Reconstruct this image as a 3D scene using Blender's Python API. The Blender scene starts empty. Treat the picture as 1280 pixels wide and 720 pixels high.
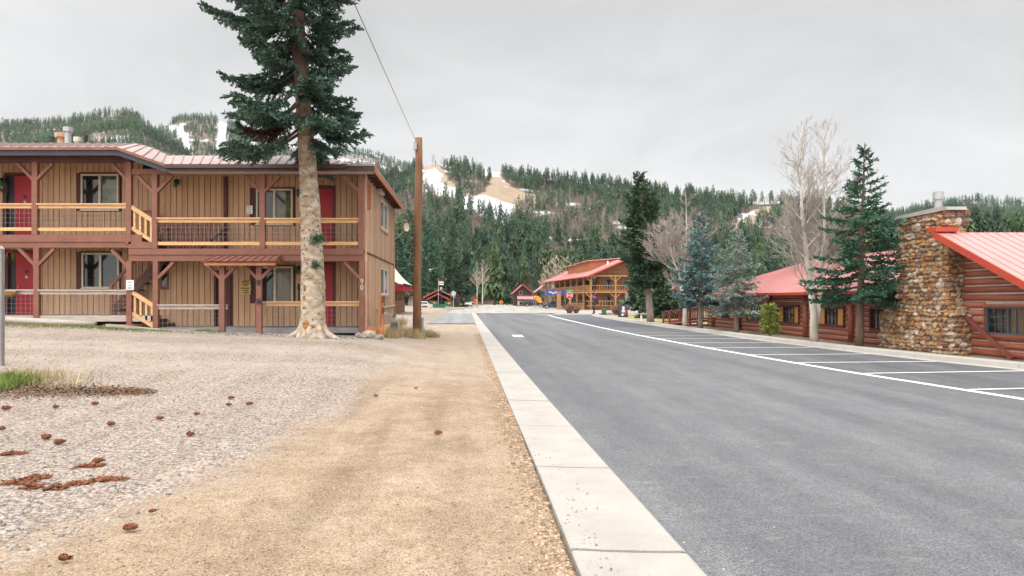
import bpy, math, random
import numpy as np
from mathutils import Vector, Matrix
PI = math.pi
R = math.radians
rnd = random.Random(7)
rng = np.random.default_rng(11)
S = bpy.context.scene
COL = S.collection

# camera model: 24 mm lens, eye 1.66 m above the street, looking along +Y (shifted lens)
F, EYE, VX, VY = 853.33, 1.66, 588.0, 375.0
def at(px, py, D):
    """a point of the place D metres down the street, measured in the photograph"""
    return Vector(((px - VX) / F * D, D, EYE + (VY - py) / F * D))
def ax(px, D): return (px - VX) / F * D
def az(py, D): return EYE + (VY - py) / F * D

# ------------------------------------------------------------------ materials
def _n(t, kind, **kw):
    n = t.nodes.new(kind)
    for k, v in kw.items():
        setattr(n, k, v)
    return n
def new_mat(name):
    m = bpy.data.materials.new(name); m.use_nodes = True
    t = m.node_tree; b = t.nodes['Principled BSDF']
    return m, t, b
def mat(name, c, c2=None, scale=6.0, rough=0.8, bump=0.0, bscale=None, metal=0.0, stretch=(1, 1, 1),
        island=0.0, spec=0.5, c3=None, detail=5.0, objrand=0.0, contrast=(0.3, 0.7)):
    """noise-mottled surface; island = value jitter per separate piece; stretch = grain direction"""
    m, t, b = new_mat(name)
    L = t.links
    geo = _n(t, 'ShaderNodeNewGeometry')
    mp = _n(t, 'ShaderNodeMapping'); mp.inputs['Scale'].default_value = stretch
    tc = _n(t, 'ShaderNodeTexCoord')
    L.new(tc.outputs['Object'], mp.inputs[0])
    nz = _n(t, 'ShaderNodeTexNoise'); nz.inputs['Scale'].default_value = scale
    nz.inputs['Detail'].default_value = detail; nz.inputs['Roughness'].default_value = 0.62
    L.new(mp.outputs[0], nz.inputs['Vector'])
    if c2 is None: c2 = tuple(x * 0.78 for x in c)
    cr = _n(t, 'ShaderNodeValToRGB')
    cr.color_ramp.elements[0].position = contrast[0]; cr.color_ramp.elements[0].color = (*c2, 1)
    cr.color_ramp.elements[1].position = contrast[1]; cr.color_ramp.elements[1].color = (*c, 1)
    if c3 is not None:
        e = cr.color_ramp.elements.new(min(0.99, contrast[1] + 0.08)); e.color = (*c3, 1)
    L.new(nz.outputs['Fac'], cr.inputs[0])
    out = cr.outputs[0]
    if island or objrand:
        hs = _n(t, 'ShaderNodeHueSaturation')
        mr = _n(t, 'ShaderNodeMapRange')
        a = island or objrand
        mr.inputs[3].default_value = 1 - a; mr.inputs[4].default_value = 1 + a
        if island: L.new(geo.outputs['Random Per Island'], mr.inputs[0])
        else:
            oi = _n(t, 'ShaderNodeObjectInfo'); L.new(oi.outputs['Random'], mr.inputs[0])
        L.new(mr.outputs[0], hs.inputs['Value']); L.new(out, hs.inputs['Color']); out = hs.outputs[0]
    L.new(out, b.inputs['Base Color'])
    b.inputs['Roughness'].default_value = rough
    b.inputs['Metallic'].default_value = metal
    b.inputs['Specular IOR Level'].default_value = spec
    if bump:
        bn = _n(t, 'ShaderNodeBump'); bn.inputs['Strength'].default_value = bump
        bn.inputs['Distance'].default_value = 0.02
        n2 = _n(t, 'ShaderNodeTexNoise'); n2.inputs['Scale'].default_value = bscale or scale * 4
        n2.inputs['Detail'].default_value = 4
        L.new(mp.outputs[0], n2.inputs['Vector'])
        L.new(n2.outputs['Fac'], bn.inputs['Height']); L.new(bn.outputs[0], b.inputs['Normal'])
    return m

M = {}
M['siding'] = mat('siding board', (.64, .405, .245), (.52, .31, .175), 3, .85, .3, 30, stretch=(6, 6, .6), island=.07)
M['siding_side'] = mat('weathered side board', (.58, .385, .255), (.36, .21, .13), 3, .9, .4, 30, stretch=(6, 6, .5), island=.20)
M['groove'] = mat('board groove', (.13, .06, .04), None, 4, .9)
M['trim'] = mat('red brown trim paint', (.26, .108, .072), (.195, .078, .052), 3, .7, .2, 20, stretch=(1, 1, 1), island=.08)
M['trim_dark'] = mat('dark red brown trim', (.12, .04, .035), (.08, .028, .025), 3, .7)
M['rail'] = mat('bare pine rail', (.72, .47, .25), (.55, .29, .12), 2.2, .75, .2, 20, stretch=(1, 6, 8), island=.10)
M['rail_grey'] = mat('weathered grey rail', (.55, .47, .40), (.36, .30, .26), 2.5, .85, .3, 20, stretch=(1, 6, 8))
M['deck_grey'] = mat('weathered deck board', (.30, .28, .27), (.18, .17, .17), 3, .9, .3, 20, stretch=(1, 5, 1), island=.15)
M['wire'] = mat('galvanised wire', (.45, .45, .46), None, 5, .45, metal=.4)
M['red_door'] = mat('red door paint', (.42, .012, .022), (.34, .008, .015), 2, .5)
M['dark_wood'] = mat('dark stained wood', (.11, .045, .025), (.07, .028, .016), 4, .6, .2, stretch=(8, 8, 1))
M['cream'] = mat('cream vinyl frame', (.66, .58, .44), (.58, .50, .37), 5, .5)
M['white_frame'] = mat('white vinyl frame', (.75, .74, .72), None, 5, .5)
M['glass'] = mat('dark room behind glass', (.035, .035, .032), (.012, .012, .013), 1.3, .06, spec=.6, contrast=(.4, .65))
M['glass_green'] = mat('window glass with painted olive reflection', (.16, .16, .06), (.035, .036, .025), 2.2, .10, spec=.6, contrast=(.4, .65))  # olive mottling painted in for trees reflected in the panes
M['curtain'] = mat('drawn curtain behind glass', (.20, .17, .12), (.10, .085, .06), 3, .15, stretch=(9, 9, .4), spec=.6)
M['gutter'] = mat('blue black gutter', (.045, .052, .075), (.03, .034, .05), 2, .45)
M['gutter_brown'] = mat('dark brown gutter', (.085, .045, .042), (.06, .03, .03), 2, .45)
M['roof_motel'] = mat('weathered brown metal roof', (.37, .265, .245), (.30, .205, .19), 1.2, .38, .05, island=.03, spec=.6)
M['roof_copper'] = mat('rust coloured metal roof', (.30, .13, .10), (.22, .09, .07), 3, .42, spec=.6)
M['roof_red'] = mat('faded red metal roof', (.52, .255, .245), (.45, .20, .19), .8, .48, .05, spec=.6)
M['red_edge'] = mat('bright red metal edge', (.47, .06, .03), (.38, .048, .025), 2, .4)
M['log_red'] = mat('red stained log', (.35, .100, .052), (.20, .052, .03), 2.0, .45, .25, 14, stretch=(5, .7, 5), island=.12)
M['log_dark'] = mat('dark red stained log', (.11, .028, .022), (.07, .02, .016), 2.0, .5, .25, 14)
M['chink'] = mat('pale chinking', (.50, .42, .36), (.36, .29, .24), 5, .9, .3)
M['shutter'] = mat('amber curtain', (.58, .27, .06), (.45, .19, .04), 4, .6, stretch=(6, 6, .5))
M['mortar'] = mat('stone mortar', (.30, .22, .15), (.2, .15, .10), 8, .95, .4)
M['concrete'] = mat('pale concrete', (.385, .36, .33), (.315, .29, .262), 1.6, .9, .35, 90, c3=(.44, .42, .395), detail=9)
M['concrete_dull'] = mat('dusty concrete', (.40, .37, .33), (.33, .30, .27), .25, .9, .2, 40, detail=9)
M['paint_white'] = mat('worn white road paint', (.74, .73, .70), (.56, .55, .53), 9, .7, .1, detail=8, contrast=(.25, .5))
M['paint_blue'] = mat('worn blue road paint', (.13, .19, .36), (.10, .11, .15), 7, .7, detail=8, contrast=(.35, .6))
M['pole'] = mat('weathered brown utility pole', (.30, .15, .07), (.12, .06, .033), 3.5, .9, .6, 20, stretch=(7, 7, .30))
M['grey_metal'] = mat('grey galvanised metal', (.45, .46, .47), (.36, .37, .38), 6, .4, metal=.3)
M['blue_metal'] = mat('blue grey enamel', (.10, .15, .18), (.075, .115, .14), 5, .5)
M['white'] = mat('white paint', (.78, .78, .76), (.70, .70, .68), 5, .55)
M['off_white'] = mat('weathered off white', (.60, .56, .48), (.5, .46, .40), 5, .7)
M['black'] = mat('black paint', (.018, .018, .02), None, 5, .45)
M['black_plastic'] = mat('black plastic', (.02, .02, .022), None, 5, .6)
M['green_metal'] = mat('dark green enamel', (.025, .14, .075), (.018, .10, .055), 5, .5)
M['green_leaf'] = mat('green wreath leaf', (.045, .10, .035), (.02, .05, .02), 20, .7, island=.3)
M['orange_wood'] = mat('orange stained timber', (.47, .20, .09), (.33, .125, .055), 3, .85, .3, 20, stretch=(1, 1, 6), island=.12)
M['pine_wood'] = mat('honey stained timber', (.40, .21, .085), (.28, .135, .05), 2, .7, .2, island=.12)
M['honey_wall'] = mat('honey log wall', (.29, .125, .05), (.19, .075, .03), 2, .7, .3, 10, stretch=(1, 1, 5))
M['rust_wall'] = mat('rust stained wall', (.36, .135, .05), (.26, .09, .035), 2, .8, .2, stretch=(4, 4, 1))
M['ramp_red'] = mat('red brown deck stain', (.22, .055, .04), (.15, .035, .028), 3, .7, island=.1)
M['cabin_dark'] = mat('dark brown cabin wall', (.07, .035, .028), (.045, .024, .02), 2, .8)
M['shingle'] = mat('pale shingle roof', (.66, .61, .52), (.50, .46, .39), 4, .9, .3, stretch=(1, 1, 6))
M['red_cloth'] = mat('red awning cloth', (.50, .02, .045), (.42, .015, .035), 3, .8)
M['orange'] = mat('orange sign sheeting', (.80, .20, .03), (.72, .17, .025), 6, .6)
M['stop_red'] = mat('red sign sheeting', (.52, .02, .025), None, 6, .5)
M['sign_green'] = mat('green sign sheeting', (.05, .33, .25), None, 6, .5)
M['yellow_sign'] = mat('yellow sign board', (.66, .44, .12), (.58, .38, .10), 6, .6)
M['sign_ink'] = mat('dark sign lettering', (.03, .026, .02), None, 6, .6)
M['blue_cloth'] = mat('blue banner cloth', (.05, .09, .36), None, 5, .8)
M['purple'] = mat('purple banner cloth', (.17, .06, .36), None, 5, .8)
M['orange_canopy'] = mat('orange canopy cloth', (.74, .30, .05), (.66, .25, .04), 3, .7)
M['straw'] = mat('woven straw', (.38, .22, .09), (.22, .12, .045), 26, .9, .6, 60, stretch=(1, 1, 3))
M['car_dark'] = mat('dark slate car paint', (.028, .04, .055), None, 5, .22, spec=.6)
M['car_blue'] = mat('dark blue car paint', (.03, .05, .085), None, 5, .22, spec=.6)
M['car_white'] = mat('white car paint', (.72, .74, .76), None, 5, .22, spec=.6)
M['car_glass'] = mat('car glass', (.02, .025, .03), None, 5, .05, spec=.7)
M['tyre'] = mat('tyre rubber', (.018, .018, .018), None, 5, .85)
M['rim'] = mat('alloy rim', (.42, .43, .44), None, 5, .35, metal=.6)
M['tail'] = mat('red lamp lens', (.40, .012, .015), None, 5, .3)
M['headlamp'] = mat('clear lamp lens', (.75, .75, .72), None, 5, .2)
M['plate_dark'] = mat('grey bumper plastic', (.05, .052, .055), None, 5, .6)
M['rock'] = mat('pale rock', (.50, .42, .32), (.32, .25, .18), 5, .95, .5, 25)
M['rock_grey'] = mat('grey rock', (.34, .30, .27), (.20, .17, .15), 5, .95, .5, 25)
M['needle_red'] = mat('rust brown cone scale', (.24, .085, .035), (.12, .042, .02), 30, .95, .5, 80, island=.3)
M['bark_pine'] = mat('peeled pale pine bark', (.41, .325, .24), (.19, .115, .07), 3.4, .95, .8, 16, stretch=(1, 1, 1.8), c3=(.50, .43, .355), detail=9, contrast=(.30, .52))
M['bark_mid'] = mat('mid brown pine bark', (.32, .225, .155), (.16, .10, .065), 5, .95, .7, 20, stretch=(1, 1, .6))
M['bark_scar'] = mat('amber resin scar', (.46, .24, .07), (.16, .07, .025), 9, .7, .5)
M['bark_brown'] = mat('brown conifer bark', (.20, .135, .10), (.10, .065, .05), 6, .95, .6, 24, stretch=(1, 1, .35))
M['bark_grey'] = mat('grey spruce bark', (.30, .24, .20), (.17, .13, .11), 6, .95, .6, 24, stretch=(1, 1, .35))
M['bark_aspen'] = mat('pale aspen bark', (.60, .56, .48), (.42, .38, .31), 4, .9, .3, 20, stretch=(1, 1, .5), c3=(.66, .63, .57))
M['twig'] = mat('grey tan twig', (.40, .345, .30), (.28, .235, .20), 3, .9)
M['twig_tan'] = mat('tan twig', (.50, .41, .32), (.38, .30, .23), 3, .9)
M['twig_brown'] = mat('red brown twig', (.30, .17, .11), (.19, .10, .065), 3, .9, island=.25)
def leaf_mat(name, c, c2, c3, sc=1.1):
    m = mat(name, c, c2, sc, .65, island=.30, c3=c3, spec=.3, contrast=(.35, .62))
    return m
M['needle_big'] = leaf_mat('blue green pine needle', (.095, .165, .120), (.046, .085, .064), (.17, .26, .18))
M['needle_dead'] = leaf_mat('dead brown needle', (.095, .05, .034), (.06, .032, .022), (.13, .07, .045))
M['needle_dark'] = leaf_mat('dark green needle', (.072, .125, .066), (.036, .068, .040), (.135, .18, .085))
M['needle_blue'] = leaf_mat('blue spruce needle', (.155, .255, .245), (.085, .145, .145), (.25, .36, .345))
M['needle_grey'] = leaf_mat('grey green spruce needle', (.23, .30, .25), (.13, .175, .15), (.34, .41, .345))
M['needle_fresh'] = leaf_mat('green spruce needle', (.060, .145, .085), (.030, .078, .050), (.11, .23, .14))
M['needle_yellow'] = leaf_mat('yellow green needle', (.24, .28, .055), (.13, .18, .045), (.36, .36, .09), 6)
M['grass'] = mat('green grass blade', (.20, .27, .05), (.12, .18, .035), 3, .8, island=.3)
M['grass_dry'] = mat('dry grass blade', (.46, .37, .20), (.33, .25, .13), 3, .9, island=.25)

# ------------------------------------------------------------------ mesh builder
WORLD = {}       # top-level object name -> origin its children's coordinates are measured from
def _origin(parent):
    if parent is None: return None
    r = parent
    while r.parent is not None: r = r.parent
    return WORLD.get(r.name)
class MB:
    def __init__(self):
        self.v, self.f, self.mi = [], [], []
        self.m = 0
    def add(self, vs, fs):
        b = len(self.v)
        self.v.extend([tuple(p) for p in vs])
        for f in fs:
            self.f.append(tuple(i + b for i in f)); self.mi.append(self.m)
        return self
    def box(self, x0, x1, y0, y1, z0, z1):
        if x0 > x1: x0, x1 = x1, x0
        if y0 > y1: y0, y1 = y1, y0
        if z0 > z1: z0, z1 = z1, z0
        return self.add([(x0, y0, z0), (x1, y0, z0), (x1, y1, z0), (x0, y1, z0), (x0, y0, z1), (x1, y0, z1), (x1, y1, z1), (x0, y1, z1)],
                        [(0, 3, 2, 1), (4, 5, 6, 7), (0, 1, 5, 4), (1, 2, 6, 5), (2, 3, 7, 6), (3, 0, 4, 7)])
    def beam(self, p, q, w, h, up=(0, 0, 1)):
        p, q = Vector(p), Vector(q); d = (q - p).normalized(); up = Vector(up)
        if abs(d.dot(up)) > .98: up = Vector((0, 1, 0))
        s = d.cross(up).normalized() * (w / 2); u = s.cross(d).normalized() * (h / 2)
        vs = [p - s - u, p + s - u, p + s + u, p - s + u, q - s - u, q + s - u, q + s + u, q - s + u]
        return self.add(vs, [(0, 1, 2, 3), (7, 6, 5, 4), (0, 4, 5, 1), (1, 5, 6, 2), (2, 6, 7, 3), (3, 7, 4, 0)])
    def tube(self, pts, radii, n=6, cap=True):
        pts = [Vector(p) for p in pts]
        if not hasattr(radii, '__len__'): radii = [radii] * len(pts)
        vs, fs = [], []
        side = None
        for i, p in enumerate(pts):
            d = (pts[min(i + 1, len(pts) - 1)] - pts[max(i - 1, 0)])
            if d.length < 1e-9: d = Vector((0, 0, 1))
            d.normalize()
            if side is None:
                side = d.cross(Vector((0, 0, 1)) if abs(d.z) < .9 else Vector((1, 0, 0))).normalized()
            else:
                side = (side - d * side.dot(d))
                side = side.normalized() if side.length > 1e-6 else d.orthogonal().normalized()
            w = d.cross(side)
            for k in range(n):
                a = 2 * PI * k / n
                vs.append(p + (side * math.cos(a) + w * math.sin(a)) * radii[i])
        for i in range(len(pts) - 1):
            for k in range(n):
                a, b = i * n + k, i * n + (k + 1) % n
                fs.append((a, b, b + n, a + n))
        if cap:
            fs.append(tuple(range(n - 1, -1, -1))); fs.append(tuple(range((len(pts) - 1) * n, len(pts) * n)))
        return self.add(vs, fs)
    def cyl(self, x, y, z0, z1, r, n=12, r2=None):
        return self.tube([(x, y, z0), (x, y, z1)], [r, r if r2 is None else r2], n)
    def prism(self, poly, d, axis='y', o=0.0):
        """extrude a 2-D outline by d along axis, starting at o: y -> (x,z), x -> (y,z), z -> (x,y)"""
        def P(a, b, t): return (a, t, b) if axis == 'y' else ((t, a, b) if axis == 'x' else (a, b, t))
        n = len(poly)
        vs = [P(a, b, o) for a, b in poly] + [P(a, b, o + d) for a, b in poly]
        fs = [tuple(range(n)), tuple(range(2 * n - 1, n - 1, -1))]
        for i in range(n): fs.append((i, i + n, (i + 1) % n + n, (i + 1) % n))
        return self.add(vs, fs)
    def blob(self, c, r, n=8, k=5, jit=.15, rr=None):
        """an uneven rounded lump"""
        rr = rr or rnd
        c = Vector(c); r = Vector(r) if hasattr(r, '__len__') else Vector((r, r, r))
        vs = [c + Vector((0, 0, -r.z))]
        for i in range(1, k):
            t = PI * i / k
            for j in range(n):
                a = 2 * PI * (j + .5 * (i % 2)) / n; q = 1 + rr.uniform(-jit, jit)
                vs.append(c + Vector((math.cos(a) * math.sin(t) * r.x * q, math.sin(a) * math.sin(t) * r.y * q, -math.cos(t) * r.z * q)))
        vs.append(c + Vector((0, 0, r.z)))
        fs = []
        for j in range(n): fs.append((0, 1 + (j + 1) % n, 1 + j))
        for i in range(k - 2):
            for j in range(n):
                a = 1 + i * n + j; b = 1 + i * n + (j + 1) % n
                fs.append((a, b, b + n, a + n))
        L = len(vs) - 1
        for j in range(n): fs.append((L, L - n + j, L - n + (j + 1) % n))
        return self.add(vs, fs)
    def sheet(self, rows):
        """quads between rows of equal length"""
        n = len(rows[0]); vs = [p for r in rows for p in r]; fs = []
        for i in range(len(rows) - 1):
            for j in range(n - 1):
                a = i * n + j; fs.append((a, a + 1, a + n + 1, a + n))
        return self.add(vs, fs)
    def build(self, name, m, parent=None, smooth=False, **props):
        me = bpy.data.meshes.new(name)
        o = _origin(parent)
        v = self.v if o is None else [(p[0] - o[0], p[1] - o[1], p[2] - o[2]) for p in self.v]
        me.from_pydata(v, [], self.f)
        for mm in (m if isinstance(m, (list, tuple)) else [m]):
            me.materials.append(M[mm] if isinstance(mm, str) else mm)
        if any(self.mi): me.polygons.foreach_set('material_index', self.mi)
        if smooth: me.polygons.foreach_set('use_smooth', [True] * len(me.polygons))
        me.update()
        ob = bpy.data.objects.new(name, me); COL.objects.link(ob)
        if parent is not None: ob.parent = parent
        for k, val in props.items(): ob[k] = val
        return ob
def np_mesh(name, v, quads=None, tris=None, m=None, parent=None, attrs=None, smooth=False):
    """fast mesh from numpy arrays"""
    me = bpy.data.meshes.new(name)
    v = np.asarray(v, dtype=np.float32)
    o = _origin(parent)
    if o is not None: v = v - np.array(o, dtype=np.float32)
    idx, starts, tot = [], [], 0
    if quads is not None and len(quads):
        q = np.asarray(quads, dtype=np.int32); idx.append(q.ravel()); starts.append(np.arange(len(q)) * 4); tot = len(q) * 4
    if tris is not None and len(tris):
        q = np.asarray(tris, dtype=np.int32); idx.append(q.ravel()); starts.append(tot + np.arange(len(q)) * 3)
    idx = np.concatenate(idx).astype(np.int32); starts = np.concatenate(starts).astype(np.int32)
    me.vertices.add(len(v)); me.vertices.foreach_set('co', v.ravel())
    me.loops.add(len(idx)); me.loops.foreach_set('vertex_index', idx)
    me.polygons.add(len(starts)); me.polygons.foreach_set('loop_start', starts)
    if attrs:
        for k, a in attrs.items():
            at_ = me.attributes.new(k, 'FLOAT', 'POINT'); at_.data.foreach_set('value', np.asarray(a, dtype=np.float32))
    me.update(calc_edges=True); me.validate()
    if m is not None: me.materials.append(M[m] if isinstance(m, str) else m)
    if smooth: me.polygons.foreach_set('use_smooth', [True] * len(me.polygons))
    ob = bpy.data.objects.new(name, me); COL.objects.link(ob)
    if parent is not None: ob.parent = parent
    return ob
def thing(name, label, cat, loc=(0, 0, 0), rotz=0.0, group=None, world=True):
    o = bpy.data.objects.new(name, None); COL.objects.link(o)
    o.location = loc; o.rotation_euler = (0, 0, rotz); o.empty_display_size = .2
    o['label'] = label; o['category'] = cat
    if group: o['group'] = group
    if world: WORLD[o.name] = tuple(loc)
    return o
def tag(o, label, cat, group=None, kind=None):
    o['label'] = label; o['category'] = cat
    if group: o['group'] = group
    if kind: o['kind'] = kind
    return o
def struct(o):
    o['kind'] = 'structure'; return o
def copy_tree(o, parent=None):
    c = o.copy(); COL.objects.link(c)
    if parent is not None: c.parent = parent
    for ch in [x for x in bpy.data.objects if x.parent == o]:
        copy_tree(ch, c)
    return c
def text_obj(txt, size, m, parent, loc, rot, extr=.004, name='lettering', spacing=1.0):
    cu = bpy.data.curves.new(name, 'FONT'); cu.body = txt; cu.size = size; cu.extrude = extr
    cu.align_x = 'CENTER'; cu.align_y = 'CENTER'; cu.resolution_u = 2; cu.space_line = spacing
    tmp = bpy.data.objects.new(name + '_curve', cu); COL.objects.link(tmp)
    bpy.context.view_layer.update()
    me = bpy.data.meshes.new_from_object(tmp.evaluated_get(bpy.context.evaluated_depsgraph_get()))
    bpy.data.objects.remove(tmp); bpy.data.curves.remove(cu)
    me.materials.clear(); me.materials.append(M[m])
    o = bpy.data.objects.new(name, me); COL.objects.link(o)
    o.parent = parent
    g = _origin(parent)
    o.location = Vector(loc) - (Vector(g) if g else Vector((0, 0, 0))); o.rotation_euler = rot
    return o
def sstep(a, b, x):
    t = np.clip((x - a) / (b - a), 0, 1); return t * t * (3 - 2 * t)
# ------------------------------------------------------------------ ground
def gz(X, Y):
    """height of the dirt yard: rises from the street towards the motel"""
    X = np.asarray(X, dtype=float); Y = np.asarray(Y, dtype=float)
    lat = sstep(0.2, -3.9, X)
    up = sstep(9.0, 21.0, Y) * (.46 + .036 * np.clip(-3.5 - X, 0, 14))
    down = 1 - sstep(22.8, 31.5, Y) * (X > -3.2)
    z = up * lat * down
    z = z + .018 * np.sin(X * 1.7 + Y * .6) * np.sin(Y * .9 - X * .4) * sstep(.3, -.6, X) * sstep(60, 40, Y)
    z = z + np.where((X > .62) & (X < 12.4), -.03, 0.0) + .012 * (X <= .62)
    z = z - .05 * ((Y > 46) & (X > -199) & (X < 199) & (Y < 250))
    return z
def gzs(x, y): return float(gz(x, y))

def make_ground():
    xs = np.unique(np.concatenate([np.arange(-30, 20.01, .5), np.array([.62, .64, 12.38, 12.42]), np.array([-2600, -1500, -800, -400, -200, -120, -80, -60, -45, -36, 26, 34, 45, 60, 90, 130, 200, 400, 800, 1500, 2600])]))
    ys = np.unique(np.concatenate([np.arange(-8, 60.01, .5), np.array([-400, -150, -60, -30, -15, 70, 80, 95, 120, 150, 190, 251, 320, 450, 700, 1000, 1500, 2500, 3600])]))
    X, Y = np.meshgrid(xs, ys); Z = gz(X, Y)
    v = np.stack([X.ravel(), Y.ravel(), Z.ravel()], 1)
    nx, ny = len(xs), len(ys)
    i = (np.arange(ny - 1)[:, None] * nx + np.arange(nx - 1)[None, :]).ravel()
    q = np.stack([i, i + 1, i + nx + 1, i + nx], 1)
    m, t, b = new_mat('gravel and tan dirt'); L = t.links
    geo = _n(t, 'ShaderNodeNewGeometry'); sx = _n(t, 'ShaderNodeSeparateXYZ'); L.new(geo.outputs['Position'], sx.inputs[0])
    def math_(op, a, bb=None, clamp=False):
        n = _n(t, 'ShaderNodeMath', operation=op, use_clamp=clamp)
        for k, q_ in enumerate((a, bb)):
            if q_ is None: continue
            if hasattr(q_, 'is_linked') or hasattr(q_, 'links'): L.new(q_, n.inputs[k])
            else: n.inputs[k].default_value = q_
        return n.outputs[0]
    def noise(sc, det=4, rough=.6):
        n = _n(t, 'ShaderNodeTexNoise'); n.inputs['Scale'].default_value = sc; n.inputs['Detail'].default_value = det
        n.inputs['Roughness'].default_value = rough
        L.new(geo.outputs['Position'], n.inputs['Vector']); return n.outputs['Fac']
    def ramp(f, *stops):
        c = _n(t, 'ShaderNodeValToRGB'); L.new(f, c.inputs[0])
        e = c.color_ramp.elements
        e[0].position, e[0].color = stops[0][0], (*stops[0][1], 1); e[1].position, e[1].color = stops[-1][0], (*stops[-1][1], 1)
        for p, col in stops[1:-1]: k = e.new(p); k.color = (*col, 1)
        return c.outputs[0]
    def mixc(f, a, bb, mode='MIX'):
        n = _n(t, 'ShaderNodeMix', data_type='RGBA', blend_type=mode)
        if hasattr(f, 'links'): L.new(f, n.inputs[0])
        else: n.inputs[0].default_value = f
        L.new(a, n.inputs[6]); L.new(bb, n.inputs[7]); return n.outputs[2]
    # stones of the gravel lane
    def voro(sc):
        n = _n(t, 'ShaderNodeTexVoronoi'); n.inputs['Scale'].default_value = sc
        L.new(geo.outputs['Position'], n.inputs['Vector']); return n
    vo = voro(34); vo2 = voro(85)
    hsv = _n(t, 'ShaderNodeSeparateColor'); L.new(vo.outputs['Color'], hsv.inputs[0])
    stone = ramp(hsv.outputs[0], (0, (.165, .135, .115)), (.3, (.30, .255, .222)), (.6, (.395, .342, .302)), (.85, (.49, .44, .40)), (1, (.38, .25, .18)))
    dark = ramp(vo.outputs['Distance'], (.0, (1, 1, 1)), (.45, (.93, .92, .91)), (.75, (.62, .58, .55)))
    stone = mixc(1.0, stone, dark, 'MULTIPLY')
    patch = ramp(noise(.55, 6), (.3, (.86, .83, .80)), (.55, (1, .98, .96)), (.75, (1.0, .93, .86)))
    gravel = mixc(1.0, stone, patch, 'MULTIPLY')
    # compacted sand of the verge
    s1 = ramp(noise(1.1, 8, .7), (.3, (.245, .178, .122)), (.5, (.32, .243, .172)), (.7, (.375, .30, .228)))
    hs2 = _n(t, 'ShaderNodeSeparateColor'); L.new(vo2.outputs['Color'], hs2.inputs[0])
    fine = ramp(hs2.outputs[1], (0, (.45, .41, .37)), (.22, (.86, .84, .82)), (.75, (1, 1, 1)), (1, (1.3, 1.25, 1.2)))
    sand = mixc(1.0, s1, fine, 'MULTIPLY')
    sp = ramp(noise(70, 2), (.32, (.70, .66, .62)), (.46, (1, 1, 1)))
    sand = mixc(1.0, sand, sp, 'MULTIPLY')
    sand = mixc(1.0, sand, ramp(noise(5.5, 8, .7), (.3, (.80, .77, .74)), (.5, (1, 1, 1)), (.72, (1.10, 1.11, 1.13))), 'MULTIPLY')
    mpt = _n(t, 'ShaderNodeMapping'); mpt.inputs['Scale'].default_value = (2.2, .14, 1); mpt.inputs['Rotation'].default_value = (0, 0, .05); L.new(geo.outputs['Position'], mpt.inputs[0])
    nt_ = _n(t, 'ShaderNodeTexNoise'); nt_.inputs['Scale'].default_value = 1.0; nt_.inputs['Detail'].default_value = 7; L.new(mpt.outputs[0], nt_.inputs['Vector'])
    ruts = ramp(nt_.outputs['Fac'], (.34, (.80, .775, .75)), (.5, (1, 1, 1)), (.68, (1.10, 1.10, 1.11)))
    sand = mixc(1.0, sand, ruts, 'MULTIPLY'); gravel = mixc(.6, gravel, ruts, 'MULTIPLY')
    # pale track dirt towards the motel
    t1 = ramp(noise(1.6, 8, .7), (.3, (.28, .215, .165)), (.5, (.38, .31, .25)), (.72, (.45, .385, .325)))
    track = mixc(.4, t1, stone)
    # where each lies: gravel left of a wavering line, sand right of it, track beyond 13 m
    ed = math_('MULTIPLY', math_('SUBTRACT', noise(1.3, 9, .7), .5), 2.6)
    xb = math_('SUBTRACT', math_('MULTIPLY', math_('EXPONENT', math_('MULTIPLY', math_('SUBTRACT', sx.outputs[1], 3.0), -.4)), -2.2), 1.85)
    df = math_('ADD', math_('SUBTRACT', sx.outputs[0], xb), ed)
    f = math_('MULTIPLY', math_('ADD', df, .3), 1.7, True)
    near = mixc(f, gravel, sand)
    ft = math_('MULTIPLY', math_('SUBTRACT', math_('ADD', sx.outputs[1], math_('MULTIPLY', ed, 2.2)), 12.6), .32, True)
    # two gravel ruts keep some stone showing far up the yard
    w = _n(t, 'ShaderNodeTexWave', wave_type='BANDS', bands_direction='Y'); w.inputs['Scale'].default_value = .11; w.inputs['Distortion'].default_value = 3; w.inputs['Detail'].default_value = 3
    L.new(geo.outputs['Position'], w.inputs['Vector'])
    track = mixc(ramp(w.outputs['Fac'], (.4, (0, 0, 0)), (.8, (.7, .7, .7))), track, gravel)
    trk = mixc(f, track, mixc(.5, t1, sand))
    col = mixc(ft, near, trk)
    # far away: dusty tan
    ff = math_('MULTIPLY', math_('SUBTRACT', sx.outputs[1], 60.0), .02, True)
    dust = ramp(noise(.08, 6), (.3, (.22, .18, .135)), (.7, (.33, .28, .22)))
    col = mixc(ff, col, dust)
    fr = math_('MULTIPLY', math_('SUBTRACT', sx.outputs[0], 11.0), 1.0, True)
    dirt = ramp(noise(2.2, 8), (.3, (.15, .11, .08)), (.5, (.23, .18, .135)), (.7, (.29, .24, .185)))
    col = mixc(fr, col, mixc(.2, dirt, sand))
    L.new(col, b.inputs['Base Color']); b.inputs['Roughness'].default_value = .95; b.inputs['Specular IOR Level'].default_value = .25
    hgt = math_('SUBTRACT', math_('MULTIPLY', noise(18, 6), .55), math_('MULTIPLY', vo.outputs['Distance'], math_('SUBTRACT', 1.0, math_('MULTIPLY', f, .75))))
    hgt = math_('SUBTRACT', hgt, math_('MULTIPLY', vo2.outputs['Distance'], .35))
    bn = _n(t, 'ShaderNodeBump'); bn.inputs['Strength'].default_value = .75; bn.inputs['Distance'].default_value = .018
    L.new(hgt, bn.inputs['Height']); L.new(bn.outputs[0], b.inputs['Normal'])
    return struct(np_mesh('ground', v, quads=q, m=m, smooth=True))
make_ground()

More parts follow.
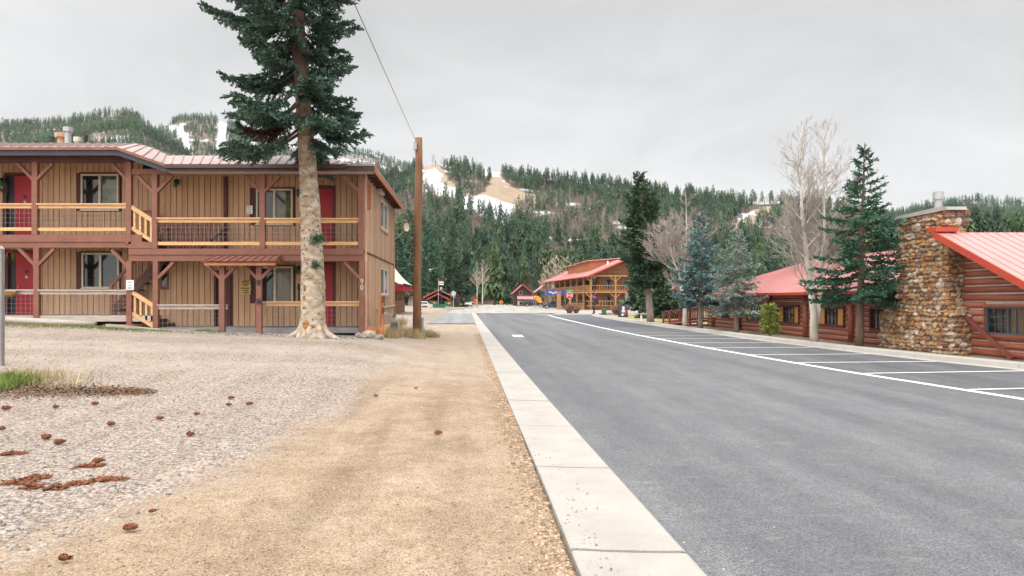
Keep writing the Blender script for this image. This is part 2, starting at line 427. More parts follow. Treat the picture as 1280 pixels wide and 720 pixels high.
# ------------------------------------------------------------------ street
STRIP_L = [(-8, .72), (0, .69), (4.1, .66), (6.9, .65), (11, .615), (20, .56), (35, .45), (48, .36), (60, .30), (88, .15)]
STRIP_R = [(-8, 1.52), (0, 1.46), (4.1, 1.42), (6.9, 1.37), (11, 1.30), (17, 1.22), (30, 1.09), (48, .93), (60, .85), (88, .66)]
LINE = [(-8, 10.9), (4, 9.98), (8, 9.56), (11.4, 9.22), (15.7, 8.69), (19.1, 8.44), (25.3, 8.07), (33, 7.86), (41, 7.82), (55, 8.0), (68, 8.28), (76, 8.6)]
KERB = [(-8, 17.2), (8, 14.5), (13, 13.75), (16.3, 13.19), (18.6, 12.76), (22.3, 12.36), (27.3, 12.1), (33, 12.03), (37.8, 12.05), (45, 12.1), (53, 12.2), (62, 12.55), (70, 13.0), (76, 13.7), (80, 14.8), (82.5, 17), (83, 21)]
def lerp(tab, y): return float(np.interp(y, [a for a, _ in tab], [b for _, b in tab]))

def asphalt(name, c, c2, c3, speck=.62, gloss=.6, scuff=.55):
    m, t, b = new_mat(name); L = t.links
    geo = _n(t, 'ShaderNodeNewGeometry')
    mp = _n(t, 'ShaderNodeMapping'); mp.inputs['Scale'].default_value = (1, .35, 1); L.new(geo.outputs['Position'], mp.inputs[0])
    n1 = _n(t, 'ShaderNodeTexNoise'); n1.inputs['Scale'].default_value = 2.2; n1.inputs['Detail'].default_value = 12; n1.inputs['Roughness'].default_value = .68
    L.new(mp.outputs[0], n1.inputs['Vector'])
    cr = _n(t, 'ShaderNodeValToRGB'); e = cr.color_ramp.elements
    e[0].position, e[0].color, e[1].position, e[1].color = .32, (*c2, 1), .68, (*c3, 1)
    k = e.new(.5); k.color = (*c, 1)
    L.new(n1.outputs['Fac'], cr.inputs[0])
    vo = _n(t, 'ShaderNodeTexVoronoi'); vo.inputs['Scale'].default_value = 95; L.new(geo.outputs['Position'], vo.inputs['Vector'])
    sc = _n(t, 'ShaderNodeSeparateColor'); L.new(vo.outputs['Color'], sc.inputs[0])
    r2 = _n(t, 'ShaderNodeValToRGB'); e = r2.color_ramp.elements
    e[0].position, e[0].color, e[1].position, e[1].color = .05, (.42, .42, .44, 1), .95, (1.75, 1.70, 1.62, 1)
    k = e.new(.55); k.color = (.96, .96, .96, 1)
    L.new(sc.outputs[0], r2.inputs[0])
    mx = _n(t, 'ShaderNodeMix', data_type='RGBA', blend_type='MULTIPLY'); mx.inputs[0].default_value = speck
    L.new(cr.outputs[0], mx.inputs[6]); L.new(r2.outputs[0], mx.inputs[7])
    mpb = _n(t, 'ShaderNodeMapping'); mpb.inputs['Scale'].default_value = (1.1, .045, 1); mpb.inputs['Rotation'].default_value = (0, 0, .03); L.new(geo.outputs['Position'], mpb.inputs[0])
    nb_ = _n(t, 'ShaderNodeTexNoise'); nb_.inputs['Scale'].default_value = 1.0; nb_.inputs['Detail'].default_value = 5; L.new(mpb.outputs[0], nb_.inputs['Vector'])
    rb_ = _n(t, 'ShaderNodeValToRGB'); e = rb_.color_ramp.elements; e[0].position, e[0].color, e[1].position, e[1].color = .35, (.80, .80, .81, 1), .65, (1.22, 1.21, 1.19, 1); L.new(nb_.outputs['Fac'], rb_.inputs[0])
    mb_ = _n(t, 'ShaderNodeMix', data_type='RGBA', blend_type='MULTIPLY'); mb_.inputs[0].default_value = 1; L.new(mx.outputs[2], mb_.inputs[6]); L.new(rb_.outputs[0], mb_.inputs[7]); mx = mb_
    # dusty wheel scuffs
    n3 = _n(t, 'ShaderNodeTexNoise'); n3.inputs['Scale'].default_value = 3.2; n3.inputs['Detail'].default_value = 10; n3.inputs['Roughness'].default_value = .75
    mp3 = _n(t, 'ShaderNodeMapping'); mp3.inputs['Scale'].default_value = (.5, 1.6, 1); L.new(geo.outputs['Position'], mp3.inputs[0]); L.new(mp3.outputs[0], n3.inputs['Vector'])
    r3 = _n(t, 'ShaderNodeValToRGB'); e = r3.color_ramp.elements
    e[0].position, e[0].color, e[1].position, e[1].color = .56, (0, 0, 0, 1), .74, (scuff, scuff, scuff, 1)
    L.new(n3.outputs['Fac'], r3.inputs[0])
    m2 = _n(t, 'ShaderNodeMix', data_type='RGBA'); L.new(r3.outputs[0], m2.inputs[0]); L.new(mx.outputs[2], m2.inputs[6]); m2.inputs[7].default_value = (.30, .27, .23, 1)
    L.new(m2.outputs[2], b.inputs['Base Color']); b.inputs['Roughness'].default_value = gloss; b.inputs['Specular IOR Level'].default_value = .5
    bn = _n(t, 'ShaderNodeBump'); bn.inputs['Strength'].default_value = .6; bn.inputs['Distance'].default_value = .008
    L.new(vo.outputs['Distance'], bn.inputs['Height']); L.new(bn.outputs[0], b.inputs['Normal'])
    return m
M['asphalt'] = asphalt('street asphalt', (.112, .116, .127), (.094, .098, .108), (.134, .137, .143))
M['asphalt_dark'] = asphalt('darker stall asphalt', (.082, .086, .097), (.066, .070, .080), (.103, .106, .114), .9)
M['asphalt_pale'] = asphalt('dusty crossing', (.31, .29, .265), (.26, .24, .22), (.36, .335, .305), .2, .9, .0)

ys = [-8, -2, 0, 2, 4, 6, 8, 10, 13, 16, 19, 22, 26, 30, 35, 40, 47, 55, 62, 70, 76]
b = MB(); b.sheet([[(lerp(STRIP_R, y) - .01, y, .004), (lerp(LINE, y), y, .004)] for y in ys] + [[(.66, 88, .004), (10.5, 88, .004)]])
struct(b.build('road', 'asphalt'))
b = MB(); b.sheet([[(lerp(LINE, y), y, .004), (lerp(KERB, y) + .02, y, .004)] for y in ys])
b.sheet([[(8.6, 76, .004), (13.72, 76, .004)], [(10.5, 82, .004), (17, 82, .004)]])
struct(b.build('parking_lot', 'asphalt_dark'))
b = MB(); b.sheet([[(-140, 88, 0), (140, 84, 0)], [(-140, 178, 0), (140, 172, 0)]]); b.sheet([[(2, 172, -.002), (12, 172, -.002)], [(5, 260, -.002), (16, 260, -.002)]])
struct(b.build('cross_street', 'asphalt_pale'))
b = MB(); b.sheet([[(-11, 48, .004), (.36, 48, .004)], [(-11, 60, .004), (.30, 60, .004)], [(-13, 87, .004), (.15, 87, .004)]])
M['asphalt_sheen'] = asphalt('driveway asphalt with painted sheen', (.20, .205, .215), (.165, .17, .18), (.24, .243, .248), .4, .7)  # lightened base colour stands for the asphalt's sheen at a grazing angle
struct(b.build('driveway', 'asphalt_sheen'))

# flush concrete strip at the left edge of the street, cast in slabs
b = MB(); y = 4.46 - 2.23 * 4
k = 0
while y < 87:
    y1 = y + 2.23; g = .016
    dz = rnd.uniform(-.004, .004)
    n = 4; rows = []
    for j in range(n + 1):
        yy = y + g + (2.23 - 2 * g) * j / n
        l, r = lerp(STRIP_L, yy), lerp(STRIP_R, yy)
        rows.append([(l, yy, -.08), (l, yy, .024 + dz), (l + .014, yy, .034 + dz), (l + (r - l) * .35, yy, .022 + dz), (l + (r - l) * .7, yy, .016 + dz), (r - .02, yy, .016 + dz), (r, yy, .006)])
    b.sheet(rows)
    b.add(rows[0], [tuple(range(6, -1, -1))]); b.add(rows[-1], [tuple(range(7))])
    y = y1
struct(b.build('concrete_strip', 'concrete'))
b = MB(); b.sheet([[(lerp(STRIP_L, yy) + .03, yy, .001), (lerp(STRIP_R, yy) - .03, yy, .001)] for yy in ys]); struct(b.build('joint_bed', 'groove' if False else 'twig_brown'))

# raised kerb behind the stalls
b = MB(); y = -8.0
while y < 82.4:
    st = 3.05 if y < 70 else .8
    y1 = min(y + st, 82.5); rows = []
    for j in range(5):
        yy = y + .006 + (y1 - y - .012) * j / 4; x = lerp(KERB, yy)
        d = (lerp(KERB, yy + .3) - lerp(KERB, yy - .3)) / .6; nn = math.hypot(1, d); ox, oy = 1 / nn, -d / nn
        def off(a, z): return (x + ox * a, yy + oy * a, z)
        rows.append([off(-.30, -.02), off(-.30, .010), off(-.02, .016), off(.02, .125), off(.045, .142), off(.36, .148), off(.40, .13), off(.40, -.06)])
    b.sheet(rows); b.add(rows[0], [tuple(range(7, -1, -1))]); b.add(rows[-1], [tuple(range(8))])
    y = y1
struct(b.build('kerb', 'concrete'))
# pale pavement past the corner, and the walk in front of the log hotel
b = MB(); b.sheet([[(9.2, 77.5, .02), (13.4, 77.2, .02)], [(10.6, 84, .02), (17.5, 83, .02)]]); b.sheet([[(17.5, 83, .02), (16.4, 76, .02)], [(70, 82, .02), (70, 74, .02)]])
struct(b.build('pavement', 'concrete_dull'))
# lawn behind the kerb beside the leaning pine
M['lawn'] = mat('thin autumn lawn', (.23, .25, .075), (.30, .23, .11), .7, .95, .4, 30)
b = MB(); b.sheet([[(12.5, 44, .05), (16.5, 44, .05)], [(12.6, 52, .06), (22, 52, .06)], [(13.0, 62, .06), (24, 63, .06)], [(13.9, 72, .05), (21, 72, .05)]])
struct(b.build('lawn', 'lawn'))

# painted markings
b = MB(); hw = .075
rows = []
for yy in np.linspace(-8, 75.5, 90):
    x = lerp(LINE, yy); rows.append([(x - .10, yy, .010), (x + .10, yy, .010)])
b.sheet(rows); struct(b.build('edge_line', 'paint_white'))
stall = [1418.0 / d for d in (130.0, 113.0, 92.5, 79.0, 69.0, 60.3)]
d0 = stall[-1]
while d0 < 47: d0 += 2.74; stall.append(d0)
stall = [stall[0] - 2.9] + stall
b = MB(); bb = MB()
for i, yy in enumerate(stall):
    x0 = lerp(LINE, yy) + .1; d = (lerp(LINE, yy + 2) - lerp(LINE, yy - 2)) / 4
    x1 = x0 + 6
    for _ in range(8):
        y1 = yy - d * (x1 - x0) * 1.3; x1 = lerp(KERB, y1) - .34
    y1 = yy - d * (x1 - x0) * 1.3
    w = .055
    tgt = bb if yy > 41.5 else b
    tgt.sheet([[(x0, yy - w, .0145), (x0, yy + w, .0145)], [((x0 + x1) / 2, (yy + y1) / 2 - w, .0145), ((x0 + x1) / 2, (yy + y1) / 2 + w, .0145)], [(x1, y1 - w, .0145), (x1, y1 + w, .0145)]])
yy = 48.5
while yy < 60:   # blue hatched bay
    x0 = lerp(LINE, yy) + .3; bb.sheet([[(x0, yy - .09, .0145), (x0, yy + .09, .0145)], [(x0 + 3.7, yy + .7, .0145), (x0 + 3.7, yy + .88, .0145)]]); yy += 1.25
struct(b.build('stall_lines', 'paint_white')); struct(bb.build('blue_stall_lines', 'paint_blue'))
b = MB(); b.sheet([[(1.95, 30.7, .0085), (2.42, 30.7, .0085)], [(1.95, 32.3, .0085), (2.42, 32.3, .0085)]])
b.sheet([[(-5.9, 49, .0085), (-5.78, 49, .0085)], [(-6.6, 72, .0085), (-6.48, 72, .0085)]])
for k in range(3): b.sheet([[(-6.0 - k * .1, 60 + k * 6, .0085), (-6.0 - k * .1, 60.15 + k * 6, .0085)], [(-2.0, 60 + k * 6, .0085), (-2.0, 60.15 + k * 6, .0085)]])
b.sheet([[(.95, 87.3, .0085), (8.8, 87.0, .0085)], [(.95, 87.8, .0085), (8.8, 87.5, .0085)]])
b.sheet([[(7.2, 80, .0085), (10.2, 77.5, .0085)], [(7.5, 80.3, .0085), (10.4, 77.8, .0085)]])
struct(b.build('road_marking', 'paint_white'))

# ------------------------------------------------------------------ hills
def inpoly(px, py, poly):
    px = np.asarray(px); py = np.asarray(py); ins = np.zeros(px.shape, bool)
    n = len(poly)
    for i in range(n):
        x0, y0 = poly[i]; x1, y1 = poly[(i + 1) % n]
        c = ((y0 > py) != (y1 > py)) & (px < (x1 - x0) * (py - y0) / ((y1 - y0) if y1 != y0 else 1e-9) + x0)
        ins ^= c
    return ins
def vnoise(X, Y, sc, seed=0):
    """smooth value noise"""
    r = np.random.default_rng(seed); T = r.random((256, 256))
    x, y = X / sc + 1000, Y / sc + 1000
    xi, yi = np.floor(x).astype(int), np.floor(y).astype(int); fx, fy = x - xi, y - yi
    fx = fx * fx * (3 - 2 * fx); fy = fy * fy * (3 - 2 * fy)
    g = lambda a, b_: T[a % 256, b_ % 256]
    return (g(xi, yi) * (1 - fx) + g(xi + 1, yi) * fx) * (1 - fy) + (g(xi, yi + 1) * (1 - fx) + g(xi + 1, yi + 1) * fx) * fy
def fbm(X, Y, sc, seed=0): return .55 * vnoise(X, Y, sc, seed) + .3 * vnoise(X, Y, sc / 2.3, seed + 1) + .15 * vnoise(X, Y, sc / 5, seed + 2)

class Hill:
    def __init__(s, name, px, ridge, Y0, Y1, power, rough, seed, tan, snow):
        s.name, s.px, s.ridge, s.Y0, s.Y1, s.power, s.rough, s.seed = name, px, ridge, Y0, Y1, power, rough, seed
        s.tan, s.snow = tan, snow
    def surf(s, px, t):
        Y0 = s.Y0; Yr = s.Y1
        ridge = np.interp(px, [a for a, _ in s.ridge], [b_ for _, b_ in s.ridge])
        H = (VY - ridge) / F * Yr + EYE
        Y = Y0 + (Yr - Y0) * t
        h = np.where(t <= 1, H * np.clip(t, 0, 1) ** s.power, H * (1 - .55 * np.clip(t - 1, 0, 2)))
        X = (px - VX) / F * Y
        h = h + s.rough * (fbm(X, Y, 90, s.seed) - .5) * np.clip(t * 4, 0, 1) * np.clip(np.abs(1 - t) * 5, .15, 1) - 2.0 * (t < .001)
        return X, Y, h
    def masks(s, X, Y, Z):
        px = VX + F * X / Y; py = VY - F * (Z - EYE) / Y
        c = np.zeros(px.shape); sn = np.zeros(px.shape)
        for p in s.tan: c = np.maximum(c, inpoly(px + 5 * (vnoise(X, Y, 12, 5) - .5), py + 4 * (vnoise(X, Y, 12, 6) - .5), p))
        for p in s.snow: sn = np.maximum(sn, inpoly(px + 6 * (vnoise(X, Y, 12, 7) - .5), py + 5 * (vnoise(X, Y, 12, 8) - .5), p))
        return c, sn
    def build(s, m, step=3.0, nt=130):
        px = np.arange(s.px[0], s.px[1] + .1, step); t = np.concatenate([np.linspace(0, 1, nt), np.linspace(1.03, 1.8, 8)])
        P_, T_ = np.meshgrid(px, t); X, Y, Z = s.surf(P_, T_)
        c, sn = s.masks(X, Y, Z)
        v = np.stack([X.ravel(), Y.ravel(), Z.ravel()], 1); nx, ny = len(px), len(t)
        i = (np.arange(ny - 1)[:, None] * nx + np.arange(nx - 1)[None, :]).ravel()
        q = np.stack([i, i + 1, i + nx + 1, i + nx], 1)
        return struct(np_mesh(s.name, v, quads=q, m=m, smooth=True, attrs={'clearing': c.ravel(), 'snow': sn.ravel()}))
def hill_mat(name, base, base2, tan, snow_amt, tint=(.56, .58, .61)):
    m, t, b = new_mat(name); L = t.links
    geo = _n(t, 'ShaderNodeNewGeometry')
    def nz(sc, det=8, rough=.65):
        n = _n(t, 'ShaderNodeTexNoise'); n.inputs['Scale'].default_value = sc; n.inputs['Detail'].default_value = det; n.inputs['Roughness'].default_value = rough
        L.new(geo.outputs['Position'], n.inputs['Vector']); return n.outputs['Fac']
    def rp(f, p0, c0, p1, c1):
        c = _n(t, 'ShaderNodeValToRGB'); e = c.color_ramp.elements
        e[0].position, e[0].color, e[1].position, e[1].color = p0, (*c0, 1), p1, (*c1, 1); L.new(f, c.inputs[0]); return c.outputs[0]
    def mx(f, a, b_):
        n = _n(t, 'ShaderNodeMix', data_type='RGBA'); L.new(f, n.inputs[0]); L.new(a, n.inputs[6]); L.new(b_, n.inputs[7]); return n.outputs[2]
    A = _n(t, 'ShaderNodeAttribute'); A.attribute_name = 'clearing'; B = _n(t, 'ShaderNodeAttribute'); B.attribute_name = 'snow'
    ground_c = rp(nz(.06), .3, base2, .7, base)
    tan_c = rp(nz(.09), .3, tan, .72, tuple(x * 1.35 for x in tan))
    snow_c = rp(nz(.2), .25, tuple(x * .9 for x in tint), .6, tint)
    sf = rp(nz(.035), snow_amt - .015, (0, 0, 0), snow_amt + .02, (1, 1, 1))
    col = mx(sf, ground_c, snow_c)
    tf = rp(nz(.05), .60, (0, 0, 0), .66, (.85, .85, .85))
    col = mx(A.outputs['Fac'], col, mx(tf, tan_c, snow_c))
    bf = rp(nz(.11, 9, .75), .38, (.0, .0, .0), .47, (1, 1, 1))
    mm = _n(t, 'ShaderNodeMath', operation='MULTIPLY'); L.new(B.outputs['Fac'], mm.inputs[0]); L.new(bf, mm.inputs[1])
    col = mx(mm.outputs[0], col, snow_c)
    L.new(col, b.inputs['Base Color']); b.inputs['Roughness'].default_value = .95; b.inputs['Specular IOR Level'].default_value = .2
    return m
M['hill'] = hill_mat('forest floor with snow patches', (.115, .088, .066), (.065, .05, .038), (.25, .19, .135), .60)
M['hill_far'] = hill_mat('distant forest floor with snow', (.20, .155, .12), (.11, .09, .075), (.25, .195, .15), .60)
M['hill_snow'] = hill_mat('snowy mountain flank', (.24, .22, .21), (.15, .14, .14), (.4, .33, .26), .55)
RUN_A = [(531, 208), (552, 207), (557, 218), (562, 226), (578, 238), (598, 247), (604, 256), (575, 250), (552, 246), (528, 238), (526, 225)]
RUN_A_SNOW = [(530, 214), (545, 210), (553, 218), (548, 226), (560, 234), (575, 240), (575, 250), (552, 246), (530, 236)]
RUN_B = [(600, 215), (626, 216), (630, 227), (652, 238), (676, 250), (668, 258), (652, 258), (640, 272), (620, 270), (600, 258), (585, 250), (604, 240), (612, 230)]
RUN_B_SNOW = [(601, 214), (626, 214), (625, 219), (603, 219)]
RUN_B_SNOW2 = [(578, 246), (606, 244), (622, 250), (642, 256), (640, 272), (632, 284), (610, 272), (590, 262), (572, 262)]
RUN_C = [(914, 288), (926, 272), (945, 260), (972, 257), (980, 266), (962, 280), (940, 292), (918, 300)]
RUN_C_SNOW = [(922, 278), (931, 268), (940, 262), (943, 264), (934, 271), (926, 281)]
ski = Hill('ski_hill', (300, 1420), [(300, 300), (380, 262), (430, 236), (470, 220), (520, 210), (545, 206), (560, 210), (600, 214), (625, 216), (645, 222), (690, 224), (740, 230), (800, 240), (850, 244), (900, 250), (950, 256), (985, 254), (1020, 258), (1060, 268), (1130, 276), (1200, 287), (1300, 297), (1420, 315)],
           250, 640, .96, 16, 3, [RUN_A, RUN_B, RUN_C], [RUN_A_SNOW, RUN_B_SNOW, RUN_B_SNOW2, RUN_C_SNOW])
left = Hill('left_hill', (-900, 330), [(-900, 330), (-600, 240), (-350, 190), (-160, 168), (0, 160), (60, 157), (100, 152), (130, 145), (165, 146), (185, 160), (205, 176), (250, 205), (330, 250)],
            330, 980, 1.0, 34, 13, [[(105, 172), (150, 170), (155, 180), (100, 182)]], [[(128, 149), (162, 152), (158, 156), (124, 154)], [(138, 170), (165, 168), (162, 177), (142, 180)]])
notch = Hill('notch_hill', (150, 480), [(150, 200), (180, 178), (200, 163), (225, 150), (262, 149), (300, 160), (350, 182), (420, 215), (480, 240)],
             420, 1350, 1.0, 40, 23, [], [[(198, 156), (225, 158), (236, 170), (240, 186), (236, 200), (226, 200), (229, 180), (218, 168), (200, 160)], [(272, 150), (284, 150), (285, 200), (270, 200)]])
snowm = Hill('snowy_mountain', (280, 700), [(280, 190), (340, 178), (400, 183), (445, 188), (470, 193), (500, 203), (540, 216), (600, 232), (700, 262)],
             500, 1900, 1.0, 50, 33, [], [])
right = Hill('right_hill', (1040, 2000), [(1040, 300), (1100, 278), (1140, 263), (1180, 258), (1215, 254), (1250, 256), (1280, 259), (1360, 250), (1480, 258), (1700, 290), (2000, 350)],
             420, 1150, 1.0, 40, 43, [], [])
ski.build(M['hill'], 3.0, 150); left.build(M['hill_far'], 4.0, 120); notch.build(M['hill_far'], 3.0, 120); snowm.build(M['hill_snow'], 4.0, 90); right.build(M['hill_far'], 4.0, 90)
# ------------------------------------------------------------------ motel
DF, DW, DB = 22.5, 24.1, 31.2          # porch front, front wall, back wall
XR = ax(455, DF)                        # right side wall
XL = ax(-205, DF)
wx = lambda px: ax(px, DW); wz = lambda py: az(py, DW)
fx = lambda px: ax(px, DF); fz = lambda py: az(py, DF)
XS = wx(178)                            # where the floor level steps, on the wall
LF, LU = 1.15, 3.80                     # left floors
RF, RU = .74, 3.34                      # right floors
motel = thing('motel', 'two storey tan board and batten motel with balconies and red doors', 'building', (-9.0, 26.0, 0))

def cells(x0, x1, z0, z1, holes):
    xs = sorted({x0, x1, *[h for q in holes for h in q[:2] if x0 < h < x1]}); zs = sorted({z0, z1, *[h for q in holes for h in q[2:] if z0 < h < z1]})
    out = []
    for a, b_ in zip(xs, xs[1:]):
        for c, d in zip(zs, zs[1:]):
            mx_, mz = (a + b_) / 2, (c + d) / 2
            if any(q[0] < mx_ < q[1] and q[2] < mz < q[3] for q in holes): continue
            out.append((a, b_, c, d))
    return out
def board_wall(mb_back, mb_board, x0, x1, z0, z1, holes, put, pitch=.2, gap=.022):
    """put(mb, a0, a1, depth0, depth1, z0, z1) lays a box on the wall's plane"""
    for a, b_, c, d in cells(x0, x1, z0, z1, holes): put(mb_back, a, b_, .02, .14, c, d)
    x = x0
    while x < x1 - .02:
        a, b_ = x + gap / 2, min(x + pitch - gap / 2, x1)
        segs = [(z0, z1)]
        for q in holes:
            if q[0] < b_ and q[1] > a:
                if q[0] <= a + .02 and q[1] >= b_ - .02 or True:
                    ns = []
                    for s0, s1 in segs:
                        if q[3] <= s0 or q[2] >= s1: ns.append((s0, s1)); continue
                        if q[2] > s0: ns.append((s0, q[2]))
                        if q[3] < s1: ns.append((q[3], s1))
                    segs = ns
        for s0, s1 in segs: put(mb_board, a, b_, 0, .0199, s0, s1)
        x += pitch
fput = lambda mb, a0, a1, d0, d1, z0, z1: mb.box(a0, a1, DW + d0, DW + d1, z0, z1)
sput = lambda mb, a0, a1, d0, d1, z0, z1: mb.box(XR - d0, XR - d1, a0, a1, z0, z1)

WIN = [  # px outer left, right, top, bottom of the dark trim, glass
    (99, 150.5, 215.5, 264.5, 'glass', 'glass_green'), (100, 151, 314, 362, 'glass', 'glass'),
    (-100, -48, 215.5, 264.5, 'glass', 'glass_green'), (-100, -48, 314, 362, 'glass', 'glass'),
    (318, 368, 234, 282.5, 'glass', 'glass_green'), (318.5, 368.5, 331, 380, 'glass', 'curtain')]
DOORS = [(8, 42, 219, LU, 'red_door', 17), (10, 44, 316, LF, 'red_door', 19), (386, 417, 235, RU, 'red_door', 390), (386, 417, 331, RF, 'red_door', 390), (270, 286, 341, RF, 'dark_wood', 271)]
holes = []
for l, r, tp, bt, *_ in WIN: holes.append((wx(l) + .02, wx(r) - .02, wz(bt) + .02, wz(tp) - .02))
for l, r, tp, z, *_ in DOORS: holes.append((wx(l), wx(r), z - .02, wz(tp)))
bk, bd = MB(), MB()
board_wall(bk, bd, XL, XS, LF - .1, 6.55, [h for h in holes if h[0] < XS], fput)
board_wall(bk, bd, XS, XR - .16, RF - .1, 6.15, [h for h in holes if h[0] > XS], fput)
sh = [(26.55, 28.85, 4.5, 5.62), (26.55, 29.05, 1.87, 2.93)]
bk2, bd2 = MB(), MB()
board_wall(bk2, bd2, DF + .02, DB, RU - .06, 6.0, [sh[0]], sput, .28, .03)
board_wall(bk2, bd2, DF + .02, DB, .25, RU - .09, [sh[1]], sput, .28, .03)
bk2.box(XR + .004, XR + .028, DF, DB, RU - .10, RU - .05)      # belt flashing
# back and far left closing walls
bk.box(XL, XR - .16, DB - .12, DB, .2, 6.0); bk.box(XL, XL + .1, DW + .15, DB - .13, .2, 6.0)
wf = bd.build('wall', 'siding', motel); bk.build('wall_backing', 'groove', motel)
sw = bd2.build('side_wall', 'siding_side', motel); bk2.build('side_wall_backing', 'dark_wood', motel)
b = MB(); b.box(XL, XR - .17, DW + .5, DW + .55, .3, 6.0); b.build('inner_wall', 'black', motel)

def window(l, r, tp, bt, g1, g2):
    x0, x1, z0, z1 = wx(l), wx(r), wz(bt), wz(tp)
    w_ = .055
    f = MB(); y0, y1 = DW - .035, DW + .05
    f.box(x0, x1, y0, y1, z1 - w_, z1); f.box(x0, x0 + w_, y0, y1, z0, z1 - w_ - .001); f.box(x1 - w_, x1, y0, y1, z0, z1 - w_ - .001); f.box(x0 + w_ + .001, x1 - w_ - .001, y0, y1, z0, z0 + .035)
    o = f.build('window', 'trim_dark', motel)
    x0 += w_ + .002; x1 -= w_ + .002; z1 -= w_ + .002; z0 += .037
    f = MB(); c = .065; xm = (x0 + x1) / 2; y0, y1 = DW - .02, DW + .07
    f.box(x0, x1, y0, y1, z1 - c, z1); f.box(x0, x1, y0, y1, z0, z0 + c); f.box(x0, x0 + c, y0, y1, z0 + c, z1 - c); f.box(x1 - c, x1, y0, y1, z0 + c, z1 - c); f.box(xm - .04, xm + .04, y0 - .006, y1, z0 + c, z1 - c)
    f.box(x0 - .03, x1 + .03, y0 - .03, y0 - .001, z0 - .02, z0 + .015)
    f.build('frame', 'cream', o)
    for a, b_, g in ((x0 + c, xm - .04, g1), (xm + .04, x1 - c, g2)):
        p = MB(); p.box(a, b_, DW + .035, DW + .045, z0 + c, z1 - c); p.build('pane', g, o)
for q in WIN: window(*q)
def door(l, r, tp, z, m, dl):
    x0, x1, z1 = wx(l), wx(r), wz(tp)
    f = MB(); f.box(x0 - .07, x1 + .07, DW - .03, DW - .002, z1, z1 + .09); f.box(x0 - .07, x0 + .01, DW - .03, DW + .1, z, z1 - .001); f.box(x1 - .02, x1 + .07, DW - .03, DW + .1, z, z1 - .001)
    o = f.build('door_frame', 'trim_dark', motel)
    xa = wx(dl)
    if xa - x0 > .08:
        b = MB(); b.box(x0 + .012, xa - .002, DW + .06, DW + .09, z, z1 - .002); b.build('recess_shade', 'black', o)  # black strip put in for the shade of the jamb recess
    d = MB(); d.box(xa, x1 - .022, DW + .05, DW + .09, z + .01, z1 - .01)
    w_ = x1 - .022 - xa
    y = DW + .046
    for i in range(2):
        for j, (a, c) in enumerate(((.08, .45), (.5, .93))):
            px0 = xa + w_ * (.12 + .42 * i); h = z1 - z
            d.box(px0, px0 + w_ * .34, y, DW + .0499, z + h * a, z + h * c)
    o2 = d.build('door', m, o)
    k = MB(); k.blob((xa + .1, DW + .02, z + .98), .035); k.build('handle', 'grey_metal', o2)
    if m == 'red_door' and l < 100:
        k = MB(); k.cyl(0, 0, 0, .02, .055); k.v = [(p[0] + (xa + x1) / 2 + .02, DW + .045 - p[2], p[1] + z + 1.52) for p in k.v]; k.build('peephole', 'black', o2)
        k = MB(); k.prism([(-.06, 0), (0, -.06), (.06, 0), (0, .06)], .012); k.v = [(p[0] + (xa + x1) / 2 + .02, DW + .034 + p[1], p[2] + z + 1.32) for p in k.v]; k.build('door_notice', 'off_white', o2)
for q in DOORS: door(*q)
def side_window(y0, y1, z0, z1):
    f = MB(); w_ = .09
    x0, x1 = XR - .05, XR + .04
    f.box(x0, x1, y0 - w_, y1 + w_, z1, z1 + w_); f.box(x0, x1, y0 - w_, y1 + w_, z0 - w_, z0); f.box(x0, x1, y0 - w_, y0, z0, z1); f.box(x0, x1, y1, y1 + w_, z0, z1)
    o = f.build('window', 'siding_side', motel)
    f = MB(); c = .06; ym = y0 + (y1 - y0) * .5; x0, x1 = XR - .05, XR + .025
    f.box(x0, x1, y0, y1, z1 - c, z1); f.box(x0, x1, y0, y1, z0, z0 + c); f.box(x0, x1, y0, y0 + c, z0 + c, z1 - c); f.box(x0, x1, y1 - c, y1, z0 + c, z1 - c); f.box(x0, x1, ym - .04, ym + .04, z0 + c, z1 - c)
    f.build('frame', 'white_frame', o)
    for a, b_, g in ((y0 + c, ym - .04, 'glass'), (ym + .04, y1 - c, 'glass_green')):
        p = MB(); p.box(XR - .045, XR - .02, a, b_, z0 + c, z1 - c); p.build('pane', g, o)
for q in sh: side_window(*q)
b = MB(); b.box(XR + .03, XR + .09, DF + .02, DF + .11, .45, 6.0); b.box(XR - .03, XR + .05, DB - .1, DB + .02, .2, 6.0); b.build('corner_board', 'siding_side', motel)
b = MB(); b.box(XR + .002, XR + .17, 25.75, 26.6, 5.72, 6.02); b.build('vent_box', 'off_white', motel)
b = MB(); b.box(XR + .002, XR + .07, 23.1, 23.2, 4.75, 5.6); b.box(XR + .002, XR + .1, 23.35, 23.43, 4.75, 5.6); b.box(XR + .002, XR + .05, 23.2, 23.35, 4.8, 5.5); b.build('wall_vent', 'orange_wood', motel)
b = MB(); b.box(XR + .002, XR + .08, 23.0, 23.32, 1.0, 2.95); b.build('downspout_box', 'siding_side', motel)
b = MB(); b.beam((XR + .06, 25.2, 1.35), (XR + .06, 31.1, 1.42), .05, .05); b.tube([(XR + .08, 26.8, 1.5), (XR + .08, 26.8, 1.15), (XR + .08, 27.6, 1.15)], .025, 6); b.build('gas_pipe', 'off_white', motel)
b = MB(); b.box(XR + .002, XR + .1, 26.9, 27.08, 1.6, 1.82); b.cyl(XR + .06, 27.0, 1.42, 1.55, .06); b.build('meter_socket', 'black_plastic', motel)

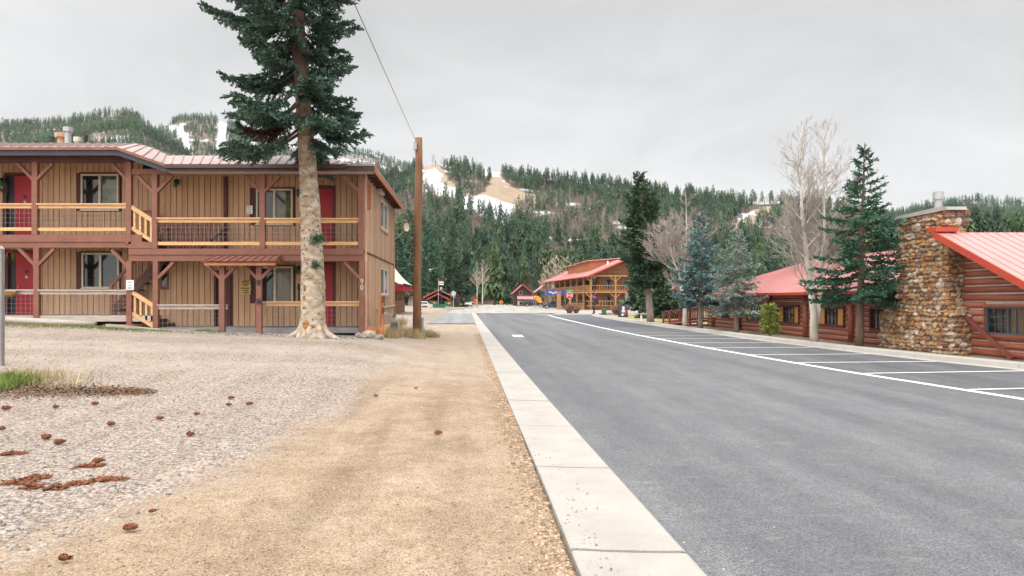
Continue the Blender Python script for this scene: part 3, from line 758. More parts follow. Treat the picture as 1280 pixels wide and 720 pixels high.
# decks and beams
def deck(x0, x1, z, name, m, thick=.14):
    b = MB(); y = DF + .14
    while y < DW - .05:
        b.box(x0, x1, y, min(y + .132, DW - .03), z - .04, z); y += .14
    b.box(x0, x1, DF + .14, DW - .03, z - thick, z - .042)
    b.build(name, m, motel)
XJ0, XJ1 = fx(160), fx(193)             # the stair flight between the levels
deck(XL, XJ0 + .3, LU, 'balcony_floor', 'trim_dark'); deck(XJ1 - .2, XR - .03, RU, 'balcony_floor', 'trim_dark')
deck(XL, XJ0 + .35, LF, 'porch_floor', 'deck_grey'); deck(XJ1 - .2, XR - .05, RF, 'porch_floor', 'deck_grey')
b = MB(); b.box(XL, XJ0 + .9, DF + .02, DF + .12, LF - .2, LF - .002); b.build('porch_edge', 'rail_grey', motel)
b = MB(); b.box(XJ1 - .1, XR - .17, DF + .03, DF + .13, RF - .17, RF - .002); b.build('porch_edge', 'deck_grey', motel)
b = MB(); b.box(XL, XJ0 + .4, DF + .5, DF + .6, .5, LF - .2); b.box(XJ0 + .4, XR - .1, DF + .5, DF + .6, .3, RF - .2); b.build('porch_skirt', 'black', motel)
def beam2(x0, x1, zt, zm, zb):
    b = MB(); b.box(x0, x1, DF - .02, DF + .1, zm + .006, zt); b.box(x0, x1, DF + .01, DF + .13, zb, zm); return b
o = beam2(XL, XJ0 + .46, LU + .01, fz(302.6), fz(309.5)).build('balcony_beam', 'trim', motel)
o = beam2(XJ0 + .03, XR - .005, RU + .01, fz(318.7), fz(326.3)).build('balcony_beam', 'trim', motel)
b = MB(); b.box(XJ0 + .03, XJ1 - .07, DF - .03, DF + .1, RU + .02, fz(302.4)); b.build('stair_riser', 'trim', motel)
b = MB(); b.box(XL, XJ0 + .1, DF + .0, DF + .14, 6.2, 6.36); b.build('eave_beam', 'trim_dark', motel)
b = MB(); b.box(XJ0 + .09, XR, DF + .0, DF + .14, fz(218), fz(211.2)); b.build('eave_beam', 'trim', motel)
# posts and braces
def post(px, z0, z1, w=.17, dy=0.0, b1=None, m='trim', left=True, right=True):
    x = fx(px); b = MB(); b.box(x - w / 2, x + w / 2, DF - .03 + dy, DF + .12 + dy, z0, z1); o = b.build('post', m, motel)
    if b1:
        for s, on in ((-1, left), (1, right)):
            if not on: continue
            k = MB(); k.beam((x + s * .05, DF + .04 + dy, b1 - .58), (x + s * .58, DF + .04 + dy, b1 - .04), .09, .13, (0, 1, 0)); k.build('brace', m, o)
post(43.5, LU + .01, 6.2, .18, 0, 6.2); post(161, LU - .3, 6.2, .17, 0, 6.2, right=False)
post(193.5, RU + .01, fz(218), .17, 0, fz(218)); post(328, RU + .01, fz(218), .17, 0, fz(218)); post(451, RU + .01, fz(218), .17, 0, fz(218), right=False)
post(-190, LU, 6.2, .18, 0, 6.2); post(-190, .9, fz(309.5), .18, 0, fz(309.5)); post(-60, LU, 6.2, .18, 0, 6.2); post(-60, .9, fz(309.5), .18, 0, fz(309.5))
post(45.5, LF - .2, fz(309.5), .18, 0, fz(309.5)); post(161.5, .75, fz(326.3), .17, 0, fz(311), right=False); post(194.5, .66, fz(326.3), .17, 0, fz(326.5), left=False)
post(286, .62, fz(326.5), .17, -.62, fz(327)); post(331, .6, fz(326.5), .17, -.62, fz(327)); post(452.5, .44, fz(326.5), .18, 0, fz(326.5), right=False)
b = MB(); x = wx(283); b.box(x - .06, x + .06, DW - .14, DW - .022, RU, 6.0); b.build('post', 'trim_dark', motel)

def railing(pxa, pxb, zt, zb, m='rail', wires=True, top_h=.15, mb_=.11, nwire=3, m2=None):
    x0, x1 = fx(pxa), fx(pxb); o = MB()
    o.box(x0, x1, DF - .04, DF + .13, zt - .045, zt); o.box(x0 + .002, x1 - .002, DF + .01, DF + .06, zt - .16, zt - .047)
    r = o.build('railing', m, motel)
    if zb is not None:
        k = MB(); k.box(x0, x1, DF + .01, DF + .07, zb - mb_, zb); k.build('lower_rail', m2 or m, r)
    lo = zb if zb is not None else zt - .92
    if wires:
        k = MB(); n = max(2, round((x1 - x0) / .155))
        hi = zt - .16
        for i in range(1, n):
            x = x0 + (x1 - x0) * i / n; k.box(x - .0022, x + .0022, DF + .03, DF + .034, lo, hi)
        nh = max(2, round((hi - lo) / .155))
        for i in range(1, nh):
            z = lo + (hi - lo) * i / nh; k.box(x0, x1, DF + .024, DF + .028, z - .0022, z + .0022)
        k.build('wire_mesh', 'wire', r)
railing(-58, 41, fz(254.3), fz(284.2)); railing(-188, -62, fz(254.3), fz(284.2)); railing(-188, -62, fz(361.8), None, 'rail_grey'); railing(46, 158.5, fz(254.3), fz(284.5))
railing(196, 325.8, fz(272), fz(302.2)); railing(330.4, 448.5, fz(272.5), fz(302.2))
railing(-58, 43, fz(361.8), None, 'rail_grey'); railing(48, 159, fz(362), None, 'rail_grey')
railing(197, 284, fz(380.5), None, 'rail_grey'); railing(333, 449.5, fz(376.5), None)
# slanted rails of the short flights
for (xa, za, xb, zb2, h) in ((fx(164), fz(256.5), fx(192), fz(274.5), 1.0), (fx(164.5), fz(363), fx(193), fz(381), 1.0)):
    b = MB(); b.beam((xa, DF + .04, za - .06), (xb, DF + .04, zb2 - .06), .1, .13); b.beam((xa, DF + .04, za - h + .25), (xb, DF + .04, zb2 - h + .25), .07, .11)
    o = b.build('stair_railing', 'rail', motel)
    for i in range(4):
        f_ = (i + .5) / 4; x = xa + (xb - xa) * f_; z = za + (zb2 - za) * f_
        k = MB(); k.box(x - .035, x + .035, DF + .02, DF + .06, z - h + .28, z - .1); k.build('baluster', 'rail', o)
# steps of the flights
b = MB()
for k in range(2):
    b.box(XJ0 + .3 + .26 * k, XJ0 + .56 + .26 * k, DF + .14, DW - .04, RU + .02, LU - .15 * (k + 1)); b.box(XJ0 + .36 + .26 * k, XJ0 + .62 + .26 * k, DF + .14, DW - .04, RF - .3, LF - .14 * (k + 1))
b.build('steps', 'dark_wood', motel)
# stair up along the wall with its guard rails
YS = DW - .55
b = MB(); p0, p1 = Vector((wx(150), YS, LF + .05)), Vector((wx(226), YS, LU - .35))
b.beam(p0, p1, .06, .26)
o = b.build('staircase', 'dark_wood', motel)
k = MB()
for i in range(10):
    q = p0.lerp(p1, (i + .5) / 10); k.box(q.x - .14, q.x + .14, YS + .02, DW - .04, q.z, q.z + .04)
k.build('tread', 'dark_wood', o)
k = MB(); k.beam(p0 + Vector((0, 0, .98)), p1 + Vector((0, 0, .98)), .07, .1); k.beam(p0 + Vector((0, 0, .25)), p1 + Vector((0, 0, .25)), .05, .06)
k.box(p0.x - .07, p0.x + .05, YS - .05, YS + .05, LF, LF + 1.05)
k.build('handrail', 'trim', o)
for i in range(9):
    q = p0.lerp(p1, (i + .6) / 9.5); k = MB(); k.box(q.x - .03, q.x + .03, YS - .02, YS + .02, q.z + .05, q.z + .98); k.build('baluster', 'trim', o)
b = MB(); b.beam((wx(176), YS, fz(259)), (wx(204), YS, fz(259)), .06, .06); b.beam((wx(204), YS, fz(260)), (wx(222), YS, fz(280)), .06, .06); b.box(wx(200), wx(282), YS - .03, YS + .03, RU + .9, RU + .97)
o = b.build('guard_rail', 'trim', motel)
for i in range(20):
    x = wx(198) + (wx(281) - wx(198)) * i / 19; k = MB(); k.box(x - .035, x + .035, YS - .02, YS + .02, RU + .02, RU + .9); k.build('baluster', 'trim', o)
for i in range(4):
    x = wx(177 + i * 7); k = MB(); k.box(x - .03, x + .03, YS - .02, YS + .02, RU + .5, fz(259.5)); k.build('baluster', 'trim', o)
b = MB(); b.box(wx(201), wx(211), DW - .03, DW + .03, wz(362), wz(326)); o = b.build('shutter_panel', 'trim', motel); b = MB(); b.box(wx(203), wx(209), DW - .04, DW - .031, wz(358), wz(330)); b.build('pane', 'glass', o)
# roof: eave line steps down over the flight of stairs
Y0, Y1, Y2 = DF - .55, DF + .6, 27.0
def roof_rows(dz):
    cols = []
    def c(x0, z0, x1, z1, x2, z2): cols.append(((x0, Y0, z0 + dz), (x1, Y1, z1 + dz), (x2, Y2, z2 + dz), (x2, DB + .5, z0 - .25 + dz)))
    zl, zl1, zl2 = az(183.5, Y0), az(179.3, Y1), az(179.3, Y1) + .32
    zr, zr1, zr2 = az(205, Y0), az(194.5, Y1), az(194.5, Y1) + .1
    xl = XL - .4; xa, xb = ax(146, Y0), ax(207, Y0); xa1, xb1 = ax(170, Y1), ax(210, Y1)
    c(xl, zl, xl, zl1, xl, zl2); c(xa, zl, xa1, zl1, xa1 - .1, zl2)
    c((xa + xb) / 2, (zl + zr) / 2, (xa1 + xb1) / 2, (zl1 + zr1) / 2 + .06, (xa1 + xb1) / 2, (zl2 + zr2) / 2); c(xb, zr, xb1, zr1, xb1 + .1, zr2)
    xh = XR + .42
    c(xh - 2.1, zr, xh - 2.1, zr1, xh - 2.1, zr2)
    cols.append(((xh, Y0, zr + dz), (xh - .02, Y1, zr + .02 + dz), (xh - .02, Y2, zr + .04 + dz), (xh, DB + .5, zr + dz)))
    return cols, (xl, xa, xb, xh, zl, zr)
rt, (rxl, rxa, rxb, rxh, rzl, rzr) = roof_rows(0); rb, _ = roof_rows(-.06)
# resample the columns so that the ribs follow the sheet
b = MB()
b.sheet(rt); b.sheet([list(r) for r in rb]); 
b.sheet([[r[0] for r in rt], [r[0] for r in rb]]); b.sheet([list(rt[-1]), list(rb[-1])])
roof = b.build('roof', 'roof_motel', motel)
k = MB()
def colx(x):
    i = max(j for j in range(len(rt) - 1) if rt[j][0][0] <= x + 1e-6); f_ = (x - rt[i][0][0]) / (rt[i + 1][0][0] - rt[i][0][0])
    return [Vector(p).lerp(Vector(q), f_) for p, q in zip(rt[i], rt[i + 1])]
x = rxl + .1
while x < rxh - .05:
    c4 = colx(x); up = Vector((0, 0, .018))
    for a, b_ in zip(c4[:2], c4[1:3]): k.beam(a + up * .5, b_ + up * .5, .035, .045)
    x += .305
k.build('roof_rib', 'roof_motel', roof)
b = MB(); b.box(rxl, rxa, Y0 + .06, Y0 + .12, rzl - .26, rzl - .062); b.beam((rxa, Y0 + .09, rzl - .16), (rxb, Y0 + .09, rzr - .16), .06, .2, (0, 1, 0)) if False else b.prism([(rxa, rzl - .26), (rxb, rzr - .26), (rxb, rzr - .062), (rxa, rzl - .062)], .06, 'y', Y0 + .06)
b.build('fascia', 'gutter', roof)
b = MB(); b.box(rxl, rxa, Y0 - .02, Y0 + .055, rzl - .10, rzl - .01); b.prism([(rxa, rzl - .10), (rxb, rzr - .10), (rxb, rzr - .01), (rxa, rzl - .01)], .07, 'y', Y0 - .02); b.build('drip_edge', 'trim', roof)
b = MB(); b.box(rxb, rxh - .9, Y0 - .1, Y0 + .03, rzr - .14, rzr - .02); b.box(rxb, rxh, Y0 + .032, Y0 + .09, rzr - .22, rzr - .062); b.build('gutter', 'gutter_brown', roof)
b = MB(); b.box(rxb, rxh - .07, Y0 + .095, DF - .03, rzr - .235, rzr - .21); b.build('soffit', 'rail_grey', roof)
b = MB(); b.box(rxl, rxb, Y0 + .13, DF + .1, rzl - .30, rzl - .25) if False else None
b = MB(); b.box(rxh - .06, rxh - .01, Y0 + .1, DB + .48, rzr - .22, rzr - .062); b.build('fascia', 'orange_wood', roof)
for i in range(14):
    y = DF + .3 + i * .62; b = MB(); b.box(XR - .02, rxh - .065, y, y + .09, rzr - .24, rzr - .075); b.build('rafter_tail', 'dark_wood', roof)
b = MB(); b.sheet([[(rxl, Y0 + .12, rzl - .1), (rxa, Y0 + .12, rzl - .1), (rxb, Y0 + .12, rzr - .1)], [(rxl, DW, 6.53), (rxa, DW, 6.53), (rxb - .4, DW, 6.1)]]); b.build('soffit', 'trim_dark', roof)
# flues on the roof
def flue(px, Y, z0, z1, r, m='grey_metal', cap=True):
    b = MB(); x = ax(px, Y); b.cyl(x, Y, z0, z1, r, 10); b.cyl(x, Y, z0, z0 + .1, r * 1.9, 10, r * 1.1)
    o = b.build('flue', m, roof)
    if cap: k = MB(); k.cyl(x, Y, z1 - .04, z1 + .12, r * 1.5, 10); k.build('flue_cap', m, o)
ZT = az(179.3, Y1)
flue(85, 24.6, ZT - .05, az(163.5, 24.6), .11); flue(78, 25, ZT, az(171, 25), .17, 'siding_side'); flue(97, 24.2, ZT - .1, az(176, 24.2), .09, 'off_white'); flue(107, 24.2, ZT - .1, az(173.5, 24.2), .05, 'black')
flue(278, 24.3, az(194, 24.3) - .1, az(183, 24.3), .12, 'white'); flue(320, 24.5, az(194, 24.5) - .1, az(188, 24.5), .1, 'off_white'); flue(472, 25.5, 5.9, az(208.5, 25.5), .07, 'roof_copper')
# metal porch canopy on the two forward posts
b = MB(); ya, yb = DF - .95, DF - .03
za, zb_ = az(326.6, ya), az(319.5, yb)
x0, x1 = ax(254, ya), ax(344, ya)
b.sheet([[(x0, ya, za), (x1, ya, za)], [(x0 + .1, yb, zb_), (x1 - .1, yb, zb_)]]); b.sheet([[(x0, ya, za - .03), (x1, ya, za - .03)], [(x0 + .1, yb, zb_ - .03), (x1 - .1, yb, zb_ - .03)]])
cn = b.build('canopy', 'roof_copper', motel)
k = MB(); n = 9
for i in range(n + 1):
    f_ = i / n; k.beam((x0 + (x1 - x0) * f_, ya, za + .012), (x0 + .1 + (x1 - x0 - .2) * f_, yb, zb_ + .012), .03, .03)
k.build('canopy_rib', 'roof_copper', cn)
k = MB(); k.box(x0 + .02, x1 - .02, ya + .03, ya + .09, za - .13, za - .035); k.beam((x1 - .05, ya + .1, za - .09), (x1 - .12, yb, zb_ - .09), .05, .1); k.beam((x0 + .05, ya + .1, za - .09), (x0 + .12, yb, zb_ - .09), .05, .1); k.build('canopy_frame', 'orange_wood', cn)
# fixtures
def lantern(px, py, D, lit=False):
    x, z = ax(px, D), az(py, D); b = MB(); b.box(x - .035, x + .035, D + .05, D + .1, z + .02, z + .2); b.beam((x, D + .06, z + .17), (x, D - .1, z + .17), .02, .02); b.cyl(x, D - .1, z + .1, z + .17, .09, 8, .02)
    o = b.build('porch_light', 'black', motel)
    k = MB(); k.blob((x, D - .1, z), (.075, .075, .11), 8, 6, 0)
    if lit:
        m, t, bb = new_mat('lit lamp glass'); bb.inputs['Base Color'].default_value = (.9, .6, .2, 1); bb.inputs['Emission Color'].default_value = (1, .62, .18, 1); bb.inputs['Emission Strength'].default_value = 9
        k.build('lamp_glass', m, o)
    else: k.build('lamp_glass', 'green_metal', o)
lantern(221, 231, DW - .12); lantern(374, 243, DW - .12); lantern(373, 339, DW - .12); lantern(3.5, 319, DW - .12, True); lantern(4, 229, DW - .12)
text_obj('9\n0', .25, 'off_white', motel, (fx(452.5), DF - .035, az(356, DF)), (R(90), 0, 0), name='house_number', spacing=.8)
b = MB(); b.tube([(wx(330), DF - .7, 2.25), (wx(338), DF - .72, 2.3), (wx(343), DF - .74, 1.95)], .014, 6); b.tube([(fx(331), DF - .7, 1.65), (fx(340), DF - .74, 1.6), (fx(345), DF - .74, 1.72)], .014, 6); b.box(fx(329), fx(333), DF - .70, DF - .652, 2.16, 2.3); b.box(fx(329), fx(333), DF - .70, DF - .652, 1.55, 1.7); b.build('hinge_arm', 'black', motel)
b = MB(); b.box(wx(372.5), wx(375.5), DW - .06, DW - .001, wz(362), wz(355)); b.box(wx(373.2), wx(374.8), DW - .05, DW - .001, wz(377), wz(362)); b.build('wall_phone', 'black_plastic', motel)

# things on and around the motel
def board(name, label, px0, px1, py0, py1, D, m, rows, ink='sign_ink'):
    o = thing(name, label, 'sign', (ax((px0 + px1) / 2, D), D, az(py1, D)))
    b = MB(); b.box(ax(px0, D), ax(px1, D), D - .02, D, az(py1, D), az(py0, D)); b.build('sign_board', m, o)
    b = MB(); w_ = ax(px1, D) - ax(px0, D); h = az(py0, D) - az(py1, D); rr = random.Random(int(px0 * 7 + py0))
    for f0, f1, l, r in rows:
        x = l
        while x < r - .03:
            x2 = min(r, x + rr.uniform(.05, .16)); b.box(ax(px0, D) + w_ * x, ax(px0, D) + w_ * x2, D - .026, D - .0205, az(py1, D) + h * f0, az(py1, D) + h * f1); x = x2 + .035
    b.build('lettering', ink, o)
board('notice_sign', 'mustard yellow notice board with dark lettering beside the dark wooden door', 301, 313.5, 350.5, 368, DW - .035, 'yellow_sign', [(.84, .93, .2, .8), (.70, .78, .12, .88), (.60, .66, .3, .7), (.40, .48, .05, .95), (.24, .32, .25, .75), (.09, .17, .3, .8)])
board('notice_sign', 'small white notice on the upper wall left of the balcony window', 308.5, 316, 257, 267.5, DW - .035, 'white', [(.7, .8, .2, .8), (.45, .6, .35, .65), (.15, .25, .2, .8)], 'grey_metal')
board('notice_sign', 'white and pale blue notice on the lower stair post', 158, 167.5, 350, 362.5, DF - .06, 'white', [(.74, .84, .25, .75), (.42, .54, .35, .65), (.14, .26, .2, .8)], 'sign_green')
board('notice_sign', 'plain pinkish notice on the wall behind the lower stair post', 154.5, 160.5, 336, 345, DW - .035, 'off_white', [(.5, .6, .3, .7)], 'grey_metal')
o = thing('leaning_branch', 'dark knotted branch leaning inside the upper balcony rail', 'branch', tuple(Vector((wx(268), DW - .9, RU))))
b = MB(); b.tube([(wx(264), DF + .45, RU + .02), (wx(276), DF + .42, RU + .22), (wx(288), DF + .4, RU + .5), (wx(301), DF + .38, RU + .78)], [.035, .05, .04, .025], 6); b.tube([(wx(288), DF + .4, RU + .5), (wx(297), DF + .35, RU + .58), (wx(302), DF + .36, RU + .74)], [.03, .025, .02], 5); b.build('stem', 'cabin_dark', o)
for q in range(2):
    px, py = ((4.5, 343), (6, 248))[q]
D = DF + .1
o = thing('hanging_basket', 'half round woven straw basket fixed below the lower left porch rail', 'basket', (fx(10), DF - .1, fz(372)))
b = MB(); x0, x1 = fx(-2), fx(22); rows = []
for j in range(7):
    a = PI * j / 6; rows.append([(x0 + .05 * (i == 0 or i == 10) + (x1 - x0) * i / 10, DF - .06 - .2 * math.sin(a) * (1 if 0 < i < 10 else .7), fz(364) + .02 - (.22 if 0 < i < 10 else .15) * (1 - math.cos(a)) / 2) for i in range(11)])
b.sheet(rows); b.sheet([rows[0], [(p[0], DF - .06, p[2] - .03) for p in rows[0]]]); b.build('basket_body', 'straw', o)
k = MB(); k.tube([(x0, DF - .25, fz(365)), (x1, DF - .25, fz(365))], .02, 6); k.build('basket_rim', 'straw', o)
def wreath(px, py, label):
    D = DW - .15; c = Vector((ax(px, D), D, az(py, D))); o = thing('wreath', label, 'wreath', tuple(c)); b = MB()
    for i in range(70):
        a = rnd.uniform(0, 2 * PI); r = rnd.gauss(.12, .03); p = c + Vector((math.cos(a) * r, rnd.uniform(-.05, .0), math.sin(a) * r)); d = Vector((rnd.uniform(-1, 1), rnd.uniform(-1, 0), rnd.uniform(-1, 1))).normalized() * .06; s = d.cross(Vector((0, 1, .3))).normalized() * .02
        b.add([p, p + d * .5 + s, p + d, p + d * .5 - s], [(0, 1, 2, 3)])
    b.build('leaves', 'green_leaf', o)
wreath(7, 325.5, 'small green wreath under the lit porch lamp'); wreath(6, 236, 'small green wreath beside the upper left red door')
# striped sheets painted in as a flag's reflection in the lower side window
o = thing('flag_reflection', 'pink and white striped flag hanging behind the lower side window', 'flag', (XR - .01, 28.3, 2.0)); 
for i in range(6):
    b = MB(); b.sheet([[(XR - .012 + .006 * math.sin(j), 27.95 + .11 * i + .03 * j, 2.75 - .1 * j - .03 * i) for j in range(7)], [(XR - .012 + .006 * math.sin(j), 28.06 + .11 * i + .03 * j, 2.73 - .1 * j - .03 * i) for j in range(7)]]); b.build('stripe', 'red_cloth' if i % 2 else 'white', o)

# timber planter box at the corner
o = thing('planter_box', 'orange timber retaining box at the right corner of the motel', 'planter', (ax(466, 22.6), 22.4, .4))
b = MB(); xa, xb = XR + .12, XR + .62
for k in range(3): b.box(xa, xb - .05, 22.42, 22.5, .28 + .17 * k, .44 + .17 * k)
b.build('front_board', 'orange_wood', o)
b = MB()
for k in range(4): b.box(xb - .045, xb + .02, 22.35, 27.6, .12 + .17 * k, .28 + .17 * k)
b.build('side_board', 'rail', o)
b = MB(); b.box(xb - .09, xb + .06, 22.22, 22.345, .0, .80); b.build('corner_post', 'orange_wood', o)
b = MB(); b.box(xa + .01, xb - .05, 22.51, 27.5, .2, .72); b.build('soil', 'mortar', o)
o = thing('timber_post', 'tall split orange timber post with meter boxes beside the planter', 'post', (ax(475, 22.9), 22.9, .5))
x = ax(475.5, 22.7); b = MB(); b.beam((x - .06, 22.72, .72), (x - .01, 22.74, az(369, 22.7)), .09, .1); b.beam((x + .06, 22.76, .72), (x + .07, 22.76, az(370, 22.7)), .08, .09); b.build('timber', 'orange_wood', o)
b = MB(); b.box(x + .06, x + .15, 22.66, 22.71, az(378, 22.7), az(370, 22.7)); b.box(x + .06, x + .13, 22.66, 22.71, az(392, 22.7), az(384, 22.7)); b.build('socket_box', 'dark_wood', o)
o = thing('meter_box', 'blue grey electric box on a thin pipe beside the planter', 'electric box', (ax(493, 24.5), 24.5, .2))
x = ax(493, 24.5); b = MB(); b.cyl(x - .02, 24.5, .08, az(397, 24.5), .03, 8); b.tube([(x - .02, 24.5, 1.13), (x - .35, 24.52, 1.15), (x - .35, 24.52, 1.0)], .025, 6); b.build('pipe', 'grey_metal', o)
b = MB(); b.box(x - .12, x + .14, 24.36, 24.465, az(414, 24.4), az(404, 24.4)); b.prism([(24.33, az(404, 24.4) + .005), (24.47, az(404, 24.4) + .005), (24.47, az(404, 24.4) + .06)], .28, 'x', x - .13); b.build('box_case', 'blue_metal', o)
b = MB(); b.cyl(x - .0, 24.5, az(397, 24.5), az(391.5, 24.5), .07, 10, .05); b.build('pipe_cap', 'blue_metal', o)
o = thing('satellite_dish', 'small white satellite dish on an arm behind the motel corner', 'satellite dish', (XR + .1, 31.4, 5.0))
b = MB(); pts = [(XR + .03, 31.3, az(299, 31)), (XR + .35, 31.3, az(291, 31)), (XR + .55, 31.2, az(286, 31))]; b.tube(pts, .025, 6); b.build('arm', 'grey_metal', o)
b = MB(); c = Vector((ax(508.5, 31.2), 31.2, az(284, 31.2))); rows = []
for i in range(5):
    r = .20 * i / 4; rows.append([c + Vector((math.cos(2 * PI * j / 14) * r * .62, -.07 * (i / 4) ** 2 + math.cos(2 * PI * j / 14) * r * .5, math.sin(2 * PI * j / 14) * r)) for j in range(15)])
b.sheet(rows); b.build('dish', 'cream', o)

# log edging along the porch
for (xa, xb, y, z, r, lb) in ((fx(28), fx(136), 21.75, .93, .10, 'long grey log lying along the upper porch edge'), (fx(152), fx(262), 21.6, .70, .11, 'squared grey timber lying below the lower stair')):
    b = MB()
    if 'squared' in lb: b.beam((xa, y, z + .1), (xb, y - .1, z - .16), .2, .2)
    else: b.tube([(xa, y, z + .1), ((xa + xb) / 2, y, z + .02), (xb, y - .05, z - .03)], [r, r * 1.1, r * .9], 9)
    tag(b.build('edging_log', 'rail_grey', None, smooth='grey log' in lb), lb, 'log')
b = MB(); b.box(fx(138), fx(178), DF - .55, DF - .02, .62, .86); b.box(fx(140), fx(176), DF - .57, DF - .551, .66, .84); tag(b.build('step_box', 'trim', None), 'red brown step box at the foot of the lower stair post', 'step')
for i, (px, py, s, mm, lb) in enumerate(((462, 424, .21, 'rock', 'pale yellow boulder in front of the planter box'), (449, 428, .13, 'rock_grey', 'small dark rock left of the pale yellow boulder'), (466, 432, .15, 'rock_grey', 'grey split rock below the pale yellow boulder'), (474, 436, .13, 'rock_grey', 'flat grey rock at the foot of the planter corner'), (452, 436, .10, 'rock_grey', 'brown stone lying on the gravel before the porch corner'), (15, 399, .2, 'rock_grey', 'grey rock in the bank below the lower left porch'), (23, 402, .15, 'rock', 'pale rock in the bank below the lower left porch'))):
    D = 21.9 - i * .12 if px > 100 else 22.0
    x = ax(px, D); z = gzs(x, D)
    b = MB(); b.blob((x, D, z + s * .4), (s * 1.15, s, s * .75), 9, 6, .22); tag(b.build('rock', mm, None), lb, 'rock')
# ------------------------------------------------------------------ red log lodge on the right
def log_wall_x(logs, core, X, y0, y1, z0, z1, holes, pitch=.2, r=.105, dx=1):
    """logs running along Y on a wall facing -X at X; core gives the pale chinking"""
    z = z0 + r
    for a, b_, c, d in cells(y0, y1, z0, z1, holes): core.box(X + .015, X + .22, a, b_, c, d)
    while z < z1 + .02:
        segs = [(y0, y1)]
        for q in holes:
            if q[2] < z < q[3]:
                ns = []
                for s0, s1 in segs:
                    if q[1] <= s0 or q[0] >= s1: ns.append((s0, s1)); continue
                    if q[0] > s0: ns.append((s0, q[0]))
                    if q[1] < s1: ns.append((q[1], s1))
                segs = ns
        for s0, s1 in segs:
            if s1 - s0 < .05: continue
            n = max(1, int((s1 - s0) / 2.4)); w = [rnd.uniform(-.012, .012) for _ in range(n + 1)]
            logs.tube([(X + .04 + w[i] * .6, s0 + (s1 - s0) * i / n, z + w[i]) for i in range(n + 1)], [r * .90 * rnd.uniform(.93, 1.03) for _ in range(n + 1)], 9)
        z += pitch
def rib_roof(name, quad, m, parent, pitch=.3, thick=.05, rib=(.03, .02), edge_m=None):
    """metal sheet over 4 corners (eave0, eave1, ridge1, ridge0) with standing ribs from eave to ridge"""
    e0, e1, r1, r0 = [Vector(p) for p in quad]; nrm = (e1 - e0).cross(r0 - e0).normalized()
    if nrm.z < 0: nrm = -nrm
    b = MB(); lo = [p - nrm * thick for p in (e0, e1, r1, r0)]
    b.add([e0, e1, r1, r0, *lo], [(0, 1, 2, 3), (7, 6, 5, 4), (0, 4, 5, 1), (1, 5, 6, 2), (2, 6, 7, 3), (3, 7, 4, 0)])
    o = b.build(name, m, parent)
    k = MB(); n = max(2, round((e1 - e0).length / pitch))
    for i in range(n + 1):
        f_ = (i + .0) / n; p, q = e0.lerp(e1, f_), r0.lerp(r1, f_)
        if (p - q).length > .2: k.beam(p + nrm * rib[1] * .5, q + nrm * rib[1] * .5, rib[0], rib[1], nrm)
    k.build('roof_rib', m, o)
    return o

lodge = thing('log_lodge', 'red stained log lodge with a faded red gable roof beside the stone chimney', 'building', (17.5, 20.8, 0))
XG = 15.12                                    # gable wall towards the street
RY, RZ = 20.85, 3.72                          # ridge
SL = .478
def rake_z(y): return RZ - abs(y - RY) * SL
YG0, YG1 = 14.6, 24.6
def lodge_holes(): return [(18.3, 20.05, .62, 1.52)]
lg, co_ = MB(), MB()
# logs shorten towards the ridge
z = .115; k = 0
for a, b_, c, d in cells(YG0 + .3, YG1 - .1, -.05, 1.2, lodge_holes()): co_.box(XG + .02, XG + .22, a, b_, c, d)
co_.box(XG + .02, XG + .22, YG0 + 1.5, 18.3, 1.2, 1.52); co_.box(XG + .02, XG + .22, 20.05, YG1 - .1, 1.2, 1.52)
zt = 1.521
while zt < RZ - .3:
    h = (RZ - .2 - (zt + .235)) / SL
    if h < .2: break
    co_.box(XG + .02, XG + .22, RY - h, min(RY + h, YG1 - .1), zt, zt + .23); zt += .231
while z < RZ - .25:
    h = (RZ - .16 - z) / SL; s0, s1 = max(YG0 + .2, RY - h), min(YG1, RY + h)
    segs = [(s0, s1)]
    if .62 < z < 1.52: segs = [(s0, 18.3), (20.05, s1)]
    for a, b_ in segs:
        if b_ - a < .1: continue
        n = max(1, int((b_ - a) / 2)); w_ = [rnd.uniform(-.012, .012) for _ in range(n + 1)]
        lg.tube([(XG + .05 + w_[i] * .5, a + (b_ - a) * i / n, z + w_[i]) for i in range(n + 1)], [.1045 * rnd.uniform(.92, 1.02) for _ in range(n + 1)], 10)
    z += .232
lg.build('log_wall', 'log_red', lodge, smooth=True); co_.build('chinking', 'chink', lodge)
b = MB(); b.box(XG + .23, 27, YG0 + .4, YG0 + .5, -.05, 1.0); b.box(XG + .23, 27, YG1 - .3, YG1 - .2, -.05, 1.9); b.build('wall', 'log_dark', lodge)
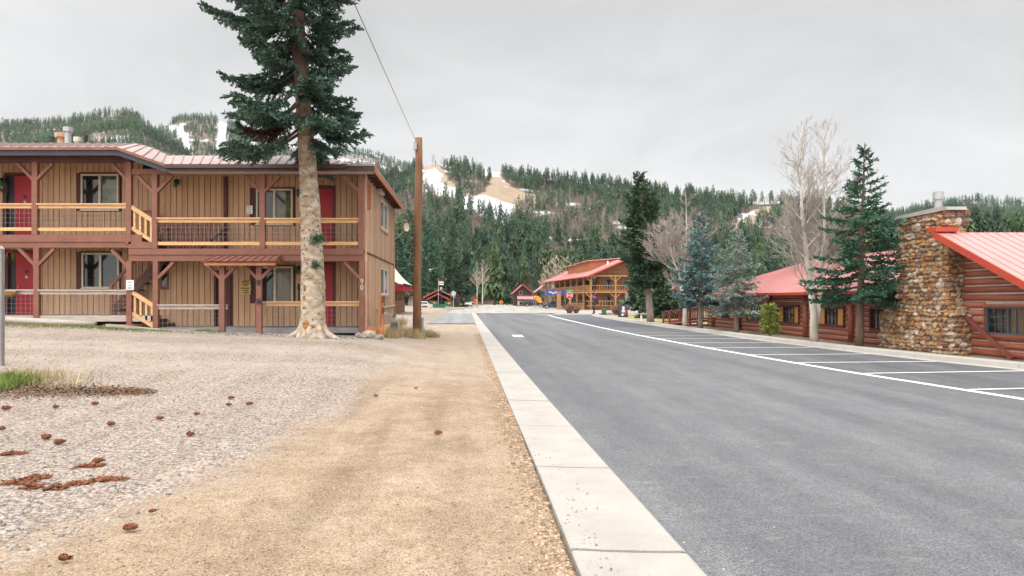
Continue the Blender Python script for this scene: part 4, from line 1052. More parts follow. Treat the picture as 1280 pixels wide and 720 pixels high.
def lodge_window(par, X, y0, y1, z0, z1, frame_m, panes, muntin=True, casing='log_red', wf_=.05):
    f = MB(); c = .09
    f.box(X - .07, X + .1, y0, y1, z1 - c * .6, z1 + .02); f.box(X - .07, X + .1, y0, y1, z0 - .02, z0 + c * .6); f.box(X - .07, X + .1, y0, y0 + c * .6, z0 + c * .6, z1 - c * .6); f.box(X - .07, X + .1, y1 - c * .6, y1, z0 + c * .6, z1 - c * .6)
    o = f.build('window', casing, par)
    y0 += c * .6; y1 -= c * .6; z0 += c * .6; z1 -= c * .6
    f = MB(); xa, xb = X - .03, X + .07
    f.box(xa, xb, y0, y1, z1 - wf_, z1); f.box(xa, xb, y0, y1, z0, z0 + wf_); f.box(xa, xb, y0, y0 + wf_, z0 + wf_, z1 - wf_); f.box(xa, xb, y1 - wf_, y1, z0 + wf_, z1 - wf_)
    tot = y1 - y0 - 2 * wf_; y = y0 + wf_
    for i, (fr, m) in enumerate(panes):
        ya = y + tot * fr
        p = MB(); p.box(X + .03, X + .045, y, ya, z0 + wf_, z1 - wf_); p.build('pane', m, o)
        if i < len(panes) - 1: f.box(xa + .005, xb, ya - wf_ * .4, ya + wf_ * .4, z0 + wf_, z1 - wf_)
        if muntin and m != 'shutter':
            n = 3 if tot * fr > .4 else 2
            for j in range(1, n): yy = y + (ya - y) * j / n; f.box(X + .005, X + .028, yy - .006, yy + .006, z0 + wf_, z1 - wf_)
            for j in range(1, 3): zz = z0 + wf_ + (z1 - z0 - 2 * wf_) * j / 3; f.box(X + .008, X + .026, y, ya, zz - .006, zz + .006)
        y = ya
    f.build('frame', frame_m, o)
M['slate_frame'] = mat('slate blue frame', (.085, .105, .14), None, 5, .5)
M['curtain_warm'] = mat('warm brown blind', (.17, .11, .06), (.07, .045, .03), 2.5, .2, stretch=(1, 9, 1))
lodge_window(lodge, XG, 18.3, 20.05, .62, 1.52, 'slate_frame', [(.5, 'curtain_warm'), (.5, 'glass')])
# roof: near slope, far slope, bright red rake trim
OX = 14.2
e = .05
rib_roof('roof', [(OX, YG0, rake_z(YG0)), (31, YG0, rake_z(YG0)), (31, RY, RZ), (OX, RY, RZ)], 'roof_red', lodge, .3)
rib_roof('roof', [(15.3, YG1 + .5, rake_z(YG1 + .5)), (31, YG1 + .5, rake_z(YG1 + .5)), (31, RY + .002, RZ - .001), (15.3, RY + .002, RZ - .001)], 'roof_red', lodge, .3)
b = MB()
b.prism([(YG0 - .02, rake_z(YG0) + .03), (RY + .05, RZ + .055), (RY + .05, RZ - .16), (YG0 - .02, rake_z(YG0) - .18)], .05, 'x', OX - .055)
b.build('rake_trim', 'red_edge', lodge)
b = MB(); b.box(OX - .06, OX + .62, RY - .12, RY + .3, RZ + .02, RZ + .16); b.build('ridge_cap', 'red_edge', lodge)
b = MB(); b.prism([(YG0, rake_z(YG0) - .07), (RY, RZ - .07), (RY, RZ - .1), (YG0, rake_z(YG0) - .1)], XG + .1 - OX, 'x', OX); b.build('soffit', 'log_dark', lodge)
b = MB(); yb0, yb1 = 20.25, 17.05; b.beam((XG - .19, 20.78, 1.30), (XG - .16, 18.85, .03), .07, .10); tag(b.build('leaning_pole', 'ramp_red', None), 'faded red timber propped against the log wall beside the chimney', 'timber')

# chimney of fieldstone
ch = thing('stone_chimney', 'tall fieldstone chimney with a flared base on the log lodge', 'chimney', (14.9, 22.2, 0))
CX0, CX1 = 14.62, 15.11
def prof(z):      # near and far side of the shaft (Y), front X
    f_ = float(sstep(1.62, 1.18, z))
    f2 = float(np.interp(z, [1.3, 4.5], [0, 1]))
    return 20.90 - .35 * f_ + .04 * f2, 23.35 + .75 * f_ - .10 * f2, CX0 - .12 * f_ + .0 * f2
b = MB(); rows = []
zt = 4.42
for z in np.linspace(-.05, zt, 18):
    a, c, x = prof(z); rows.append([(x + .07, a + .07, z), (x + .07, c - .07, z), (CX1, c - .07, z), (CX1, a + .07, z), (x + .07, a + .07, z)])
b.sheet(rows); b.add(rows[-1][:4], [(0, 1, 2, 3)]); b.build('mortar_core', 'mortar', ch)
def stone_mat():
    m, t, bb = new_mat('mixed fieldstone'); L = t.links
    geo = _n(t, 'ShaderNodeNewGeometry'); cr = _n(t, 'ShaderNodeValToRGB'); e = cr.color_ramp.elements
    cols = [(.30, .16, .08), (.43, .25, .125), (.28, .20, .15), (.48, .38, .29), (.38, .19, .08), (.20, .135, .105), (.42, .31, .215), (.33, .22, .14), (.54, .45, .37), (.40, .22, .10), (.25, .13, .08), (.46, .33, .21)]
    cr.color_ramp.interpolation = 'CONSTANT'
    e[0].color = (*cols[0], 1); e[0].position = 0; e[1].position = 1 / 12; e[1].color = (*cols[1], 1)
    for i, c in enumerate(cols[2:], 2): k = e.new(i / 12); k.color = (*c, 1)
    L.new(geo.outputs['Random Per Island'], cr.inputs[0])
    nz = _n(t, 'ShaderNodeTexNoise'); nz.inputs['Scale'].default_value = 11; nz.inputs['Detail'].default_value = 6; L.new(geo.outputs['Position'], nz.inputs['Vector'])
    r2 = _n(t, 'ShaderNodeValToRGB'); e = r2.color_ramp.elements; e[0].position, e[0].color, e[1].position, e[1].color = .3, (.62, .6, .58, 1), .7, (1.15, 1.13, 1.1, 1); L.new(nz.outputs['Fac'], r2.inputs[0])
    mx = _n(t, 'ShaderNodeMix', data_type='RGBA', blend_type='MULTIPLY'); mx.inputs[0].default_value = 1; L.new(cr.outputs[0], mx.inputs[6]); L.new(r2.outputs[0], mx.inputs[7]); L.new(mx.outputs[2], bb.inputs['Base Color'])
    bn = _n(t, 'ShaderNodeBump'); bn.inputs['Strength'].default_value = .5; bn.inputs['Distance'].default_value = .03; L.new(nz.outputs['Fac'], bn.inputs['Height']); L.new(bn.outputs[0], bb.inputs['Normal']); bb.inputs['Roughness'].default_value = .9
    return m
M['fieldstone'] = stone_mat()
b = MB(); rs = random.Random(3)
z = .06
while z < zt - .03:
    hh = rs.uniform(.10, .17); a, c, x = prof(z)
    y = a - .03
    while y < c:
        ww = rs.uniform(.13, .34); b.blob((x + .06, y + ww / 2, z + rs.uniform(-.03, .03)), (rs.uniform(.06, .13), ww * .56, hh * rs.uniform(.52, .72)), 6, 4, .28, rs); y += ww * .96
    xx = x + .05
    while xx < CX1:       # flank towards the viewer
        ww = rs.uniform(.14, .32); b.blob((xx + ww / 2, a + .06, z + rs.uniform(-.03, .03)), (ww * .56, rs.uniform(.06, .13), hh * rs.uniform(.52, .72)), 6, 4, .28, rs); xx += ww * .96
    z += hh * .98
b.build('stone_facing', 'fieldstone', ch)
b = MB(); b.prism([(20.86, zt - .0), (23.45, zt - .02), (23.4, zt + .09), (21.2, zt + .14), (20.9, zt + .1)], CX1 - CX0 + .14, 'x', CX0 - .06); b.build('chimney_cap', 'concrete', ch)
b = MB(); xf, yf = 14.87, 21.7; b.cyl(xf, yf, zt + .1, zt + .55, .11, 12); o = b.build('flue', 'grey_metal', ch); k = MB(); k.cyl(xf, yf, zt + .43, zt + .68, .15, 12); k.build('flue_cap', 'grey_metal', o)

# long low log wing beyond the chimney
wing = thing('log_wing', 'long low red log wing with amber curtained windows behind the row of trees', 'building', (17, 34, 0))
XW, YW0, YW1, ZE = 15.0, 24.15, 43.2, 1.98
def wy(px): return XW * F / (px - VX)
WN = [(1088.5, 1123, .52, 1.40, [(.62, 'glass'), (.38, 'curtain_warm')]), (1022, 1056.5, .56, 1.38, [(.27, 'shutter'), (.46, 'glass'), (.27, 'shutter')]), (972, 1000, .54, 1.42, [(.25, 'shutter'), (.5, 'glass'), (.25, 'shutter')]),
      (934, 957, .55, 1.44, [(.22, 'shutter'), (.5, 'glass'), (.28, 'shutter')]), (903, 919, .55, 1.46, [(.55, 'glass'), (.45, 'shutter')])]
hs_ = []
for l, r, z0, z1, p in WN: hs_.append((wy(r), wy(l), z0, z1))
lg, co_ = MB(), MB()
log_wall_x(lg, co_, XW, YW0, YW1, .0, ZE - .05, hs_, .198, .100)
lg.build('log_wall', 'log_red', wing, smooth=True); co_.build('chinking', 'chink', wing)
for (l, r, z0, z1, p), h in zip(WN, hs_): lodge_window(wing, XW, h[0], h[1], z0, z1, 'log_dark', p[::-1], True, 'log_dark', .03)
for px in (1066, 1009, 964, 926, 893):
    y = wy(px); b = MB(); b.tube([(XW - .06, y, .0), (XW - .06, y, ZE - .06)], .13, 10); b.build('post', 'log_red' if px != 926 else 'log_dark', wing, smooth=True)
b = MB(); b.box(XW + .23, 23, YW1 - .3, YW1 - .1, 0, ZE); b.build('wall', 'log_dark', wing)
XE, RXX, ZR = 14.35, 19.4, 3.92
y0, y1, yr = YW0 + .0, YW1 + .6, YW1 - 4.6
rib_roof('roof', [(XE, y0 + .2, ZE), (XE, y1, ZE), (RXX, yr, ZR), (RXX, y0 + .2, ZR)], 'roof_red', wing, .3)
rib_roof('roof', [(XE, y1 + .002, ZE), (RXX * 2 - XE, y1 + .002, ZE), (RXX + .01, yr, ZR), (RXX - .01, yr, ZR)], 'roof_red', wing, .3)
rib_roof('roof', [(RXX * 2 - XE, y0 + .2, ZE), (RXX * 2 - XE, y1, ZE), (RXX + .002, yr, ZR), (RXX + .002, y0 + .2, ZR)], 'roof_red', wing, .3)
b = MB(); b.box(XE - .06, XE - .002, y0 + .2, y1 + .06, ZE - .10, ZE + .02); b.box(XE, RXX * 2 - XE, y1 + .01, y1 + .07, ZE - .10, ZE + .02); b.build('eave_trim', 'red_edge', wing)
b = MB(); b.box(XE, XW + .04, y0 + .25, y1 - .05, ZE - .09, ZE - .06); b.build('soffit', 'log_dark', wing)

# ramp with railing at the far end of the wing
ramp = thing('wooden_ramp', 'red brown wooden ramp with picket railing at the far end of the log wing', 'ramp', (13.2, 44.6, 0))
b = MB(); b.prism([(12.3, .06), (15.6, .42), (15.6, .30), (12.3, .0)], 1.4, 'y', 43.9); b.build('deck', 'ramp_red', ramp)
def picket(x0, x1, y, z0, z1, h):
    b = MB(); b.beam((x0, y, z0 + h), (x1, y, z1 + h), .12, .07); b.beam((x0, y, z0 + .14), (x1, y, z1 + .14), .06, .07)
    o = b.build('railing', 'ramp_red', ramp); n = int((x1 - x0) / .14)
    k = MB()
    for i in range(1, n):
        x = x0 + (x1 - x0) * i / n; z = z0 + (z1 - z0) * i / n; k.box(x - .02, x + .02, y - .02, y + .02, z + .15, z + h - .04)
    k.build('picket', 'ramp_red', o)
    for i in range(3):
        k = MB(); x = x0 + (x1 - x0) * i / 2; z = z0 + (z1 - z0) * i / 2; k.box(x - .06, x + .06, y - .06, y + .06, .02, z + h + .05); k.build('post', 'ramp_red', o)
picket(ax(837, 43.7), ax(888, 43.7), 43.7, .1, .38, .82); picket(ax(829, 45.6), ax(872, 45.6), 45.6, .06, .3, .82)

# orange clad shed and the red chairs beyond the pine
shed = thing('orange_shed', 'orange clad building with a red roof edge behind the spruces', 'building', (ax(868, 62), 62, 0))
x0, x1 = ax(842, 62), ax(905, 62)
b = MB(); b.box(x0, x1, 62, 67, .6, 2.0); b.build('wall', 'rust_wall', shed); b = MB(); b.box(x0, x1, 61.96, 66.9, 0, .6); b.build('stone_base', 'rock', shed)
rib_roof('roof', [(x0 - .3, 61.4, 1.95), (x1 + .3, 61.4, 1.95), (x1 + .3, 65, 3.0), (x0 - .3, 65, 3.0)], 'roof_red', shed, .35)
b = MB(); b.box(x0 - .3, x1 + .3, 61.33, 61.39, 1.83, 1.99); b.build('eave_trim', 'red_edge', shed)
for i, px in enumerate((837, 844)):
    D = 82; c = thing('deck_chair', ('left red slatted garden chair beyond the leaning pine', 'right red slatted garden chair beyond the leaning pine')[i], 'chair', (ax(px, D), D, .0), R(-8 + 14 * i), 'red garden chairs', world=False)
    b = MB(); b.box(-.3, .3, -.3, .25, .36, .41); b.build('seat', 'red_cloth', c)
    for j in range(5): b = MB(); b.beam((-.26 + .13 * j, .22, .38), (-.28 + .14 * j, .5, 1.05 + .06 * (2 - abs(j - 2))), .11, .025, (0, 1, 0)); b.build('back_slat', 'red_cloth', c)
    for s in (-1, 1):
        b = MB(); b.box(s * .34 - .06, s * .34 + .06, -.4, .3, .58, .61); b.build('armrest', 'red_cloth', c)
        b = MB(); b.box(s * .31 - .025, s * .31 + .025, -.34, -.27, 0, .58); b.build('leg', 'red_cloth', c)
        b = MB(); b.box(s * .31 - .025, s * .31 + .025, .2, .27, 0, .58); b.build('leg', 'red_cloth', c)
# ------------------------------------------------------------------ honey log hotel across the corner
TH = math.atan2(3.0, 39.0)
hotel = thing('log_hotel', 'two storey honey log hotel with balconies and a faded red roof at the street corner', 'building', (19.6, 111, 0), TH, world=False)
HL, HWD, ZE2, HR = 40.0, 12.4, 5.75, .43
zr = ZE2 + HR * HWD / 2
b = MB(); b.box(2.0, HWD - .3, 2.0, HL - .5, 0, ZE2 + .2); b.prism([(1.0, ZE2 + .15), (HWD - 1.0, ZE2 + .15), (HWD / 2, zr - .35)], .25, 'y', 1.0); b.build('wall', 'honey_wall', hotel)
b = MB(); b.box(-.2, HWD, -.2, 1.98, 2.82, 3.08); b.box(-.2, 1.98, 1.98, HL, 2.82, 3.08); b.build('balcony_floor', 'pine_wood', hotel)
b = MB(); b.box(-.1, HWD, -.1, .12, ZE2 - .28, ZE2); b.box(-.1, .12, .121, HL, ZE2 - .28, ZE2); b.build('eave_beam', 'pine_wood', hotel)
def hpost(x, y, ax_):
    b = MB(); b.box(x - .13, x + .13, y - .13, y + .13, 0, 2.81); o = b.build('post', 'pine_wood', hotel)
    b = MB(); b.box(x - .13, x + .13, y - .13, y + .13, 3.085, ZE2 - .281); o2 = b.build('post', 'pine_wood', hotel)
    for oo, z in ((o, 2.8), (o2, ZE2 - .29)):
        for s in (-1, 1):
            k = MB()
            if ax_ == 'x': k.beam((x, y, z - .85), (x + s * .8, y, z - .05), .14, .14)
            else: k.beam((x, y, z - .85), (x, y + s * .8, z - .05), .14, .14)
            k.build('brace', 'pine_wood', oo)
for i in range(4): hpost(.0 + i * 4.05, 0, 'x')
for i in range(1, 9): hpost(0, i * 4.9, 'y')
def hrail(x0, y0, x1, y1, z):
    b = MB(); b.beam((x0, y0, z + .95), (x1, y1, z + .95), .14, .12); b.beam((x0, y0, z + .15), (x1, y1, z + .15), .1, .1); o = b.build('railing', 'pine_wood', hotel)
    n = int(math.hypot(x1 - x0, y1 - y0) / .42); k = MB()
    for i in range(1, n):
        f_ = i / n; x, y = x0 + (x1 - x0) * f_, y0 + (y1 - y0) * f_; k.box(x - .04, x + .04, y - .04, y + .04, z + .2, z + .9)
    k.build('baluster', 'pine_wood', o)
hrail(.13, 0, HWD, 0, 3.08); hrail(0, .13, 0, HL, 3.08); hrail(0, 5, 0, 14.5, .1); hrail(-.9, -.4, 3.6, -.4, .55)
def hwin(x0, x1, y0, y1, z0, z1, m='glass'):
    if x1 - x0 < y1 - y0: f = MB(); f.box(1.9, 2.0, y0 - .12, y1 + .12, z0 - .12, z1 + .12); o = f.build('window', 'trim', hotel); f = MB(); f.box(1.87, 1.899, y0, y1, z0, z1); f.build('pane', m, o)
    else: f = MB(); f.box(x0 - .12, x1 + .12, 1.9, 2.0, z0 - .12, z1 + .12); o = f.build('window', 'trim', hotel); f = MB(); f.box(x0, x1, 1.87, 1.899, z0, z1); f.build('pane', m, o)
for i in range(7):
    y = 4 + i * 5.1
    hwin(2, 2, y, y + 1.1, 3.5, 5.1); hwin(2, 2, y + 1.8, y + 2.7, 3.1, 5.1, 'dark_wood'); hwin(2, 2, y, y + 1.5, .9, 2.3); hwin(2, 2, y + 2.2, y + 3.1, .1, 2.2, 'dark_wood')
for i in range(3):
    x = 2.6 + i * 3.2
    hwin(x, x + 1.3, 2, 2, 3.6, 5.0); hwin(x + .1, x + 1.5, 2, 2, .8, 2.2)
# roof: front slope, hidden slope, lower porch apron at the far end
ov = .75
rib_roof('roof', [(-ov, -ov, ZE2 - HR * ov + .12), (-ov, HL + ov, ZE2 - HR * ov + .12), (HWD / 2, HL + ov, zr + .12), (HWD / 2, -ov, zr + .12)], 'roof_red', hotel, .6, .14)
rib_roof('roof', [(HWD + ov, -ov, ZE2 - HR * ov + .12), (HWD + ov, HL + ov, ZE2 - HR * ov + .12), (HWD / 2 + .002, HL + ov, zr + .119), (HWD / 2 + .002, -ov, zr + .119)], 'roof_red', hotel, .6, .14)
b = MB(); b.prism([(-ov, ZE2 - HR * ov - .1), (HWD / 2, zr - .1), (HWD / 2, zr + .16), (-ov, ZE2 - HR * ov + .16)], .06, 'y', -ov - .065); b.prism([(HWD + ov, ZE2 - HR * ov - .1), (HWD / 2 + .002, zr - .1), (HWD / 2 + .002, zr + .16), (HWD + ov, ZE2 - HR * ov + .16)], .06, 'y', -ov - .065); b.box(-ov - .06, -ov - .002, -ov, HL + ov, ZE2 - HR * ov - .06, ZE2 - HR * ov + .12); b.build('roof_trim', 'red_edge', hotel)
def dormer(y0, y1, zt, x0=2.2):
    xr = (zt - .45 - ZE2) / HR
    b = MB(); b.prism([(x0, ZE2 + HR * x0 - .1), (x0, zt - .42), (xr + .2, zt - .12), (xr + .6, ZE2 + HR * xr)], y1 - y0, 'y', y0); o = b.build('dormer', 'rust_wall', hotel)
    rib_roof('roof', [(x0 - .45, y0 - .35, zt - .42), (x0 - .45, y1 + .35, zt - .42), (xr + .8, y1 + .35, zt + .06), (xr + .8, y0 - .35, zt + .06)], 'roof_red', o, .6, .14)
dormer(8.5, 19, 9.0, 2.0); dormer(21, 28, 8.9, 2.4)
b = MB(); b.cyl(4.2, 5, 7.2, 8.3, .14, 8); b.cyl(3.6, 31, 6.9, 8.7, .12, 8); b.build('flue', 'white', hotel)
b = MB(); b.sheet([[(-2.3, HL - .5, 3.4), (-2.3, HL + 3, 3.4)], [(-.2, HL - .5, 5.0), (-.2, HL + 3, 5.0)]]); b.sheet([[(-2.3, HL - .5, 3.3), (-2.3, HL + 3, 3.3)], [(-.2, HL - .5, 4.9), (-.2, HL + 3, 4.9)]]); b.build('side_roof', 'roof_red', hotel)
for y in (HL - .3, HL + 2.6): b = MB(); b.box(-2.2, -2.05, y, y + .15, 0, 3.28); b.build('post', 'pine_wood', hotel)
b = MB(); b.box(6.2, 9.6, -.9, -.45, .38, .46); b.box(6.2, 9.6, -.42, -.36, .5, .95); b.box(6.4, 6.5, -.85, -.4, 0, .379); b.box(9.3, 9.4, -.85, -.4, 0, .379)
o = thing('porch_bench', 'pale wooden bench on the hotel front walk behind the bare round shrub', 'bench', (27.2, 110.2, 0), TH, world=False)
k = MB(); k.box(-1.4, 1.4, -.3, .2, .40, .46); k.build('seat', 'rail_grey', o); k = MB(); k.box(-1.4, 1.4, .2, .26, .5, .95); k.build('backrest', 'rail_grey', o)
for s in (-1.25, 1.25): k = MB(); k.box(s - .05, s + .05, -.28, .26, 0, .399); k.build('leg', 'rail_grey', o)
# blue banner on the hotel
c = at(694, 366, 128); o = thing('hotel_banner', 'blue banner with white script hung on the hotel porch', 'banner', tuple(c))
b = MB(); w_ = 1.75; b.box(c.x - w_, c.x + w_, 127.9, 127.96, c.z - .5, c.z + .5); b.build('banner_cloth', 'blue_cloth', o)
b = MB(); b.tube([(c.x - 1.2 + .12 * i, 127.87, c.z + .24 * math.sin(i * 1.9) + .1 * math.sin(i * .7)) for i in range(19)], .07, 4); b.build('lettering', 'white', o)
tp = thing('timber_pillar', 'square honey timber pillar standing before the hotel at the kerb', 'post', (ax(698.5, 118), 118, 0)); x = ax(698.5, 118)
b = MB(); b.box(x - .33, x + .33, 117.7, 118.3, 0, 3.0); b.build('shaft', 'pine_wood', tp); b = MB(); b.box(x - .42, x + .42, 117.6, 118.4, 3.002, 3.15); b.build('cap', 'pine_wood', tp)
for i, (px, py) in enumerate(((687, 374), (702, 369), (723, 366))):
    pass

# red roofed cabin at the end of the street
cab = thing('red_roof_cabin', 'small dark cabin with a red gable roof at the foot of the hill', 'cabin', (ax(653.5, 200), 200, 0))
x0, x1 = ax(642.5, 200), ax(664, 200); xm = (x0 + x1) / 2
b = MB(); b.box(x0, x1, 200, 207, 0, 3.9); b.prism([(x0, 3.9), (x1, 3.9), (xm, 5.9)], .3, 'y', 200); b.build('wall', 'cabin_dark', cab)
for s in (-1, 1):
    rib_roof('roof', [(xm + s * 3.1, 199, 3.55), (xm + s * 3.1, 207.5, 3.55), (xm, 207.5, 6.25), (xm, 199, 6.25)], 'roof_red' if s < 0 else 'roof_copper', cab, .6, .2)
    b = MB(); b.prism([(xm + s * 3.15, 3.4), (xm, 6.1), (xm, 6.35), (xm + s * 3.15, 3.65)], .1, 'y', 198.89); b.build('rake_trim', 'red_edge', cab)
b = MB(); b.sheet([[(x0 + .8, 196.6, 1.9), (x1 + 1.8, 196.6, 1.9)], [(x0 + .8, 199.95, 2.9), (x1 + 1.8, 199.95, 2.9)]]); b.build('porch_roof', 'roof_red', cab)
b = MB(); b.box(xm - 1.0, xm - .1, 199.9, 199.98, 3.2, 4.3); o = b.build('window', 'grey_metal', cab); b = MB(); b.box(xm - .9, xm - .2, 199.86, 199.899, 3.3, 4.2); b.build('pane', 'glass', o)
b = MB(); b.box(x0 + 1, x1 - .6, 198.3, 199.6, .15, 1.5); b.build('porch_panel', 'off_white', cab)
b = MB(); b.box(x0 + 1.5, x1 - 1.5, 198.22, 198.29, .3, 1.0); b.build('porch_gap', 'cabin_dark', cab)
o = thing('orange_canopy', 'orange round topped tent beside the dark cabin', 'tent', (ax(670.5, 192), 192, 0)); x = ax(670.8, 192)
b = MB(); b.prism([(x + 1.35 * math.cos(a) * 1.0, .9 + 1.9 * math.sin(a)) for a in np.linspace(0, PI, 14)], 3.0, 'y', 190.5); b.build('tent_roof', 'orange_canopy', o); b = MB(); b.box(x - 1.3, x + 1.3, 190.6, 193.4, 0, .899); b.build('tent_wall', 'white', o)

# dark lodge with gables beyond the crossing
dl = thing('dark_lodge', 'low dark brown lodge with red edged gables beyond the green bins', 'building', (ax(548, 135), 135, 0))
x0, x1 = ax(527, 135), ax(574, 135); xm = ax(549, 135)
b = MB(); b.box(x0, x1, 136, 146, 0, 2.3); b.prism([(ax(531, 136), 2.3), (ax(566, 136), 2.3), (xm, 3.35)], .3, 'y', 136); b.build('wall', 'cabin_dark', dl)
for (xa, xb, xc, z0, z1, y, m) in ((ax(529, 134), ax(569, 134), xm, 2.2, 3.75, 133.6, 'roof_copper'), (ax(533, 132), ax(562, 132), ax(547.5, 132), 1.75, 2.95, 131.5, 'red_edge')):
    for e0 in (xa, xb):
        rib_roof('roof', [(e0, y, z0), (e0, y + 9, z0), (xc, y + 9, z1), (xc, y, z1)], 'roof_red', dl, .8, .16)
    b = MB(); b.prism([(xa, z0 - .2), (xc, z1 - .2), (xb, z0 - .2), (xb, z0 + .05), (xc, z1 + .06), (xa, z0 + .05)], .1, 'y', y - .11); b.build('rake_trim', m, dl)
for px in (536, 541, 553, 559, 564): b = MB(); x = ax(px, 133); b.box(x - .12, x + .12, 132.6, 132.85, 0, 2.3); b.build('post', 'cabin_dark', dl)
b = MB(); b.box(ax(546, 136), ax(549.5, 136), 135.9, 135.99, 0, 1.7); b.build('door', 'red_cloth', dl)
b = MB(); b.box(ax(533, 140), ax(537, 140), 139, 140, 2.3, 3.2); b.build('chimney', 'rock_grey', dl)
fl = thing('flagpole', 'flagpole with a red and white flag above the dark lodge', 'flagpole', (ax(548, 130), 130, 0)); x = ax(548, 130)
b = MB(); b.cyl(x, 130, 0, 5.8, .07, 8, .04); b.build('pole', 'grey_metal', fl)
for k in range(4):
    b = MB(); b.sheet([[(x + .05 + .16 * j, 130 + .1 * math.sin(j), 5.4 - .2 * k - .02 * j) for j in range(7)], [(x + .05 + .16 * j, 130 + .1 * math.sin(j), 5.2 - .2 * k - .02 * j) for j in range(7)]]); b.build('stripe', 'stop_red' if k % 2 == 0 else 'white', fl)

# restaurant corner with the shingled bell roof behind the motel
rs_ = thing('shingle_roof_shop', 'timber shop with a curved pale shingle roof and red fascia behind the motel', 'building', (-9, 57, 0))
xr = -6.25
b = MB(); b.box(-14, xr, 53, 64.5, 0, 2.75); b.build('wall', 'orange_wood', rs_)
b = MB()
for z in (.25, .6, .95, 1.3): b.box(xr + .002, xr + .07, 52.95, 64.5, z - .15, z + .15)
b.build('log_course', 'honey_wall', rs_)
for y in (54, 56.2, 58.6, 61, 63.4):
    b = MB(); b.box(xr + .002, xr + .06, y, y + 1.2, 1.5, 2.5); o = b.build('window', 'pine_wood', rs_); b = MB(); b.box(xr + .061, xr + .075, y + .15, y + 1.05, 1.6, 2.4); b.build('pane', 'glass', o)
ye = 52.2; pr = [(-5.15, 2.95), (-5.5, 3.02), (-5.9, 3.25), (-6.4, 3.7), (-7.0, 4.4), (-8.0, 5.7), (-9.2, 7.0)]
b = MB(); b.sheet([[(x, ye, z) for x, z in pr], [(x, 65.5, z) for x, z in pr]]); b.sheet([[(x, ye, z - .12) for x, z in pr], [(x, 65.5, z - .12) for x, z in pr]]); b.sheet([[(x, ye, z - .12) for x, z in pr], [(x, ye, z) for x, z in pr]]); b.build('roof', 'shingle', rs_)
b = MB(); b.box(-6.2, -5.45, 54.2, 54.3, 2.36, 2.86); b.build('end_fascia', 'stop_red', rs_); b = MB(); b.box(-5.45, -5.38, 54.2, 65, 2.4, 2.85); b.build('red_fascia', 'red_cloth', rs_); b = MB(); b.box(xr, -5.46, 54.31, 65, 2.6, 2.7); b.build('soffit', 'cabin_dark', rs_)
o = thing('planter_tub', 'dark square planter tub on the pavement beside the timber shop', 'planter', (ax(507, 78), 78, 0)); x = ax(507, 78)
b = MB(); b.box(x - .24, x + .24, 77.8, 78.25, 0, .34); b.build('tub', 'plate_dark', o); b = MB(); b.blob((x, 78, .42), (.25, .22, .14), 8, 5, .3); b.build('soil_mound', 'rock_grey', o)
o = thing('far_kiosk', 'small pinkish kiosk with a dark roof left of the utility pole', 'kiosk', (ax(511, 120), 120, 0))
b = MB(); b.box(ax(510, 120), ax(516, 120), 120, 122, 0, 2.0); b.build('wall', 'off_white', o); b = MB(); b.prism([(ax(502, 119), 2.0), (ax(519, 119), 2.0), (ax(508, 119), 3.2)], 3.2, 'y', 119); b.build('roof', 'roof_copper', o); b = MB(); b.box(ax(503, 120), ax(509.8, 120), 120.2, 122, 0, 1.9); b.build('dark_bay', 'cabin_dark', o)

# bins, cabinets and skips along the crossing
def skip(px0, px1, py0, D, name, label, cat, m, mark=None, depth=1.6):
    x0, x1, z = ax(px0, D), ax(px1, D), az(py0, D); o = thing(name, label, cat, ((x0 + x1) / 2, D, 0))
    b = MB(); b.prism([(x0 + .05, .06), (x1 - .05, .06), (x1, z), (x0, z)], depth, 'y', D); b.build('bin_body', m, o)
    b = MB(); b.box(x0 - .04, x1 + .04, D - .05, D + depth + .04, z + .002, z + .08); b.build('bin_rim', m, o)
    for s in (.25, .5, .75): b = MB(); x = x0 + (x1 - x0) * s; b.box(x - .04, x + .04, D - .06, D - .001, .1, z - .02); b.build('rib', m, o)
    if mark: b = MB(); c = ax(mark, D); b.prism([(c - .35, z - .35), (c, z - .55), (c + .35, z - .35), (c, z - .12)], .03, 'y', D - .1); b.build('warning_plate', 'orange', o)
skip(541, 556, 381, 104, 'steel_skip', 'nearest dark green steel skip at the crossing', 'skip', 'green_metal')
skip(536.5, 547.5, 376.3, 126, 'steel_skip', 'green steel skip with an orange diamond before the dark lodge door', 'skip', 'green_metal', 543)
skip(555.5, 566.5, 376.8, 126, 'steel_skip', 'green steel skip with an orange diamond beside the round sign', 'skip', 'green_metal', 561)
skip(534.2, 540.6, 382, 104, 'utility_cabinet', 'cream utility cabinet left of the nearest green skip', 'cabinet', 'cream', None, .8)
skip(527.6, 533.6, 383, 104, 'slat_crate', 'brown slatted crate left of the cream utility cabinet', 'crate', 'dark_wood', None, .8)
b = MB(); b.box(ax(498, 112), ax(541, 112), 112, 112.4, 0, .72); tag(b.build('low_wall', 'concrete_dull'), 'low pale concrete wall behind the crate and cabinet', 'wall')
b = MB(); b.box(ax(557, 116), ax(581, 116), 116, 116.4, 0, .45); tag(b.build('low_wall', 'concrete_dull'), 'low pale concrete wall right of the nearest green skip', 'wall')
